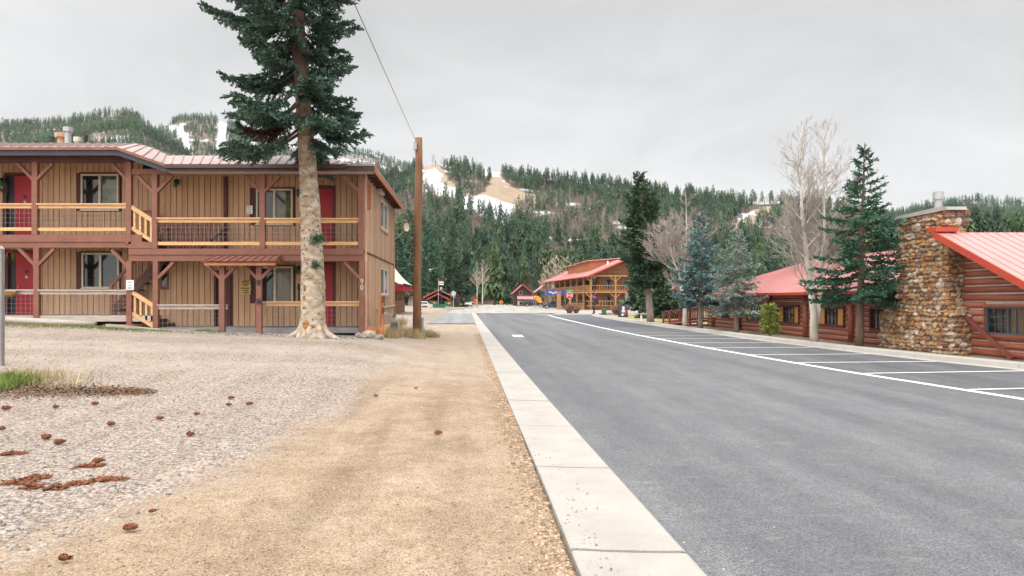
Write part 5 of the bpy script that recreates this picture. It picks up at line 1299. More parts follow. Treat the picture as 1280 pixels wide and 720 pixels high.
# the round sign and a lamp post before the lodge
o = thing('round_sign', 'grey back of an octagonal road sign on a thin post before the dark lodge', 'sign', (ax(567, 110), 110, 0)); x = ax(567, 110)
b = MB(); b.cyl(x, 110, 0, 3.0, .04, 8); b.build('post', 'grey_metal', o); b = MB(); b.prism([(x + .42 * math.cos(PI / 8 + k * PI / 4), 2.72 + .42 * math.sin(PI / 8 + k * PI / 4)) for k in range(8)], .03, 'y', 109.92); b.build('sign_plate', 'grey_metal', o)
o = thing('lamp_post', 'thin dark lamp post before the dark lodge', 'lamp post', (ax(551.5, 118), 118, 0)); x = ax(551.5, 118)
b = MB(); b.cyl(x, 118, 0, 3.4, .08, 8); b.build('post', 'black', o); b = MB(); b.blob((x, 118, 3.62), (.2, .2, .28), 8, 6, 0); b.build('lantern', 'grey_metal', o)
# road work signs
def work_sign(px, D, label, zc=1.45, s=.62, flag=True):
    x = ax(px, D); o = thing('road_work_sign', label, 'sign', (x, D, 0), 0, 'orange road work signs')
    b = MB(); b.prism([(x - s, zc), (x, zc - s), (x + s, zc), (x, zc + s)], .03, 'y', D); b.build('sign_plate', 'orange', o)
    b = MB(); b.prism([(x - s * .3, zc + .05), (x - .05, zc - s * .4), (x + s * .35, zc - .1), (x + .1, zc + .2)], .012, 'y', D - .014); b.build('pictogram', 'sign_ink', o)
    for k in (-1, 1): b = MB(); b.beam((x, D + .06, zc - .3), (x + k * .5, D + .3 * k, 0), .05, .05); b.build('leg', 'grey_metal', o)
    if flag:
        for k in (-1, 1): b = MB(); b.sheet([[(x + k * .1, D + .02, zc + s), (x + k * .5, D + .05, zc + s + .55)], [(x + k * .35, D, zc + s - .3), (x + k * .85, D + .05, zc + s + .2)]]); b.build('flag', 'red_edge', o)
work_sign(578.5, 150, 'orange road work diamond with two flags left of the white car', 1.35, .68)
work_sign(593.5, 152, 'orange road work diamond right of the white car', 1.35, .6)
work_sign(626.5, 165, 'orange road work diamond left of the dark cabin', 1.1, .55, False)

# ------------------------------------------------------------------ vehicles
def car(name, label, loc, rotz, paint, L_=4.8, W_=1.86, H_=1.72, kind='suv', group=None):
    """front towards local +X"""
    o = thing(name, label, 'car', loc, rotz, group, world=False)
    h = L_ / 2; hb = .98 if kind != 'wagon' else .88; gc = .24
    low = [(-h + .04, gc + .12), (-h + .02, hb - .25), (-h + .08, hb), (h - 1.25, hb), (h - .35, hb - .1), (h - .04, hb - .28), (h, gc + .2), (h - .12, gc), (-h + .15, gc)]
    cab_ = [(-h + .10, hb + .002), (-h + .35, H_ - .10), (-h + .6, H_ - .01), (.25, H_), (.55, H_ - .06), (h - 1.28, hb + .002)]
    b = MB(); n = len(low)
    for yy, sc in ((-W_ / 2, 1), (W_ / 2, 1)): pass
    rings = [(-W_ / 2, .93, .06), (-W_ / 2 + .07, 1, 0), (W_ / 2 - .07, 1, 0), (W_ / 2, .93, .06)]
    vs = [(x * (1 - (1 - s) * .3), y, gc + (z - gc) * s + d * .3) for y, s, d in rings for x, z in low]; fs = [tuple(range(n))[::-1], tuple(range(3 * n, 4 * n))]
    for r in range(3):
        for i in range(n): fs.append((r * n + i, r * n + (i + 1) % n, (r + 1) * n + (i + 1) % n, (r + 1) * n + i))
    b.add(vs, fs)
    n = len(cab_); wb, wt = W_ / 2 - .05, W_ / 2 - .22
    def cw(z): return wb + (wt - wb) * (z - hb) / (H_ - hb)
    vs = [(x, -cw(z), z) for x, z in cab_] + [(x, cw(z), z) for x, z in cab_]; fs = [tuple(range(n))[::-1], tuple(range(n, 2 * n))]
    for i in range(n): fs.append((i, (i + 1) % n, n + (i + 1) % n, n + i))
    b.add(vs, fs); body = b.build('body', paint, o)
    # glass
    zb, zt = hb + .06, H_ - .15
    def xe(z, rear):
        p = (cab_[0], cab_[1]) if rear else (cab_[5], cab_[4])
        return p[0][0] + (p[1][0] - p[0][0]) * (z - p[0][1]) / (p[1][1] - p[0][1])
    for s in (-1, 1):
        xs0, xs1 = xe(zb, True) + .14, xe(zb, False) - .16; xt0, xt1 = xe(zt, True) + .16, xe(zt, False) - .16
        for fa, fb in ((0, .3), (.325, .64), (.665, 1)):
            g = MB(); lo = lambda f_: xs0 + (xs1 - xs0) * f_; hi = lambda f_: xt0 + (xt1 - xt0) * f_
            g.add([(lo(fa), s * (cw(zb) + .006), zb), (lo(fb), s * (cw(zb) + .006), zb), (hi(fb), s * (cw(zt) + .006), zt), (hi(fa), s * (cw(zt) + .006), zt)], [(0, 1, 2, 3) if s < 0 else (3, 2, 1, 0)]); g.build('side_window', 'car_glass', o)
    for rear in (True, False):
        g = MB(); e = -.008 if rear else .008
        g.add([(xe(zb, rear) + e, -cw(zb) + .1, zb), (xe(zb, rear) + e, cw(zb) - .1, zb), (xe(zt, rear) + e, cw(zt) - .1, zt), (xe(zt, rear) + e, -cw(zt) + .1, zt)], [(0, 1, 2, 3)]); g.build('rear_window' if rear else 'windscreen', 'car_glass', o)
    for x in (-h + .92, h - .95):
        for s in (-1, 1):
            w = MB(); y = s * (W_ / 2 - .1); w.tube([(x, y - .115, .35), (x, y + .115, .35)], .35, 16); wo = w.build('wheel', 'tyre', o)
            w = MB(); w.tube([(x, y + s * .116, .35), (x, y + s * .13, .35)], .23, 12); w.build('rim', 'rim', wo)
    for s in (-1, 1):
        k = MB(); k.box(-h - .012, -h + .08, s * (W_ / 2 - .1) - .11, s * (W_ / 2 - .1) + .08, hb - .32, hb - .02); k.build('tail_light', 'tail', o)
        k = MB(); k.box(h - .2, h + .0, s * (W_ / 2 - .28) - .2, s * (W_ / 2 - .28) + .16, hb - .34, hb - .2); k.build('headlight', 'headlamp', o)
        k = MB(); k.box(.75, .9, s * (W_ / 2 + .02), s * (W_ / 2 + .2), hb + .02, hb + .16); k.build('mirror', paint, o)
    for x in (-h - .03, h - .13): k = MB(); k.box(x, x + .16, -W_ / 2 + .06, W_ / 2 - .06, gc + .02, gc + .24); k.build('bumper', 'plate_dark', o)
    k = MB(); k.box(-h - .045, -h - .031, -.26, .26, gc + .3 - .02, gc + .42); k.build('number_plate', 'white', o)
    return o
car('parked_car', 'dark grey suv parked in front of the red roofed cabin', (ax(666.5, 172), 172, 0), 0, 'car_dark', 5.2, 1.9, 1.78)
car('parked_car', 'dark blue wagon parked by the hotel pillar', (ax(692.5, 131), 131, 0), R(176), 'car_blue', 4.6, 1.8, 1.42, 'wagon')
car('white_car', 'white suv seen from behind between the orange road work signs', (ax(585.3, 160), 160, 0), R(90), 'car_white', 4.6, 1.86, 1.7)
car('silver_car', 'pale car parked before the dark lodge left of the green skips', (ax(530.5, 124), 124, 0), 0, 'car_white', 4.3, 1.75, 1.42, 'wagon')

# ------------------------------------------------------------------ corner furniture
o = thing('stop_sign', 'red octagonal stop sign on a grey post under a green street name blade', 'sign', (ax(712, 99), 99, 0)); D = 99; x = ax(712, D); zc = az(369.5, D); r = .50
b = MB(); b.cyl(x, D, 0, az(362.3, D), .045, 8); b.build('post', 'grey_metal', o)
b = MB(); b.prism([(x + r * math.cos(PI / 8 + k * PI / 4), zc + r * math.sin(PI / 8 + k * PI / 4)) for k in range(8)], .02, 'y', D - .08); pl = b.build('sign_plate', 'white', o)
b = MB(); b.prism([(x + r * .92 * math.cos(PI / 8 + k * PI / 4), zc + r * .92 * math.sin(PI / 8 + k * PI / 4)) for k in range(8)], .008, 'y', D - .09); b.build('red_face', 'stop_red', pl)
text_obj('STOP', .36, 'white', o, (x, D - .1, zc), (R(90), 0, 0))
b = MB(); b.box(x - .42, x + .42, D - .07, D - .05, az(365.4, D), az(362.4, D)); b.build('street_name_blade', 'sign_green', o)
o = thing('street_lamp', 'black street lamp with a purple banner by the corner kerb', 'street lamp', (ax(742.5, 80), 80, 0)); D = 80; x = ax(742.5, D)
b = MB(); b.cyl(x, D, .02, .5, .16, 10, .09); b.cyl(x, D, .02, .1, .24, 10); b.build('base', 'black', o); b = MB(); b.cyl(x, D, .5, 3.7, .06, 8, .05); b.build('post', 'black', o)
b = MB(); b.cyl(x, D, 3.7, 4.2, .13, 8, .2); b.cyl(x, D, 4.2, 4.42, .22, 8, .04); b.build('lantern', 'black', o)
b = MB(); b.box(x + .1, x + .46, D - .02, D + .02, az(380, D), az(374.5, D)); b.build('hanging_box', 'black', o); b = MB(); b.blob((x + .06, D - .12, az(372.3, D)), (.22, .16, .2), 8, 6, .15); b.build('flower_ball', 'purple', o); b = MB(); b.box(x, x + .4, D - .015, D + .015, az(374.3, D), az(373.6, D)); b.build('bracket', 'black', o)
o = thing('litter_bin', 'dark green litter bin on the corner beside the street lamp', 'bin', (ax(755, 79), 79, 0)); D = 79; x = ax(755, D)
b = MB(); b.cyl(x, D, .06, .6, .27, 14, .29); b.build('bin_body', 'green_metal', o); b = MB(); b.cyl(x, D, .602, .68, .31, 14, .28); b.build('bin_lid', 'green_metal', o); b = MB(); b.cyl(x, D, .0, .058, .24, 14); b.build('bin_foot', 'black', o)
o = thing('sandwich_board', 'dark a frame board with a white and red picture on the lawn edge', 'sign', (ax(779, 64), 64, 0)); D = 63.5; x = ax(779, D)
for k, s in enumerate((-1, 1)):
    b = MB(); b.beam((x, D + .28 * s, .07), (x, D + .05 * s, 1.22), .34, .04, (1, 0, 0)) if False else b.add([(x - .40, D + .3 * s, .07), (x + .40, D + .3 * s, .07), (x + .34, D + .05 * s, 1.2), (x - .34, D + .05 * s, 1.2), (x - .40, D + .3 * s + .04, .07), (x + .40, D + .3 * s + .04, .07), (x + .34, D + .05 * s + .04, 1.2), (x - .34, D + .05 * s + .04, 1.2)], [(0, 1, 2, 3), (7, 6, 5, 4), (0, 4, 5, 1), (1, 5, 6, 2), (2, 6, 7, 3), (3, 7, 4, 0)]); p_ = b.build('panel', 'car_blue', o)
    if s < 0:
        for (cx_, cz_, rx, rz, m) in ((0, .95, .12, .10, 'white'), (-.02, .66, .17, .2, 'off_white'), (.08, .42, .16, .13, 'stop_red'), (-.12, .3, .1, .09, 'white'), (.14, .75, .07, .06, 'red_edge')):
            def yy(z): return D - .3 + .25 * (z - .07) / 1.13 - .012
            k2 = MB(); k2.add([(x + cx_ + rx * math.cos(a), yy(cz_ + rz * math.sin(a)) - (.006 if 'red' in m else 0), cz_ + rz * math.sin(a)) for a in np.linspace(0, 2 * PI, 11)[:-1]], [tuple(range(10))]); k2.build('picture', m, p_)
b = MB(); b.box(ax(801.6, 52) - .06, ax(801.6, 52) + .06, 51.95, 52.05, .04, .50); tag(b.build('marker_post', 'white'), 'short white marker post on the lawn near the leaning pine', 'post')

# ------------------------------------------------------------------ utility pole and wire
o = thing('utility_pole', 'tall brown wooden utility pole beside the motel', 'utility pole', (ax(521, 29), 29, 0)); D = 29
pb, pt = at(520.8, 422, D), at(523.8, 172.5, D)
b = MB(); n = 9; b.tube([pb.lerp(pt, i / (n - 1)) + Vector((.012 * math.sin(i * 2.1), 0, 0)) for i in range(n)], [.185 - .035 * i / (n - 1) for i in range(n)], 14); b.build('pole_shaft', 'pole', o, smooth=True)
b = MB(); x = ax(519.6, D); b.box(x - .08, x + .06, D - .22, D - .06, az(188, D), az(178.5, D)); b.build('junction_box', 'grey_metal', o)
b = MB(); b.beam((x - .05, D - .05, az(190, D)), (x + .16, D - .05, az(193, D)), .03, .03); b.build('bracket', 'grey_metal', o)
q0 = at(520.5, 178, D); p1 = at(440, -2, 12.0); dv = (p1 - q0); p2 = q0 + dv * 2.1
b = MB(); b.tube([q0.lerp(p2, i / 16) - Vector((0, 0, .10 * math.sin(PI * i / 16) * 0)) for i in range(17)], .008, 5)
tag(b.build('overhead_wire', 'black'), 'single dark overhead wire running from the utility pole towards the viewer', 'wire')
o = thing('marker_pipe', 'short pale green marker pipe right of the utility pole', 'post', (ax(528, 29.3), 29.3, 0)); x = ax(527.6, 29.3)
b = MB(); b.cyl(x, 29.3, .0, az(398, 29.3), .075, 10); b.build('pipe', mat('pale green plastic', (.30, .42, .37), None, 5, .6), o); b = MB(); b.cyl(x, 29.3, az(398, 29.3), az(396.8, 29.3), .085, 10); b.build('pipe_cap', M['grey_metal'], o)
o = thing('sign_post', 'grey weathered post at the left edge of the yard above the grass tuft', 'post', (ax(0.5, 14.2), 14.2, .2)); x = ax(.3, 14.2)
b = MB(); b.box(x - .07, x + .06, 14.15, 14.25, .15, az(311, 14.2)); b.build('post', 'deck_grey', o); b = MB(); b.prism([(x - .07, az(311, 14.2) + .002), (x + .06, az(311, 14.2) + .002), (x - .005, az(307, 14.2))], .1, 'y', 14.15); b.build('post_cap', 'rail_grey', o)
# ------------------------------------------------------------------ trees
def diamonds(P, Dr, Ln, Wd, seed):
    """leaf-sized diamond faces: base point, direction, length, width -> verts, quads"""
    r = np.random.default_rng(seed); n = len(P)
    rv = r.normal(size=(n, 3)); side = np.cross(Dr, rv); side /= np.linalg.norm(side, axis=1, keepdims=True) + 1e-9
    a = P; c = P + Dr * Ln[:, None]; mid = P + Dr * (Ln * .45)[:, None]
    b_ = mid + side * (Wd / 2)[:, None]; d = mid - side * (Wd / 2)[:, None]
    v = np.stack([a, b_, c, d], 1).reshape(-1, 3); q = np.arange(4 * n).reshape(-1, 4)
    return v, q
def conifer(name, label, cat, loc, H, Rd, zc, tr, bark, needle, seed, nb=70, leaf=.16, lw=.05, tuft=4, droop=.25, up=.35, lean=(0, 0), dens=1.0, prof=None,
            trunk_pts=None, top_twigs=False, group=None, dead=None, sparse_low=0.0, azbias=None, twig_len=.36, pieces=3):
    """tapered trunk with limbs, each limb carrying side twigs of needle tufts"""
    r = np.random.default_rng(seed); rr = random.Random(seed)
    o = thing(name, label, cat, loc, 0, group)
    L0 = Vector(loc)
    def axis(z):      # trunk centre at height z above the base
        if trunk_pts is not None:
            zs = [p[0] for p in trunk_pts]
            return Vector((np.interp(z, zs, [p[1] for p in trunk_pts]), np.interp(z, zs, [p[2] for p in trunk_pts]), z))
        return Vector((lean[0] * z / H, lean[1] * z / H, z))
    def rad(z):
        if trunk_pts is not None and len(trunk_pts[0]) > 3: return float(np.interp(z, [p[0] for p in trunk_pts], [p[3] for p in trunk_pts]))
        return tr * (1 - .93 * z / H)
    prof = prof or (lambda t: (1 - t) ** .85 * min(1, .55 + 3 * t))
    tb = MB(); zs = np.linspace(0, H, 16) if trunk_pts is None else np.unique(np.concatenate([[p[0] for p in trunk_pts], np.linspace(0, H, 22)]))
    tb.tube([L0 + axis(z) for z in zs], [max(.012, rad(z)) * (1 + .04 * math.sin(z * 5)) for z in zs], 14 if tr > .2 else 9)
    trunk = tb.build('trunk', bark, o, smooth=True)
    lb = MB(); Ps, Ds, Ls, Ws = [], [], [], []; dP = [[], [], [], []]
    az_ = rr.uniform(0, 6)
    for i in range(nb):
        t = ((i + .5) / nb) ** 1.12; z = zc + (H - zc) * t * .985
        az_ += 2.399 + rr.uniform(-.5, .5)
        rb_ = Rd * prof(t) * rr.uniform(.62, 1.12)
        if azbias: rb_ *= azbias(az_, t)
        if rb_ < .05: rb_ = .05
        out = Vector((math.cos(az_), math.sin(az_), 0)); e = up * t - droop * (1 - t) * rr.uniform(.6, 1.4); tip = .18 * rb_
        base = L0 + axis(z)
        def pt(s): return base + out * (rb_ * s) + Vector((0, 0, rb_ * (e * s + .25 * droop * (s ** 2.5) - .22 * droop * math.sin(PI * s))))
        nseg = 4; lb.tube([pt(j / nseg) for j in range(nseg + 1)], [max(.006, min(rad(z) * .45, .035 * (rb_ / 2 + .3)) * (1 - .85 * j / nseg)) for j in range(nseg + 1)], 4, False)
        low = (1 - t)
        s0 = .12 + sparse_low * low
        ns = max(3, int(rb_ / .115 * dens))
        isdead = dead is not None and rr.random() < dead(az_, t)
        for k in range(ns):
            s = s0 + (1 - s0) * (k + rr.random() * .8) / ns
            p = pt(min(s, 1)); fwd = (pt(min(1, s + .05)) - pt(max(0, s - .05))).normalized()
            sd = fwd.cross(Vector((0, 0, 1))).normalized()
            tl = twig_len * rb_ * (1.05 - s * .72) * rr.uniform(.6, 1.2) + leaf * .6
            tl = min(tl, .75)
            for sg in (-1, 1, 0):
                if sg == 0: td = fwd; tl2 = leaf * 1.2
                else: td = (fwd * .62 + sd * sg * .8 + Vector((0, 0, rr.uniform(-.35, .12)))).normalized(); tl2 = tl
                nt = max(1, int(tl2 / (leaf * .55)))
                for j in range(nt):
                    u = (j + .4) / nt; q = p + td * (tl2 * u) - Vector((0, 0, .12 * tl2 * u * u))
                    for m_ in range(pieces):
                        dd = (td * 1.0 + Vector((rr.gauss(0, .5), rr.gauss(0, .5), rr.gauss(.06, .42)))).normalized()
                        tgt = dP if (isdead and s < .85) else (Ps, Ds, Ls, Ws)
                        tgt[0].append(tuple(q)); tgt[1].append(tuple(dd)); tgt[2].append(leaf * rr.uniform(.65, 1.3)); tgt[3].append(lw * rr.uniform(.7, 1.3))
        if top_twigs and t > .6:
            pass
    # leader shoot
    topz = L0 + axis(H)
    for k in range(14):
        q = topz - Vector((0, 0, .045 * k * H / 6)); Ps.append(tuple(q)); Ds.append(tuple(Vector((rr.gauss(0, .45), rr.gauss(0, .45), .8)).normalized())); Ls.append(leaf); Ws.append(lw)
    lb.build('limbs', bark if bark != 'bark_pine' else 'bark_brown', trunk)
    v, q = diamonds(np.array(Ps), np.array(Ds), np.array(Ls), np.array(Ws), seed)
    np_mesh('crown', v, quads=q, m=needle, parent=o)
    if dP[0]:
        v, q = diamonds(np.array(dP[0]), np.array(dP[1]), np.array(dP[2]), np.array(dP[3]), seed + 1); np_mesh('dead_foliage', v, quads=q, m='needle_dead', parent=o)
    return o

# the big pine in front of the motel
D = 21.0
bx, bz = ax(391, D), gzs(ax(391, D), D) - .05
def tp(py, px, w): return (az(py, D) - bz, ax(px, D) - bx, 0.0, w / 2 / F * D)
pts = [(0, 0, 0, .56), (.12, 0, 0, .48), (.28, .0, 0, .42), (.5, .0, 0, .39), tp(390, 391.5, 31), tp(340, 391, 29), tp(280, 388.5, 26), tp(220, 385.5, 22.5), tp(170, 382, 20), tp(110, 377.5, 17), tp(50, 374, 15), tp(0, 371.5, 13.5), (13.5, ax(368, D) - bx, 0, .14), (17.2, ax(366, D) - bx, 0, .02)]
def bias(a, t):
    c = math.cos(a)      # longer to the left low down, to the right in the middle
    return .98 - .24 * c + (.10 * c if .05 < t < .3 else 0)
big = conifer('big_pine', 'tall pine with a pale peeled trunk in front of the motel', 'pine tree', (bx, D, bz), 17.2, 2.5, az(163, D) - bz, .5, 'bark_pine', 'needle_big', 21, nb=128, leaf=.125, lw=.058, droop=.50, up=.45, trunk_pts=pts, dens=1.05,
              prof=lambda t: (1.0 if t < .5 else max(.06, 1 - ((t - .5) / .5) ** 1.2)) * (.86 + .14 * math.sin(t * 23)), azbias=bias, dead=lambda a, t: .07 if t < .2 else .0, sparse_low=.16, twig_len=.38, pieces=5)
# roots, scars and two tufts sprouting from the trunk
trk = [c for c in big.children if c.name.startswith('trunk')][0]
b = MB(); 
for a, l in ((-2.95, .98), (-2.35, .7), (-.25, 1.0), (-.85, .7), (-1.6, .55), (.5, .8), (2.4, .8)):
    d = Vector((math.cos(a), math.sin(a), 0)); c0 = Vector((bx, D, bz))
    b.tube([c0 + d * .28 + Vector((0, 0, .50)), c0 + d * .42 + Vector((0, 0, .20)), c0 + d * (l * .72) + Vector((0, 0, .05)), c0 + d * l + Vector((0, 0, -.05))], [.10, .12, .085, .03], 8)
b.build('root', 'bark_pine', trk, smooth=True)
b = MB()
for px, py, rx, rz in ((386, 405, .10, .15), (389.5, 411, .07, .06), (395, 407, .05, .05), (384, 360, .04, .10), (383, 372, .03, .06)):
    c = at(px, py, D); b.blob((c.x, D - .385 + (.04 if py < 400 else -.02), c.z), (rx, .05, rz), 8, 5, .25)
b.build('bark_scar', 'bark_scar', trk)
rr = random.Random(5); Pk, Dk = [], []
b = MB()
for i in range(95):
    z = rr.uniform(.55, 5.2); a = rr.uniform(-PI, 0.15); c = Vector((float(np.interp(z, [p[0] for p in pts], [p[1] for p in pts])), 0, z)); rad_ = float(np.interp(z, [p[0] for p in pts], [p[3] for p in pts]))
    p = Vector((bx, D, bz)) + c + Vector((math.cos(a), math.sin(a), 0)) * rad_ * .99; b.blob(p, (.028 * rr.uniform(.6, 1.5), .03, .016 * rr.uniform(.7, 1.6)), 6, 4, .2)
b.build('knot', 'bark_brown', trk)
b = MB(); zs = np.linspace(az(172, D) - bz, az(112, D) - bz, 6)
b.tube([Vector((bx + float(np.interp(z, [p[0] for p in pts], [p[1] for p in pts])), D, bz + z)) for z in zs], [float(np.interp(z, [p[0] for p in pts], [p[3] for p in pts])) * (1.005 + .03 * min(1, k / 2)) for k, z in enumerate(zs)], 14)
b.build('middle_bark', 'bark_mid', trk, smooth=True)
b = MB(); zs = np.linspace(az(113, D) - bz, 16, 16)
b.tube([Vector((bx + float(np.interp(z, [p[0] for p in pts], [p[1] for p in pts])), D, bz + z)) for z in zs], [float(np.interp(z, [p[0] for p in pts], [p[3] for p in pts])) * (1.03 + .03 * min(1, k / 2)) for k, z in enumerate(zs)], 14)
b.build('upper_bark', 'bark_brown', trk, smooth=True)
for px, py, sz in ((397, 299, .34), (394, 331, .17)):
    c = at(px, py, D - .40); P_, D_ = [], []
    for i in range(int(700 * sz)):
        P_.append((c.x + rr.gauss(0, sz * .34), c.y + rr.gauss(0, sz * .2), c.z + rr.gauss(0, sz * .22))); D_.append(tuple(Vector((rr.gauss(.3, .6), rr.gauss(-.4, .5), rr.gauss(.1, .5))).normalized()))
    n = len(P_); v, q = diamonds(np.array(P_), np.array(D_), np.full(n, .12), np.full(n, .04), 3); np_mesh('trunk_tuft', v, quads=q, m='needle_fresh', parent=big)

# the row behind the kerb
spr = lambda t: (1 - t) ** .8 * min(1, .72 + 2.2 * t)
def base(px, D, z=.04): return (ax(px, D), D, z)
conifer('leaning_pine', 'tall dark bushy pine with a leaning trunk at the left end of the row', 'pine tree', base(813.5, 47.5), az(217, 47.5), 1.9, 2.65, .26, 'bark_grey', 'needle_dark', 31, nb=110, leaf=.22, lw=.11, droop=.3, up=.6, lean=(-.85, 0), dens=.9,
        prof=lambda t: (min(1, .66 + 1.6 * t) if t < .3 else max(.22, 1 - ((t - .3) / .7) ** 2.1)) * (.88 + .12 * math.sin(t * 19)))
conifer('blue_spruce', 'blue spruce with a bare lower trunk in the middle of the row', 'spruce', base(875.5, 37.6), az(268, 37.6), 1.75, 1.48, .15, 'bark_grey', 'needle_blue', 32, nb=75, leaf=.17, lw=.07, droop=.25, up=.5, prof=spr)
conifer('grey_spruce', 'grey green spruce with thin twiggy branches right of the blue spruce', 'spruce', base(920.5, 33.2), az(287, 33.2), 1.6, 1.15, .13, 'bark_grey', 'needle_grey', 33, nb=75, leaf=.13, lw=.045, droop=.30, up=.3, dens=.85, prof=lambda t: (1 - t) ** .62 * min(1, .8 + 1.2 * t))
conifer('green_spruce', 'deep green spruce with layered branches beside the stone chimney', 'spruce', base(1074, 23.9), az(184, 23.9), 2.05, 1.62, .15, 'bark_brown', 'needle_fresh', 34, nb=66, leaf=.15, lw=.055, droop=.12, up=.5, lean=(.18, 0), dens=1.0, prof=lambda t: (1 - t) ** .82 * min(1, .85 + 1.1 * t) * (1 if t < .75 else .85))
conifer('young_pine', 'small yellow green pine shrub in front of the log wing', 'pine shrub', base(962, 29.6), 1.36, .42, .06, .03, 'bark_brown', 'needle_yellow', 35, nb=46, leaf=.15, lw=.04, droop=-.5, up=.9, prof=lambda t: .8 if t < .6 else max(.15, .8 - (t - .6) * 1.5), dens=1.4)
conifer('low_spruce', 'low dark spruce spreading behind the leaning pine trunk', 'spruce', base(829, 60), 2.9, 2.5, .25, .1, 'bark_grey', 'needle_dark', 36, nb=50, leaf=.26, lw=.12, droop=.2, up=.4, dens=.8, prof=lambda t: (1 - t) ** .5)

def bare_tree(name, label, loc, H, stems, bark, seed, levels=4, spread=.5, twig='twig', n1=22, cat='aspen', group=None, up=.75, sp0=.22, thin=1.0, len_f=.34, crown_pts=None, wob=1.0, rmin=.005):
    """leafless tree: pale stems, rising limbs and fine twigs"""
    o = thing(name, label, cat, loc, 0, group); rr = random.Random(seed); L0 = Vector(loc)
    tb = MB(); tw = MB(); lm = MB()
    def limb(p, d, ln, r0, lev):
        n = 4 if lev < 3 else 2; pts = [p]; cur = d.copy()
        for i in range(n):
            cur = (cur + Vector((rr.gauss(0, .07), rr.gauss(0, .07), rr.gauss(.07, .05))) * wob).normalized(); pts.append(pts[-1] + cur * (ln / n))
        tgt = lm if lev == 1 else tw
        tgt.tube(pts, [max(rmin * .9, r0 * (1 - .8 * i / n)) for i in range(n + 1)], 5 if lev == 1 else 3, False)
        if lev >= levels: return
        k = {1: 9, 2: 6, 3: 3}.get(lev, 3)
        for j in range(k):
            f_ = .22 + .75 * (j + rr.random()) / k; i = min(n - 1, int(f_ * n)); q = pts[i].lerp(pts[i + 1], f_ * n - i)
            ax_ = (pts[i + 1] - pts[i]).normalized(); s = ax_.orthogonal().normalized(); s = Matrix.Rotation(rr.uniform(0, 2 * PI), 3, ax_) @ s
            dd = (ax_ * .82 + s * rr.uniform(.35, .7) + Vector((0, 0, .12))).normalized()
            limb(q, dd, ln * rr.uniform(.38, .66) * (1 - .35 * f_), max(rmin, r0 * .40), lev + 1)
    for (pts, r0) in stems:
        P = [L0 + Vector(p) for p in pts]; m = len(P)
        dense = []
        for i in range(m - 1):
            for j in range(4): dense.append(P[i].lerp(P[i + 1], j / 4) + Vector((rr.gauss(0, .012), rr.gauss(0, .012), 0)))
        dense.append(P[-1]); N = len(dense)
        rs_ = [max(.008, r0 * (1 - (i / (N - 1)) ** .9 * .95)) for i in range(N)]
        tb.tube(dense, rs_, 9)
        a = rr.uniform(0, 6)
        for k in range(n1):
            f_ = sp0 + (.98 - sp0) * (k + rr.random() * .7) / n1; x = f_ * (N - 1); i = min(N - 2, int(x)); q = dense[i].lerp(dense[i + 1], x - i); a += 2.4 + rr.uniform(-.5, .5)
            dd = (Vector((math.cos(a), math.sin(a), 0)) * spread * 2 + Vector((0, 0, up * 1.3))).normalized()
            limb(q, dd, H * len_f * (1.0 - f_ * .82) * rr.uniform(.55, 1.1), max(.007, rs_[i] * .42) * thin, 2 if f_ > .66 else 1)
    tk = tb.build('trunk', bark, o, smooth=True); lm.build('limbs', bark, tk); tw.build('twigs', twig, o)
    return o
D = 26.4; X = ax(1018, D)
rel = lambda px, py: (ax(px, D) - X, rnd.uniform(-.12, .12), az(py, D) - .04)
bare_tree('double_aspen', 'leafless aspen with two pale stems between the spruces and the log wing', (X, D, .04), 8.3,
          [([(0, 0, 0), rel(1016, 395), rel(1010, 340), rel(1003, 270), rel(1000, 215), rel(1002, 160)], .17), ([(.03, 0, .55), rel(1025, 375), rel(1028, 300), rel(1030, 220), rel(1031, 157)], .13)], 'bark_aspen', 41, 4, .52, n1=28, up=.85, sp0=.27, len_f=.42, twig='twig', thin=.8, rmin=.0055)
D = 41.5; X = ax(856, D)
bare_tree('white_aspen', 'leafless aspen with a pale trunk between the leaning pine and the blue spruce', (X, D, .04), 8.2, [([(0, 0, 0), (.0, 0, 1.5), (.05, .1, 4), (.1, 0, 6), (.05, 0, az(240, D))], .15), ([(0, 0, 2.2), (-.7, .2, 4.2), (-1.2, .1, 6.4)], .08)], 'bark_aspen', 42, 4, .66, rmin=.008, n1=30, up=.6, sp0=.2, len_f=.40, thin=.8)
# bare trees by the crossing and the hotel
for i, (px, D, top, lb, s) in enumerate(((596, 190, 330, 'thin bare aspen left of the street end beside the large conifers', 51), (603, 205, 325, 'taller bare aspen left of the street end, right one of the pair', 52), (783, 100, 363, 'young pale aspen trunk left of the pair before the hotel', 53), (788, 100, 362, 'young pale aspen trunk right of the pair before the hotel', 54))):
    X = ax(px, D); H = az(top, D)
    bare_tree('bare_aspen', lb, (X, D, 0), H, [([(0, 0, 0), (.1, 0, H * .4), (.0, 0, H * .75), (.1, 0, H)], .012 * H + .05)], 'bark_aspen', s, 3, .5, n1=18, twig='twig', sp0=.3, up=.8, thin=1.2, rmin=.025 if D > 150 else .012)
for i, (px, D, top, w, lb) in enumerate(((688, 205, 318, 5.5, 'round leafless cottonwood behind the hotel, left one'), (703, 198, 314, 6.5, 'round leafless cottonwood behind the hotel, right one'))):
    X = ax(px, D); H = az(top, D)
    st = [([(0, 0, 0), (a * .25, b_ * .25, H * .35), (a, b_, H * .93)], .16) for a, b_ in ((-2.6, 0), (-1.2, 1), (0.2, -.5), (1.5, .8), (2.8, 0))]
    bare_tree('cottonwood', lb, (X, D, 0), H, st, 'twig_tan', 61 + i, 4, .6, n1=12, twig='twig_tan', cat='cottonwood', sp0=.2, len_f=.36, thin=1.6, rmin=.034)
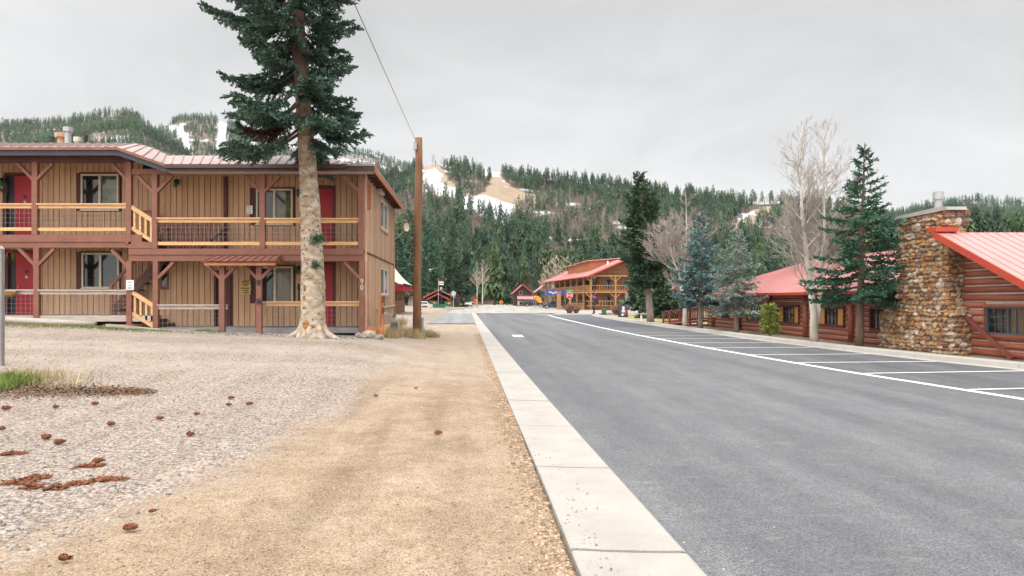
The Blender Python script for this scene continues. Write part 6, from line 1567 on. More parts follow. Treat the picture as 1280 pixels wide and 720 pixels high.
# clipped round shrubs at the corner
def shrub(px, D, w, h, label, m, seed, name='bare_shrub', fine=1.0):
    o = thing(name, label, 'shrub', (ax(px, D), D, 0)); rr = random.Random(seed); b = MB(); X = ax(px, D)
    for i in range(int(300 * fine)):
        a = rr.uniform(0, 2 * PI); e = rr.uniform(.15, 1.45); L_ = rr.uniform(.8, 1.08)
        t_ = Vector((X + math.cos(a) * math.cos(e) * w / 2 * L_, D + math.sin(a) * math.cos(e) * w / 2 * L_, .1 + h * L_ * (.35 + .65 * math.sin(e)))); p = Vector((X + rr.gauss(0, .12), D + rr.gauss(0, .12), .02)); mdl = p.lerp(t_, .55) + Vector((rr.gauss(0, .05), rr.gauss(0, .05), .06))
        b.tube([p, mdl, t_], [.016, .013, .005], 3, False)
        for k in range(3): q = mdl.lerp(t_, rr.random()); b.tube([q, q + Vector((rr.gauss(0, .13), rr.gauss(0, .13), rr.uniform(0, .2)))], [.010, .004], 3, False)
    b.build('twigs', m, o); return o
shrub(712, 83, 1.9, 1.12, 'round reddish leafless shrub at the foot of the stop sign', 'twig_brown', 71); shrub(720, 84, 1.2, .9, 'smaller leafless shrub right of the stop sign shrub', 'twig_brown', 74, fine=.6)
shrub(771, 76, 1.7, .95, 'round brown leafless shrub left of the sandwich board', 'twig_brown', 72)
shrub(760 + 63, 85, 1.4, .8, 'low brown leafless shrub beyond the leaning pine', 'twig_brown', 73, fine=.6)

# ------------------------------------------------------------------ forest
def lowpoly_conifer(seed, blades=70, slim=.17, zb=.12, levels=None, bushy=0.0, round_=0.0):
    """unit-height conifer: many small ragged blades round a thin trunk; round_ 1 = blunt pine crown, 0 = pointed spruce"""
    r = np.random.default_rng(seed); n = blades
    t = np.linspace(0, 1, n) ** (.85 + .25 * round_) ; z = zb + (1 - zb) * t; a = np.cumsum(r.uniform(1.9, 2.9, n))
    shape = (1 - round_) * (1 - t) ** .85 * (.72 + .28 * np.minimum(1, t * 6)) + round_ * np.sqrt(np.clip(1 - ((t - .42) / .58) ** 2, 0, 1)) * .8
    rad = slim * (shape + .015) * r.uniform(.55, 1.15, n) * (1 + bushy * np.sin(t * 21 + seed) + bushy * np.sin(a + t * 9))
    small = (60 / n) ** .5
    dz = (rad * .30 + .030 * small) * r.uniform(.5, 1.5, n); d = r.uniform(.32, .6, n) * max(.5, small)
    inn = r.uniform(.0, .45, n)
    apex = np.stack([np.cos(a) * rad * inn, np.sin(a) * rad * inn, np.minimum(1.0, z + rad * .25 + .035 * small)], 1)
    p1 = np.stack([np.cos(a - d) * rad, np.sin(a - d) * rad, z - dz * r.uniform(.2, 1, n)], 1); p2 = np.stack([np.cos(a + d) * rad * .92, np.sin(a + d) * rad * .92, z - dz * r.uniform(.2, 1, n)], 1)
    pm = np.stack([np.cos(a) * rad * .75, np.sin(a) * rad * .75, z + dz * .4], 1)
    v = np.stack([apex, p1, pm, p2], 1).reshape(-1, 3); q = np.arange(4 * n).reshape(-1, 4)
    tri = np.concatenate([q[:, [0, 1, 2]], q[:, [0, 2, 3]]])
    k = len(v); w = .009
    tv = np.array([(w * math.cos(x), w * math.sin(x), 0) for x in (0, 2.1, 4.2)] + [(0, 0, .95)]); tt = np.array([(k, k + 1, k + 3), (k + 1, k + 2, k + 3), (k + 2, k, k + 3)])
    return np.concatenate([v, tv]), np.concatenate([tri, tt]), np.concatenate([np.zeros(k), np.ones(4)])
def forest_mat(name, cols, attr=True):
    m, t, b = new_mat(name); L = t.links
    cr = _n(t, 'ShaderNodeValToRGB'); e = cr.color_ramp.elements; e[0].color = (*cols[0], 1); e[1].color = (*cols[-1], 1)
    for i, c in enumerate(cols[1:-1], 1): k = e.new(i / (len(cols) - 1)); k.color = (*c, 1)
    if attr: A = _n(t, 'ShaderNodeAttribute'); A.attribute_name = 'tint'; src = A.outputs['Fac']
    else: src = _n(t, 'ShaderNodeObjectInfo').outputs['Random']
    L.new(src, cr.inputs[0])
    T = _n(t, 'ShaderNodeAttribute'); T.attribute_name = 'wood'; mx = _n(t, 'ShaderNodeMix', data_type='RGBA'); L.new(T.outputs['Fac'], mx.inputs[0]); L.new(cr.outputs[0], mx.inputs[6]); mx.inputs[7].default_value = (.16, .11, .085, 1)
    geo = _n(t, 'ShaderNodeNewGeometry'); hs = _n(t, 'ShaderNodeHueSaturation'); mr = _n(t, 'ShaderNodeMapRange'); mr.inputs[3].default_value = .72; mr.inputs[4].default_value = 1.38; L.new(geo.outputs['Random Per Island'], mr.inputs[0]); L.new(mr.outputs[0], hs.inputs['Value']); L.new(mx.outputs[2], hs.inputs['Color'])
    L.new(hs.outputs[0], b.inputs['Base Color']); b.inputs['Roughness'].default_value = .8; b.inputs['Specular IOR Level'].default_value = .2
    return m
CON = [(.024, .048, .028), (.045, .088, .042), (.036, .068, .048), (.066, .112, .046), (.050, .092, .064), (.092, .128, .055), (.036, .062, .037)]
M['forest'] = forest_mat('forest conifer needles', CON); M['forest_ind'] = forest_mat('hillside conifer needles', CON, False)
M['forest_bare'] = forest_mat('bare grey wood', [(.20, .155, .13), (.27, .22, .19), (.17, .12, .105), (.24, .165, .14)])

PROT = [lowpoly_conifer(100 + i, 60, s, zb, bushy=.14, round_=q) for i, (s, zb, q) in enumerate(((.17, .14, .2), (.19, .26, .8), (.15, .14, 0), (.18, .32, .9), (.21, .16, .4)))]
PROT_FAR = [lowpoly_conifer(200 + i, 26, s, .16, bushy=.1, round_=q) for i, (s, q) in enumerate(((.18, .2), (.23, .8), (.17, 0), (.21, .7)))]
def bare_proto(seed):
    r = np.random.default_rng(seed); v, f = [], []
    def stick(p, q, w):
        k = len(v); d = np.array(q) - np.array(p); s = np.cross(d, [.3, .5, .2]); s = s / (np.linalg.norm(s) + 1e-9) * w; u = np.cross(d, s); u = u / (np.linalg.norm(u) + 1e-9) * w
        v.extend([np.array(p) + s, np.array(p) - s * .5 + u, np.array(p) - s * .5 - u, np.array(q)]); f.extend([(k, k + 1, k + 3), (k + 1, k + 2, k + 3), (k + 2, k, k + 3)])
    stick((0, 0, 0), (0, 0, 1), .012)
    for i in range(34):
        z = r.uniform(.25, .92); a = r.uniform(0, 6.28); l = .22 * (1.15 - z) + .05; stick((0, 0, z), (math.cos(a) * l, math.sin(a) * l, z + l * 1.2), .006)
    return np.array(v), np.array(f), np.zeros(len(v))
BARE = [bare_proto(i) for i in range(3)]
def merge(protos, pos, size, tint, kind, seed):
    r = np.random.default_rng(seed); V, Fc, T, W = [], [], [], []; off = 0
    for i in range(len(pos)):
        v, f, w = protos[kind[i] % len(protos)]; a = r.uniform(0, 6.28); c, s = math.cos(a), math.sin(a); wd = size[i] * r.uniform(.85, 1.2)
        vv = np.stack([(v[:, 0] * c - v[:, 1] * s) * wd, (v[:, 0] * s + v[:, 1] * c) * wd, v[:, 2] * size[i]], 1) + pos[i]
        V.append(vv); Fc.append(f + off); T.append(np.full(len(v), tint[i])); W.append(w); off += len(v)
    return np.concatenate(V), np.concatenate(Fc), np.concatenate(T), np.concatenate(W)
def scatter(h, n, seed, pxr, tmax=1.02, hgt=(9, 17), clump=60, thr=.30, tmin=.0, edge=True):
    r = np.random.default_rng(seed); px = r.uniform(*pxr, n * 4); t = r.uniform(tmin, tmax, n * 4)
    X, Y, Z = h.surf(px, t)
    keep = r.random(n * 4) < (Y / h.Y1) ** .55
    c, sn = h.masks(X, Y, Z); keep &= ~((c > 0) | (sn > 0))
    keep &= fbm(X, Y, clump, seed + 5) > thr
    idx = np.where(keep)[0][:n]
    return np.stack([X[idx], Y[idx], Z[idx]], 1), px[idx], t[idx]
r0 = np.random.default_rng(99)
# the ski hill
P_, px_, t_ = scatter(ski, 7200, 1, (462, 1400), thr=.2)
hgt = (7 + 9.5 * r0.random(len(P_)) ** 1.3) * (1 - .10 * t_)
# a denser fringe standing on the skyline
# the wooded foot of the hill, tall trees
n = 110; fxs = r0.uniform(480, 1130, n); fY = r0.uniform(253, 330, n); Xf = (fxs - VX) / F * fY
tt = (fY - ski.Y0) / (ski.Y1 - ski.Y0); _, _, Zf = ski.surf(fxs, tt); Pf = np.stack([Xf, fY, Zf], 1)
P_ = np.concatenate([P_, Pf]); px_ = np.concatenate([px_, fxs]); hgt = np.concatenate([hgt, r0.uniform(10, 19, n)])
bareness = fbm(P_[:, 0], P_[:, 1], 80, 77); isb = (bareness + .16 * (px_ > 690) * (P_[:, 1] < 420) > .62) & (r0.random(len(P_)) < .7)
fade = np.clip((bareness - .3) * 1.6 + r0.normal(0, .2, len(P_)), 0, 1)
C, Ch, Ct = P_[~isb], hgt[~isb], fade[~isb]
pyt = VY - F * (C[:, 2] + Ch - EYE) / C[:, 1]; pxc = VX + F * C[:, 0] / C[:, 1]
vis = (pxc > 0) & (pxc < 1285) & ~((pxc < 494)) & ~((pxc > 1120) & (pyt > 280)) & ~((pxc > 770) & (pxc < 830) & (pyt > 225)) 
order = np.argsort(-(Ch / C[:, 1]) * vis); ind = order[:262]; rest = np.ones(len(C), bool); rest[ind] = False
v, f, tn, w = merge(PROT, C[rest], Ch[rest], Ct[rest], r0.integers(0, 5, rest.sum()), 5)
o = np_mesh('forest', v, tris=f, m='forest', attrs={'tint': tn, 'wood': w}); tag(o, 'mass of dark green conifers covering the upper ski hill', 'forest', None, 'stuff')
protos = []
for i in range(5):
    v, f, w = lowpoly_conifer(300 + i, 420, (.18, .20, .155, .19, .22)[i], (.10, .24, .1, .30, .10)[i], bushy=.16, round_=(.1, .75, 0, .85, .3)[i])
    o = np_mesh('hillside_conifer', v, tris=f, m='forest_ind', attrs={'wood': w, 'tint': w}); protos.append(o)
used = [False] * 5
LAB = 'dark green conifer standing among others on the lower ski hill'
for j, i in enumerate(ind):
    k = int(r0.integers(0, 5))
    o = protos[k] if not used[k] else protos[k].copy()
    if used[k]: COL.objects.link(o)
    used[k] = True
    o.location = tuple(C[i]); s = Ch[i]; wd = s * r0.uniform(.9, 1.25); o.scale = (wd, wd, s); o.rotation_euler = (0, 0, r0.uniform(0, 6.28)); tag(o, LAB, 'conifer', 'conifers on the lower ski hill')
v, f, tn, w = merge(BARE, P_[isb], hgt[isb] * .8, r0.random(isb.sum()), r0.integers(0, 3, isb.sum()), 6)
tag(np_mesh('bare_wood', v, tris=f, m='forest_bare', attrs={'tint': tn, 'wood': w}), 'leafless grey brown thicket among the conifers of the ski hill', 'bare wood', None, 'stuff')
# farther hills
for h, n, pr, hg, th, nm, lb in ((left, 10500, (-420, 300), (9, 17), .20, 'left_forest', 'conifers spread over the snow dusted hill behind the motel'), (notch, 3600, (170, 470), (10, 18), .24, 'notch_forest', 'conifers on the second hill behind the big pine'), (snowm, 3200, (390, 620), (10, 16), .22, 'mountain_forest', 'thin hazy conifers on the snowy far mountain'), (right, 4600, (1080, 1650), (10, 19), .30, 'right_forest', 'conifers on the far hill above the lodge roof')):
    P2, p2, t2 = scatter(h, n, h.seed + 3, pr, hgt=hg, clump=110, thr=th, tmin=.2)
    hh = r0.uniform(*hg, len(P2)); v, f, tn, w = merge(PROT_FAR, P2, hh, np.clip(fbm(P2[:, 0], P2[:, 1], 120, 9) * 1.4 - .2 + r0.normal(0, .15, len(P2)), 0, 1), r0.integers(0, 4, len(P2)), h.seed)
    tag(np_mesh(nm, v, tris=f, m='forest', attrs={'tint': tn, 'wood': w}), lb, 'forest', None, 'stuff')
# individual skyline conifers behind the lodge and the large ones beyond the crossing
def mid_conifer(name, label, px, D, top, slim, seed, group=None, zb=.06, z=0.0, blades=900, cat='conifer'):
    v, f, w = lowpoly_conifer(seed, blades, slim, zb, bushy=.16, round_=(.5 if group else 0)); H = az(top, D) - z; X = ax(px, D)
    o = thing(name, label, cat, (X, D, z), 0, group); rot = seed * 1.7; c, s = math.cos(rot), math.sin(rot)
    vv = np.stack([(v[:, 0] * c - v[:, 1] * s) * H + X, (v[:, 0] * s + v[:, 1] * c) * H + D, v[:, 2] * H + z], 1)
    # three or four stacked scales of blades make the fringe fine
    np_mesh('crown', vv[:-4], tris=f[:-3], m='forest_ind', parent=o, attrs={'tint': w[:-4], 'wood': w[:-4]})
    b = MB(); b.tube([(X, D, z), (X, D, z + H * .9)], [.022 * H, .004 * H], 6); b.build('trunk', 'bark_brown', o)
    return o
BACK = [(1140, 175, 262), (1152, 160, 268), (1164, 190, 258), (1178, 165, 262), (1194, 180, 252), (1207, 155, 262), (1219, 170, 256), (1233, 185, 264), (1246, 160, 258), (1258, 175, 268), (1270, 150, 262), (1292, 170, 258), (1127, 150, 275), (1108, 165, 268), (1093, 180, 262), (1052, 170, 250), (1040, 150, 262)]
for i, (px, D, tpy) in enumerate(BACK):
    mid_conifer('background_conifer', 'dark conifer in the line of trees behind the log lodge roof', px, D, tpy, (.15, .19, .17, .2)[i % 4], 400 + i, 'conifers behind the log lodge')
for i, (px, D, tpy, sl, lb) in enumerate(((497, 120, 296, .26, 'dense dark conifer just right of the motel corner'), (513, 150, 262, .20, 'tall dark conifer left of the utility pole beyond the shop'), (536, 140, 288, .24, 'large dark conifer right of the utility pole beyond the shop'), (565, 145, 298, .30, 'broad dark conifer behind the green skips'), (634, 215, 352, .30, 'short pointed spruce left of the red roofed cabin'), (672, 225, 353, .30, 'short bluish spruce behind the orange tent'), (548, 165, 318, .28, 'dark conifer behind the dark lodge, between two larger ones'), (618, 230, 296, .2, 'tall conifer at the foot of the hill left of the cabin'), (583, 210, 330, .26, 'conifer at the foot of the hill above the white car'), (800, 85, 318, .24, 'dark conifer rising behind the leaning pine'))):
    if i < 4 or i == 9:
        conifer('roadside_conifer', lb, 'conifer', (ax(px, D), D, 0), az(tpy, D), az(tpy, D) * sl * 1.05, .8, .25, 'bark_grey', 'needle_dark' if i % 2 else 'needle_fresh', 460 + i, nb=64, leaf=.62, lw=.30, droop=.25, up=.45, dens=.42, prof=spr, pieces=2)
    else: mid_conifer('roadside_conifer', lb, px, D, tpy, sl, 450 + i)
# ------------------------------------------------------------------ small things on the ground
def ground_at(px, py):
    D = F * EYE / max(12, py - VY)
    for _ in range(12): D = .5 * D + .5 * F * (EYE - gzs(ax(px, D), D)) / (py - VY)
    return ax(px, D), D
def cone(x, y, a, ln, rr):
    b = MB(); z = gzs(x, y) + .02; d = Vector((math.cos(a), math.sin(a), 0)); r = ln * .24
    prof_ = [(0, .45), (.15, rr.uniform(.8, 1)), (.4, rr.uniform(.9, 1.1)), (.7, rr.uniform(.65, .85)), (1, .3)]
    b.tube([Vector((x, y, z + r * .6)) + d * (ln * (f_ - .5)) for f_, _ in prof_], [r * k for _, k in prof_], 7)
    for i in range(44):      # scales
        f_ = rr.uniform(.08, .92); k = float(np.interp(f_, [p[0] for p in prof_], [p[1] for p in prof_])); an = rr.uniform(-.4, PI + .4)
        s = d.cross(Vector((0, 0, 1))); n_ = s * math.cos(an) + Vector((0, 0, 1)) * math.sin(an); p = Vector((x, y, z + r * .6)) + d * (ln * (f_ - .5)) + n_ * r * k * .9
        w = d.cross(n_) * (ln * .065); tip = p + n_ * ln * rr.uniform(.05, .11) + d * ln * rr.uniform(.02, .09)
        b.add([p - w, p + w, tip + w * .6, tip - w * .6], [(0, 1, 2, 3)])
    return b.build('pine_cone', 'needle_red', None)
CONES = [(163, 665, 1), (82, 704, .9), (139, 533, 1), (8, 513, 1.2), (70, 511, .9), (119, 507, 1), (200, 525.5, .9), (246, 520, .8), (289, 499.5, .9), (286, 508, .8), (312, 507, 1), (238, 546, 1), (58, 550, 1.1), (75, 556, 1.1), (3, 539, .9), (548, 544, .9), (470, 497, .7), (520, 487, .6), (123, 580, 1.1), (191, 643, .6)]
for i, (px, py, s) in enumerate(CONES):
    D = F * EYE / (py - VY)
    for _ in range(4): D = F * (EYE - gzs(ax(px, D), D)) / (py - VY)
    o = cone(ax(px, D), D, rnd.uniform(-.5, .6), .105 * s * (1.1 if D > 7 else 1), rnd)
    if i == 0: tag(o, 'large brown pine cone alone on the tan dirt in the foreground', 'pine cone')
    elif px > 440: tag(o, 'small dark pine cone far out on the tan dirt verge', 'pine cone', 'pine cones on the dirt verge')
    else: tag(o, 'rust brown pine cone lying on the grey gravel', 'pine cone', 'pine cones on the gravel')
CLUMPS = [(22, 607, 40, 'long rust brown clump of cones at the left edge, the upper one'), (17, 571, 26, 'rust brown clump at the left edge above the others'), (45, 600, 30, 'rust brown heap of crumbled cones touching the left edge'), (38, 612, 22, 'short rust brown clump just below the long one'), (70, 612.5, 22, 'rust brown clump of needles second from the left edge'), (100, 606, 26, 'loose rust brown clump in the middle of the heaps'), (133, 601.5, 46, 'widest rust brown clump on the gravel, at the right end of the heaps'), (112, 584, 30, 'thin rust brown clump above the widest one')]
for i, (px, py, w, lb) in enumerate(CLUMPS):
    D = F * EYE / (py - VY); X = ax(px, D); hw = w / 2 / F * D
    o = thing('cone_clump', lb, 'pine cone clump', (X, D, gzs(X, D))); rr = random.Random(80 + i); b = MB()
    for k in range(90):
        u = rr.uniform(-1, 1); x = X + hw * u; y = D + .35 * hw * u + rr.gauss(0, .03); z = gzs(x, y) + abs(rr.gauss(0, .018)) * (1 - u * u) + .006; a = rr.gauss(.35, .8); l = rr.uniform(.012, .035); d = Vector((math.cos(a), math.sin(a), rr.gauss(0, .3))) * l; s_ = Vector((-math.sin(a), math.cos(a), rr.gauss(0, .5))) * l * .35
        p = Vector((x, y, z)); b.add([p - d, p + s_ + Vector((0, 0, .008)), p + d, p - s_], [(0, 1, 2, 3)])
    b.build('crumbs', 'needle_red', o)
    b = MB(); rr2 = random.Random(90 + i)
    for k in range(3):
        u = rr2.uniform(-.7, .7); x = X + hw * u; y = D + .35 * hw * u; b.blob((x, y, gzs(x, y) + .012), (hw * .42, hw * .14 + .012, .024), 9, 5, .3, rr2)
    b.build('heap', 'needle_red', o)

def blades(spots, n, hmin, hmax, m, name, label, cat, seed, spread=.03):
    r = np.random.default_rng(seed); V, Q = [], []
    tot = sum(s[4] for s in spots); k = 0
    for (cx, cy, rx, ry, wt) in spots:
        c = int(n * wt / tot); a = r.uniform(0, 6.28, c); q = np.sqrt(r.random(c)); x = cx + rx * q * np.cos(a) * r.uniform(.8, 1.1, c); y = cy + ry * q * np.sin(a) * r.uniform(.8, 1.1, c); z = gz(x, y)
        h = r.uniform(hmin, hmax, c) * (1.15 - .6 * q); an = r.uniform(0, 6.28, c); w = r.uniform(.003, .006, c) * (1 + cy / 30); ln = h * r.uniform(.3, 1.1, c); az2 = r.uniform(0, 6.28, c)
        b0 = np.stack([x - np.cos(an) * w, y - np.sin(an) * w, z - .01], 1); b1 = np.stack([x + np.cos(an) * w, y + np.sin(an) * w, z - .01], 1)
        md = np.stack([x + np.cos(az2) * ln * .35, y + np.sin(az2) * ln * .35, z + h * .65], 1); tp_ = np.stack([x + np.cos(az2) * ln, y + np.sin(az2) * ln, z + h], 1)
        wv = np.stack([np.cos(an) * w * .6, np.sin(an) * w * .6, 0 * w], 1)
        v = np.stack([b0, b1, md + wv, md - wv, tp_], 1).reshape(-1, 3); i = k + np.arange(c) * 5; k += 5 * c; V.append(v); Q.append(np.concatenate([np.stack([i, i + 1, i + 2], 1), np.stack([i, i + 2, i + 3], 1), np.stack([i + 3, i + 2, i + 4], 1)]))
    tag(np_mesh(name, np.concatenate(V), tris=np.concatenate(Q), m=m), label, cat, None, 'stuff')
G = lambda px, D: (ax(px, D), D)
x, y = ground_at(10, 481); blades([(x, y, .50, .55, 1.0), (x + .15, y - .5, .3, .3, .35)], 2600, .08, .30, 'grass', 'grass_tuft', 'bright green grass tuft at the left edge of the yard', 'grass', 1)
x2, y2 = ground_at(14, 478); blades([(x2, y2, .75, .6, 1.0), (ax(45, y2), y2 + .2, .8, .4, .35), (ax(75, y2), y2, .8, .35, .15), (ax(110, y2), y2 - .4, 1.0, .3, .08)], 800, .05, .40, 'grass_dry', 'dry_grass', 'straw coloured dry grass round the green tuft', 'grass', 2)
blades([(ax(60, 21.4), 21.4, 2.3, .35, .8), (ax(150, 21.2), 21.2, 1.9, .3, 1.0), (ax(105, 21.3), 21.3, 1.5, .3, .8), (ax(262, 21.6), 21.6, .5, .15, .3)], 4200, .03, .13, 'grass', 'porch_grass', 'thin green grass along the foot of the porch', 'grass', 3)
blades([(ax(20, 21.3), 21.3, 2.0, .35, 1), (ax(80, 21.2), 21.2, 2.5, .35, 1)], 1600, .03, .12, 'grass_dry', 'porch_straw', 'dry straw grass along the foot of the porch', 'grass', 4)
blades([(ax(500, 27), 27, .9, 1.6, 1), (ax(487, 24.2), 24.2, .45, .8, .7), (ax(530, 29.5), 29.5, .7, .8, .7), (ax(515, 26), 26, .5, 1.2, .8), (ax(500, 33), 33, .7, 2.5, .5), (ax(478, 23.2), 23.2, .5, .6, .6)], 7000, .08, .52, 'grass_dry', 'corner_weeds', 'dry tan weeds round the utility pole and planter corner', 'weeds', 5)
blades([(ax(508, 25.6), 25.6, .4, .4, 1), (ax(534, 28.8), 28.8, .4, .5, .7)], 700, .04, .16, 'grass', 'corner_grass', 'green grass patch before the utility pole', 'grass', 6)
blades([(14.3, 50, 1.4, 4, 1), (15, 58, 2, 5, 1), (13.6, 45, .8, 1.5, .4)], 3500, .03, .08, 'grass', 'lawn_grass', 'short grass of the lawn behind the kerb', 'grass', 7)
# leaf litter bed by the tuft
rr = random.Random(4); b = MB()
M['litter'] = mat('dry leaf litter', (.20, .115, .065), (.10, .06, .038), 30, .95, island=.45, c3=(.30, .23, .15))
for k in range(5200):
    u = rr.random() ** 1.1; px = -12 + 200 * u + rr.gauss(0, 5); py = 487 + 3 * u + rr.gauss(0, 6.5 * (1 - .72 * u)); x, D = ground_at(px, py)
    z = gzs(x, D) + rr.uniform(.0, .035) * (1 - u); a = rr.uniform(0, 6.3); l = rr.uniform(.012, .038); d = Vector((math.cos(a), math.sin(a), rr.gauss(0, .35))) * l; s_ = Vector((-math.sin(a), math.cos(a), rr.gauss(0, .35))) * l * .45; p = Vector((x, D, z + .008))
    b.add([p - d, p + s_, p + d, p - s_], [(0, 1, 2, 3)])
tag(b.build('leaf_litter', 'litter'), 'brown bed of leaf litter right of the green grass tuft', 'leaf litter', None, 'stuff')
# loose stones: along the concrete strip, over the gravel, before the porch
def stones(n, place, smin, smax, m, name, label, seed, zfix=None):
    r = np.random.default_rng(seed); XY = place(r, n); n = len(XY); s = r.uniform(smin, smax, n) * r.choice([.7, 1, 1, 1.5], n)
    ico = np.array([(0, 0, 1), (.894, 0, .447), (.276, .851, .447), (-.724, .526, .447), (-.724, -.526, .447), (.276, -.851, .447), (.724, .526, -.3), (-.276, .851, -.3), (-.894, 0, -.3), (-.276, -.851, -.3), (.724, -.526, -.3)])
    fc = np.array([(0, 1, 2), (0, 2, 3), (0, 3, 4), (0, 4, 5), (0, 5, 1), (1, 6, 2), (2, 7, 3), (3, 8, 4), (4, 9, 5), (5, 10, 1), (6, 7, 2), (7, 8, 3), (8, 9, 4), (9, 10, 5), (10, 6, 1)])
    sc = r.uniform(.6, 1.3, (n, 1, 3)) * s[:, None, None]; sc[:, :, 2] *= .62; jit = r.uniform(.78, 1.2, (n, 11, 1)); v = ico[None] * jit * sc
    a = r.uniform(0, 6.28, n); c, sn = np.cos(a)[:, None], np.sin(a)[:, None]
    v = np.stack([v[:, :, 0] * c - v[:, :, 1] * sn, v[:, :, 0] * sn + v[:, :, 1] * c, v[:, :, 2]], 2)
    z = gz(XY[:, 0], XY[:, 1]) if zfix is None else np.full(n, zfix); v += np.stack([XY[:, 0], XY[:, 1], z + s * .12], 1)[:, None, :]
    f = (fc[None] + (np.arange(n) * 11)[:, None, None]).reshape(-1, 3)
    tag(np_mesh(name, v.reshape(-1, 3), tris=f, m=m), label, 'gravel', None, 'stuff')
M['pebble_tan'] = mat('tan pebble', (.36, .26, .175), (.27, .18, .115), 12, .9, island=.5)
M['pebble_grey'] = mat('grey pebble', (.33, .30, .28), (.22, .195, .18), 12, .9, island=.5)
def along(r, n):
    y = 3.2 + 30 * r.random(n) ** 2.6; x = np.interp(y, [a for a, _ in STRIP_L], [b_ for _, b_ in STRIP_L]) - np.abs(r.normal(0, .13, n)) - .012; return np.stack([x, y], 1)
stones(6500, along, .006, .017, 'pebble_tan', 'edge_pebbles', 'loose tan pebbles along the edge of the concrete strip', 31)
def over(r, n):
    y = 3.4 + 17 * r.random(n) ** 1.9; x = (-1.9 - 2.2 * np.exp(-(y - 3) * .4)) + r.normal(0, .35, n) - r.random(n) * (y * .62); return np.stack([x, y], 1)
stones(13000, over, .006, .016, 'pebble_grey', 'loose_gravel', 'loose grey stones scattered over the gravel yard', 32)
def sandp(r, n):
    y = 3.4 + 16 * r.random(n) ** 1.8; x = r.uniform(-2.3, .6, n); return np.stack([x, y], 1)
stones(2600, sandp, .004, .010, 'pebble_tan', 'dirt_pebbles', 'fine pebbles scattered over the tan dirt verge', 33)
def porch(r, n): return np.stack([r.uniform(-14, -3.1, n), 21.2 + r.normal(0, .4, n)], 1)
stones(1500, porch, .012, .035, 'pebble_grey', 'porch_stones', 'scattered small stones along the foot of the motel porch', 34)

def onstrip(r, n):
    y = 3.4 + 24 * r.random(n) ** 2.2; l = np.interp(y, [a for a, _ in STRIP_L], [b_ for _, b_ in STRIP_L]); x = l + np.abs(r.normal(0, .22, n)); return np.stack([x, y], 1)[x < l + .7]
stones(420, onstrip, .003, .008, 'pebble_tan', 'strip_grit', 'scattered grit lying on the concrete strip', 35, .03)
def onroad(r, n):
    y = 3.6 + 18 * r.random(n) ** 2; rr_ = np.interp(y, [a for a, _ in STRIP_R], [b_ for _, b_ in STRIP_R]); return np.stack([rr_ + np.abs(r.normal(0, .35, n)) + .01, y], 1)
stones(700, onroad, .003, .008, 'pebble_grey', 'road_grit', 'fine grit along the street edge of the concrete strip', 36, .006)
# ------------------------------------------------------------------ sky, sun, camera
SUN_EL, SUN_AZ = R(48), R(215)     # high thin overcast, brightest behind the viewer's left shoulder
w = bpy.data.worlds.new('World'); S.world = w; w.use_nodes = True
t = w.node_tree; L = t.links; bg = t.nodes['Background']
sky = _n(t, 'ShaderNodeTexSky', sky_type='NISHITA'); sky.sun_disc = False; sky.sun_elevation = SUN_EL; sky.sun_rotation = SUN_AZ; sky.altitude = 2600
hs = _n(t, 'ShaderNodeHueSaturation'); hs.inputs['Saturation'].default_value = .15; L.new(sky.outputs[0], hs.inputs['Color'])
tc = _n(t, 'ShaderNodeTexCoord'); sp = _n(t, 'ShaderNodeSeparateXYZ'); L.new(tc.outputs['Generated'], sp.inputs[0])
mp = _n(t, 'ShaderNodeMapping'); mp.inputs['Scale'].default_value = (1.0, 1.0, 2.6); L.new(tc.outputs['Generated'], mp.inputs[0])
nz = _n(t, 'ShaderNodeTexNoise'); nz.inputs['Scale'].default_value = 2.6; nz.inputs['Detail'].default_value = 8; nz.inputs['Roughness'].default_value = .55; nz.inputs['Distortion'].default_value = .6; L.new(mp.outputs[0], nz.inputs['Vector'])
cr = _n(t, 'ShaderNodeValToRGB'); e = cr.color_ramp.elements
SKY = [(0.0, (1.04, 1.045, 1.05)), (.10, (1.01, 1.015, 1.02)), (.22, (.92, .925, .93)), (.38, (.76, .765, .77)), (.50, (.84, .84, .84)), (.70, (1.7, 1.69, 1.66)), (1.0, (2.3, 2.27, 2.22))]
SK = 10.0
e[0].position, e[0].color = SKY[0][0], (*[x / 3 for x in SKY[0][1]], 1); e[1].position, e[1].color = SKY[-1][0], (*[x / 3 for x in SKY[-1][1]], 1)
for p, c in SKY[1:-1]: k = e.new(p); k.color = (*[x / 3 for x in c], 1)
L.new(sp.outputs[2], cr.inputs[0])
mr = _n(t, 'ShaderNodeMapRange'); mr.inputs[1].default_value = .25; mr.inputs[2].default_value = .75; mr.inputs[3].default_value = .84 * 3 * SK; mr.inputs[4].default_value = 1.14 * 3 * SK
L.new(nz.outputs['Fac'], mr.inputs[0])
vm = _n(t, 'ShaderNodeVectorMath', operation='SCALE'); L.new(cr.outputs[0], vm.inputs[0]); L.new(mr.outputs[0], vm.inputs['Scale'])
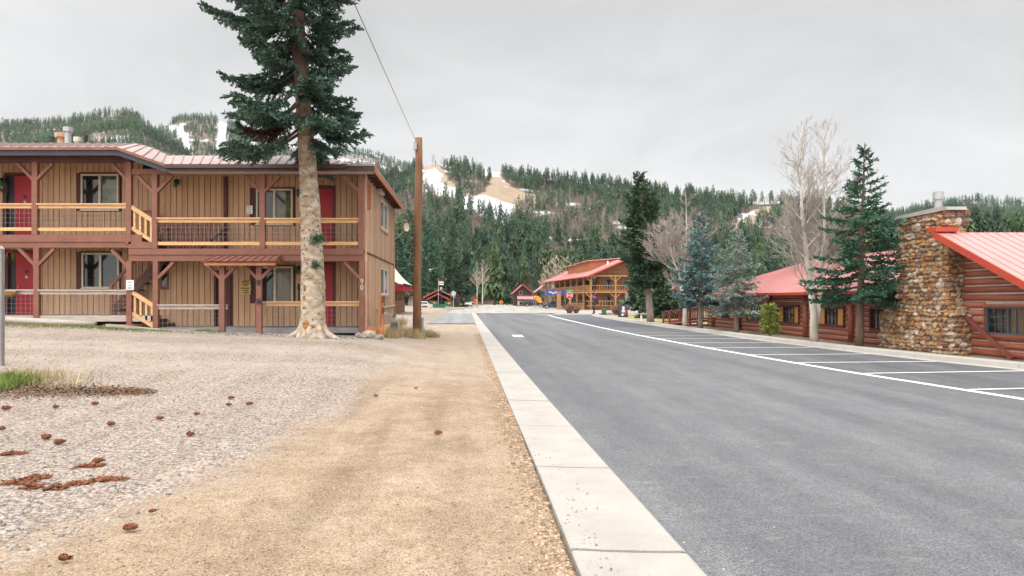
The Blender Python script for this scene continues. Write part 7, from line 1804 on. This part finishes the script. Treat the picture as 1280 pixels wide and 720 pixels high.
# broad glow added to the sky on the sun's side, to light the house fronts
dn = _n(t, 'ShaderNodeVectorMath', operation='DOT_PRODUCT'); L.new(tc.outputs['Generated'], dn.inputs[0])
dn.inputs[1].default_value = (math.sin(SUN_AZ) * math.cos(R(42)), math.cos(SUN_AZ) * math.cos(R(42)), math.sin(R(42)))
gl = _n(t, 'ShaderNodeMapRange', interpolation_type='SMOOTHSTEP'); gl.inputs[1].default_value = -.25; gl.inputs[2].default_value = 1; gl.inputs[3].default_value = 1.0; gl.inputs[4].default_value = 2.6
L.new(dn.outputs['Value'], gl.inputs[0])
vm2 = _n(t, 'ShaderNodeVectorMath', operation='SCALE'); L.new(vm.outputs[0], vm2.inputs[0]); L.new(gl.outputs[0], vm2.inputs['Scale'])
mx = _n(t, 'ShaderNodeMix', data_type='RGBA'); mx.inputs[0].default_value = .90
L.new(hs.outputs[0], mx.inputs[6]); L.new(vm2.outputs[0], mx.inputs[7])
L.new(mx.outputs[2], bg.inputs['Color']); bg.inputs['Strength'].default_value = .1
sd = bpy.data.lights.new('sun', 'SUN'); sd.energy = 1.4; sd.angle = R(25); sd.color = (1, .96, .90)
so = bpy.data.objects.new('sun', sd); COL.objects.link(so)
d = Vector((math.sin(SUN_AZ) * math.cos(SUN_EL), math.cos(SUN_AZ) * math.cos(SUN_EL), math.sin(SUN_EL)))
so.rotation_euler = d.to_track_quat('Z', 'Y').to_euler(); so.location = (0, -20, 40)
cd = bpy.data.cameras.new('camera'); co = bpy.data.objects.new('camera', cd); COL.objects.link(co)
cd.lens = 24; cd.sensor_width = 36; cd.shift_x = (640 - VX) / 1280; cd.shift_y = (VY - 360) / 1280
co.location = (0, 0, EYE); co.rotation_euler = (R(90), 0, 0); cd.clip_start = .05; cd.clip_end = 9000
# thin mountain air, closed round everything that stands in it
hb = MB(); hb.box(-3000, 3000, -500, 3500, -60, 420); hz = hb.build('haze', 'white'); hz['kind'] = 'stuff'; hz['label'] = 'thin pale mountain haze'; hz['category'] = 'haze'
hm = bpy.data.materials.new('mountain haze'); hm.use_nodes = True; ht = hm.node_tree; ht.nodes.remove(ht.nodes['Principled BSDF'])
pv = _n(ht, 'ShaderNodeVolumePrincipled'); pv.inputs['Color'].default_value = (.86, .90, .95, 1); pv.inputs['Density'].default_value = .00005; pv.inputs['Anisotropy'].default_value = .1
ht.links.new(pv.outputs[0], ht.nodes['Material Output'].inputs['Volume']); hz.data.materials.clear(); hz.data.materials.append(hm)
S.camera = co
S.view_settings.view_transform = 'Standard'; S.view_settings.look = 'None'; S.view_settings.gamma = 1; S.view_settings.exposure = -0.10
S.render.engine = 'CYCLES'
S.cycles.max_bounces = 6; S.cycles.transparent_max_bounces = 6; S.cycles.volume_bounces = 0; S.cycles.use_denoising = True
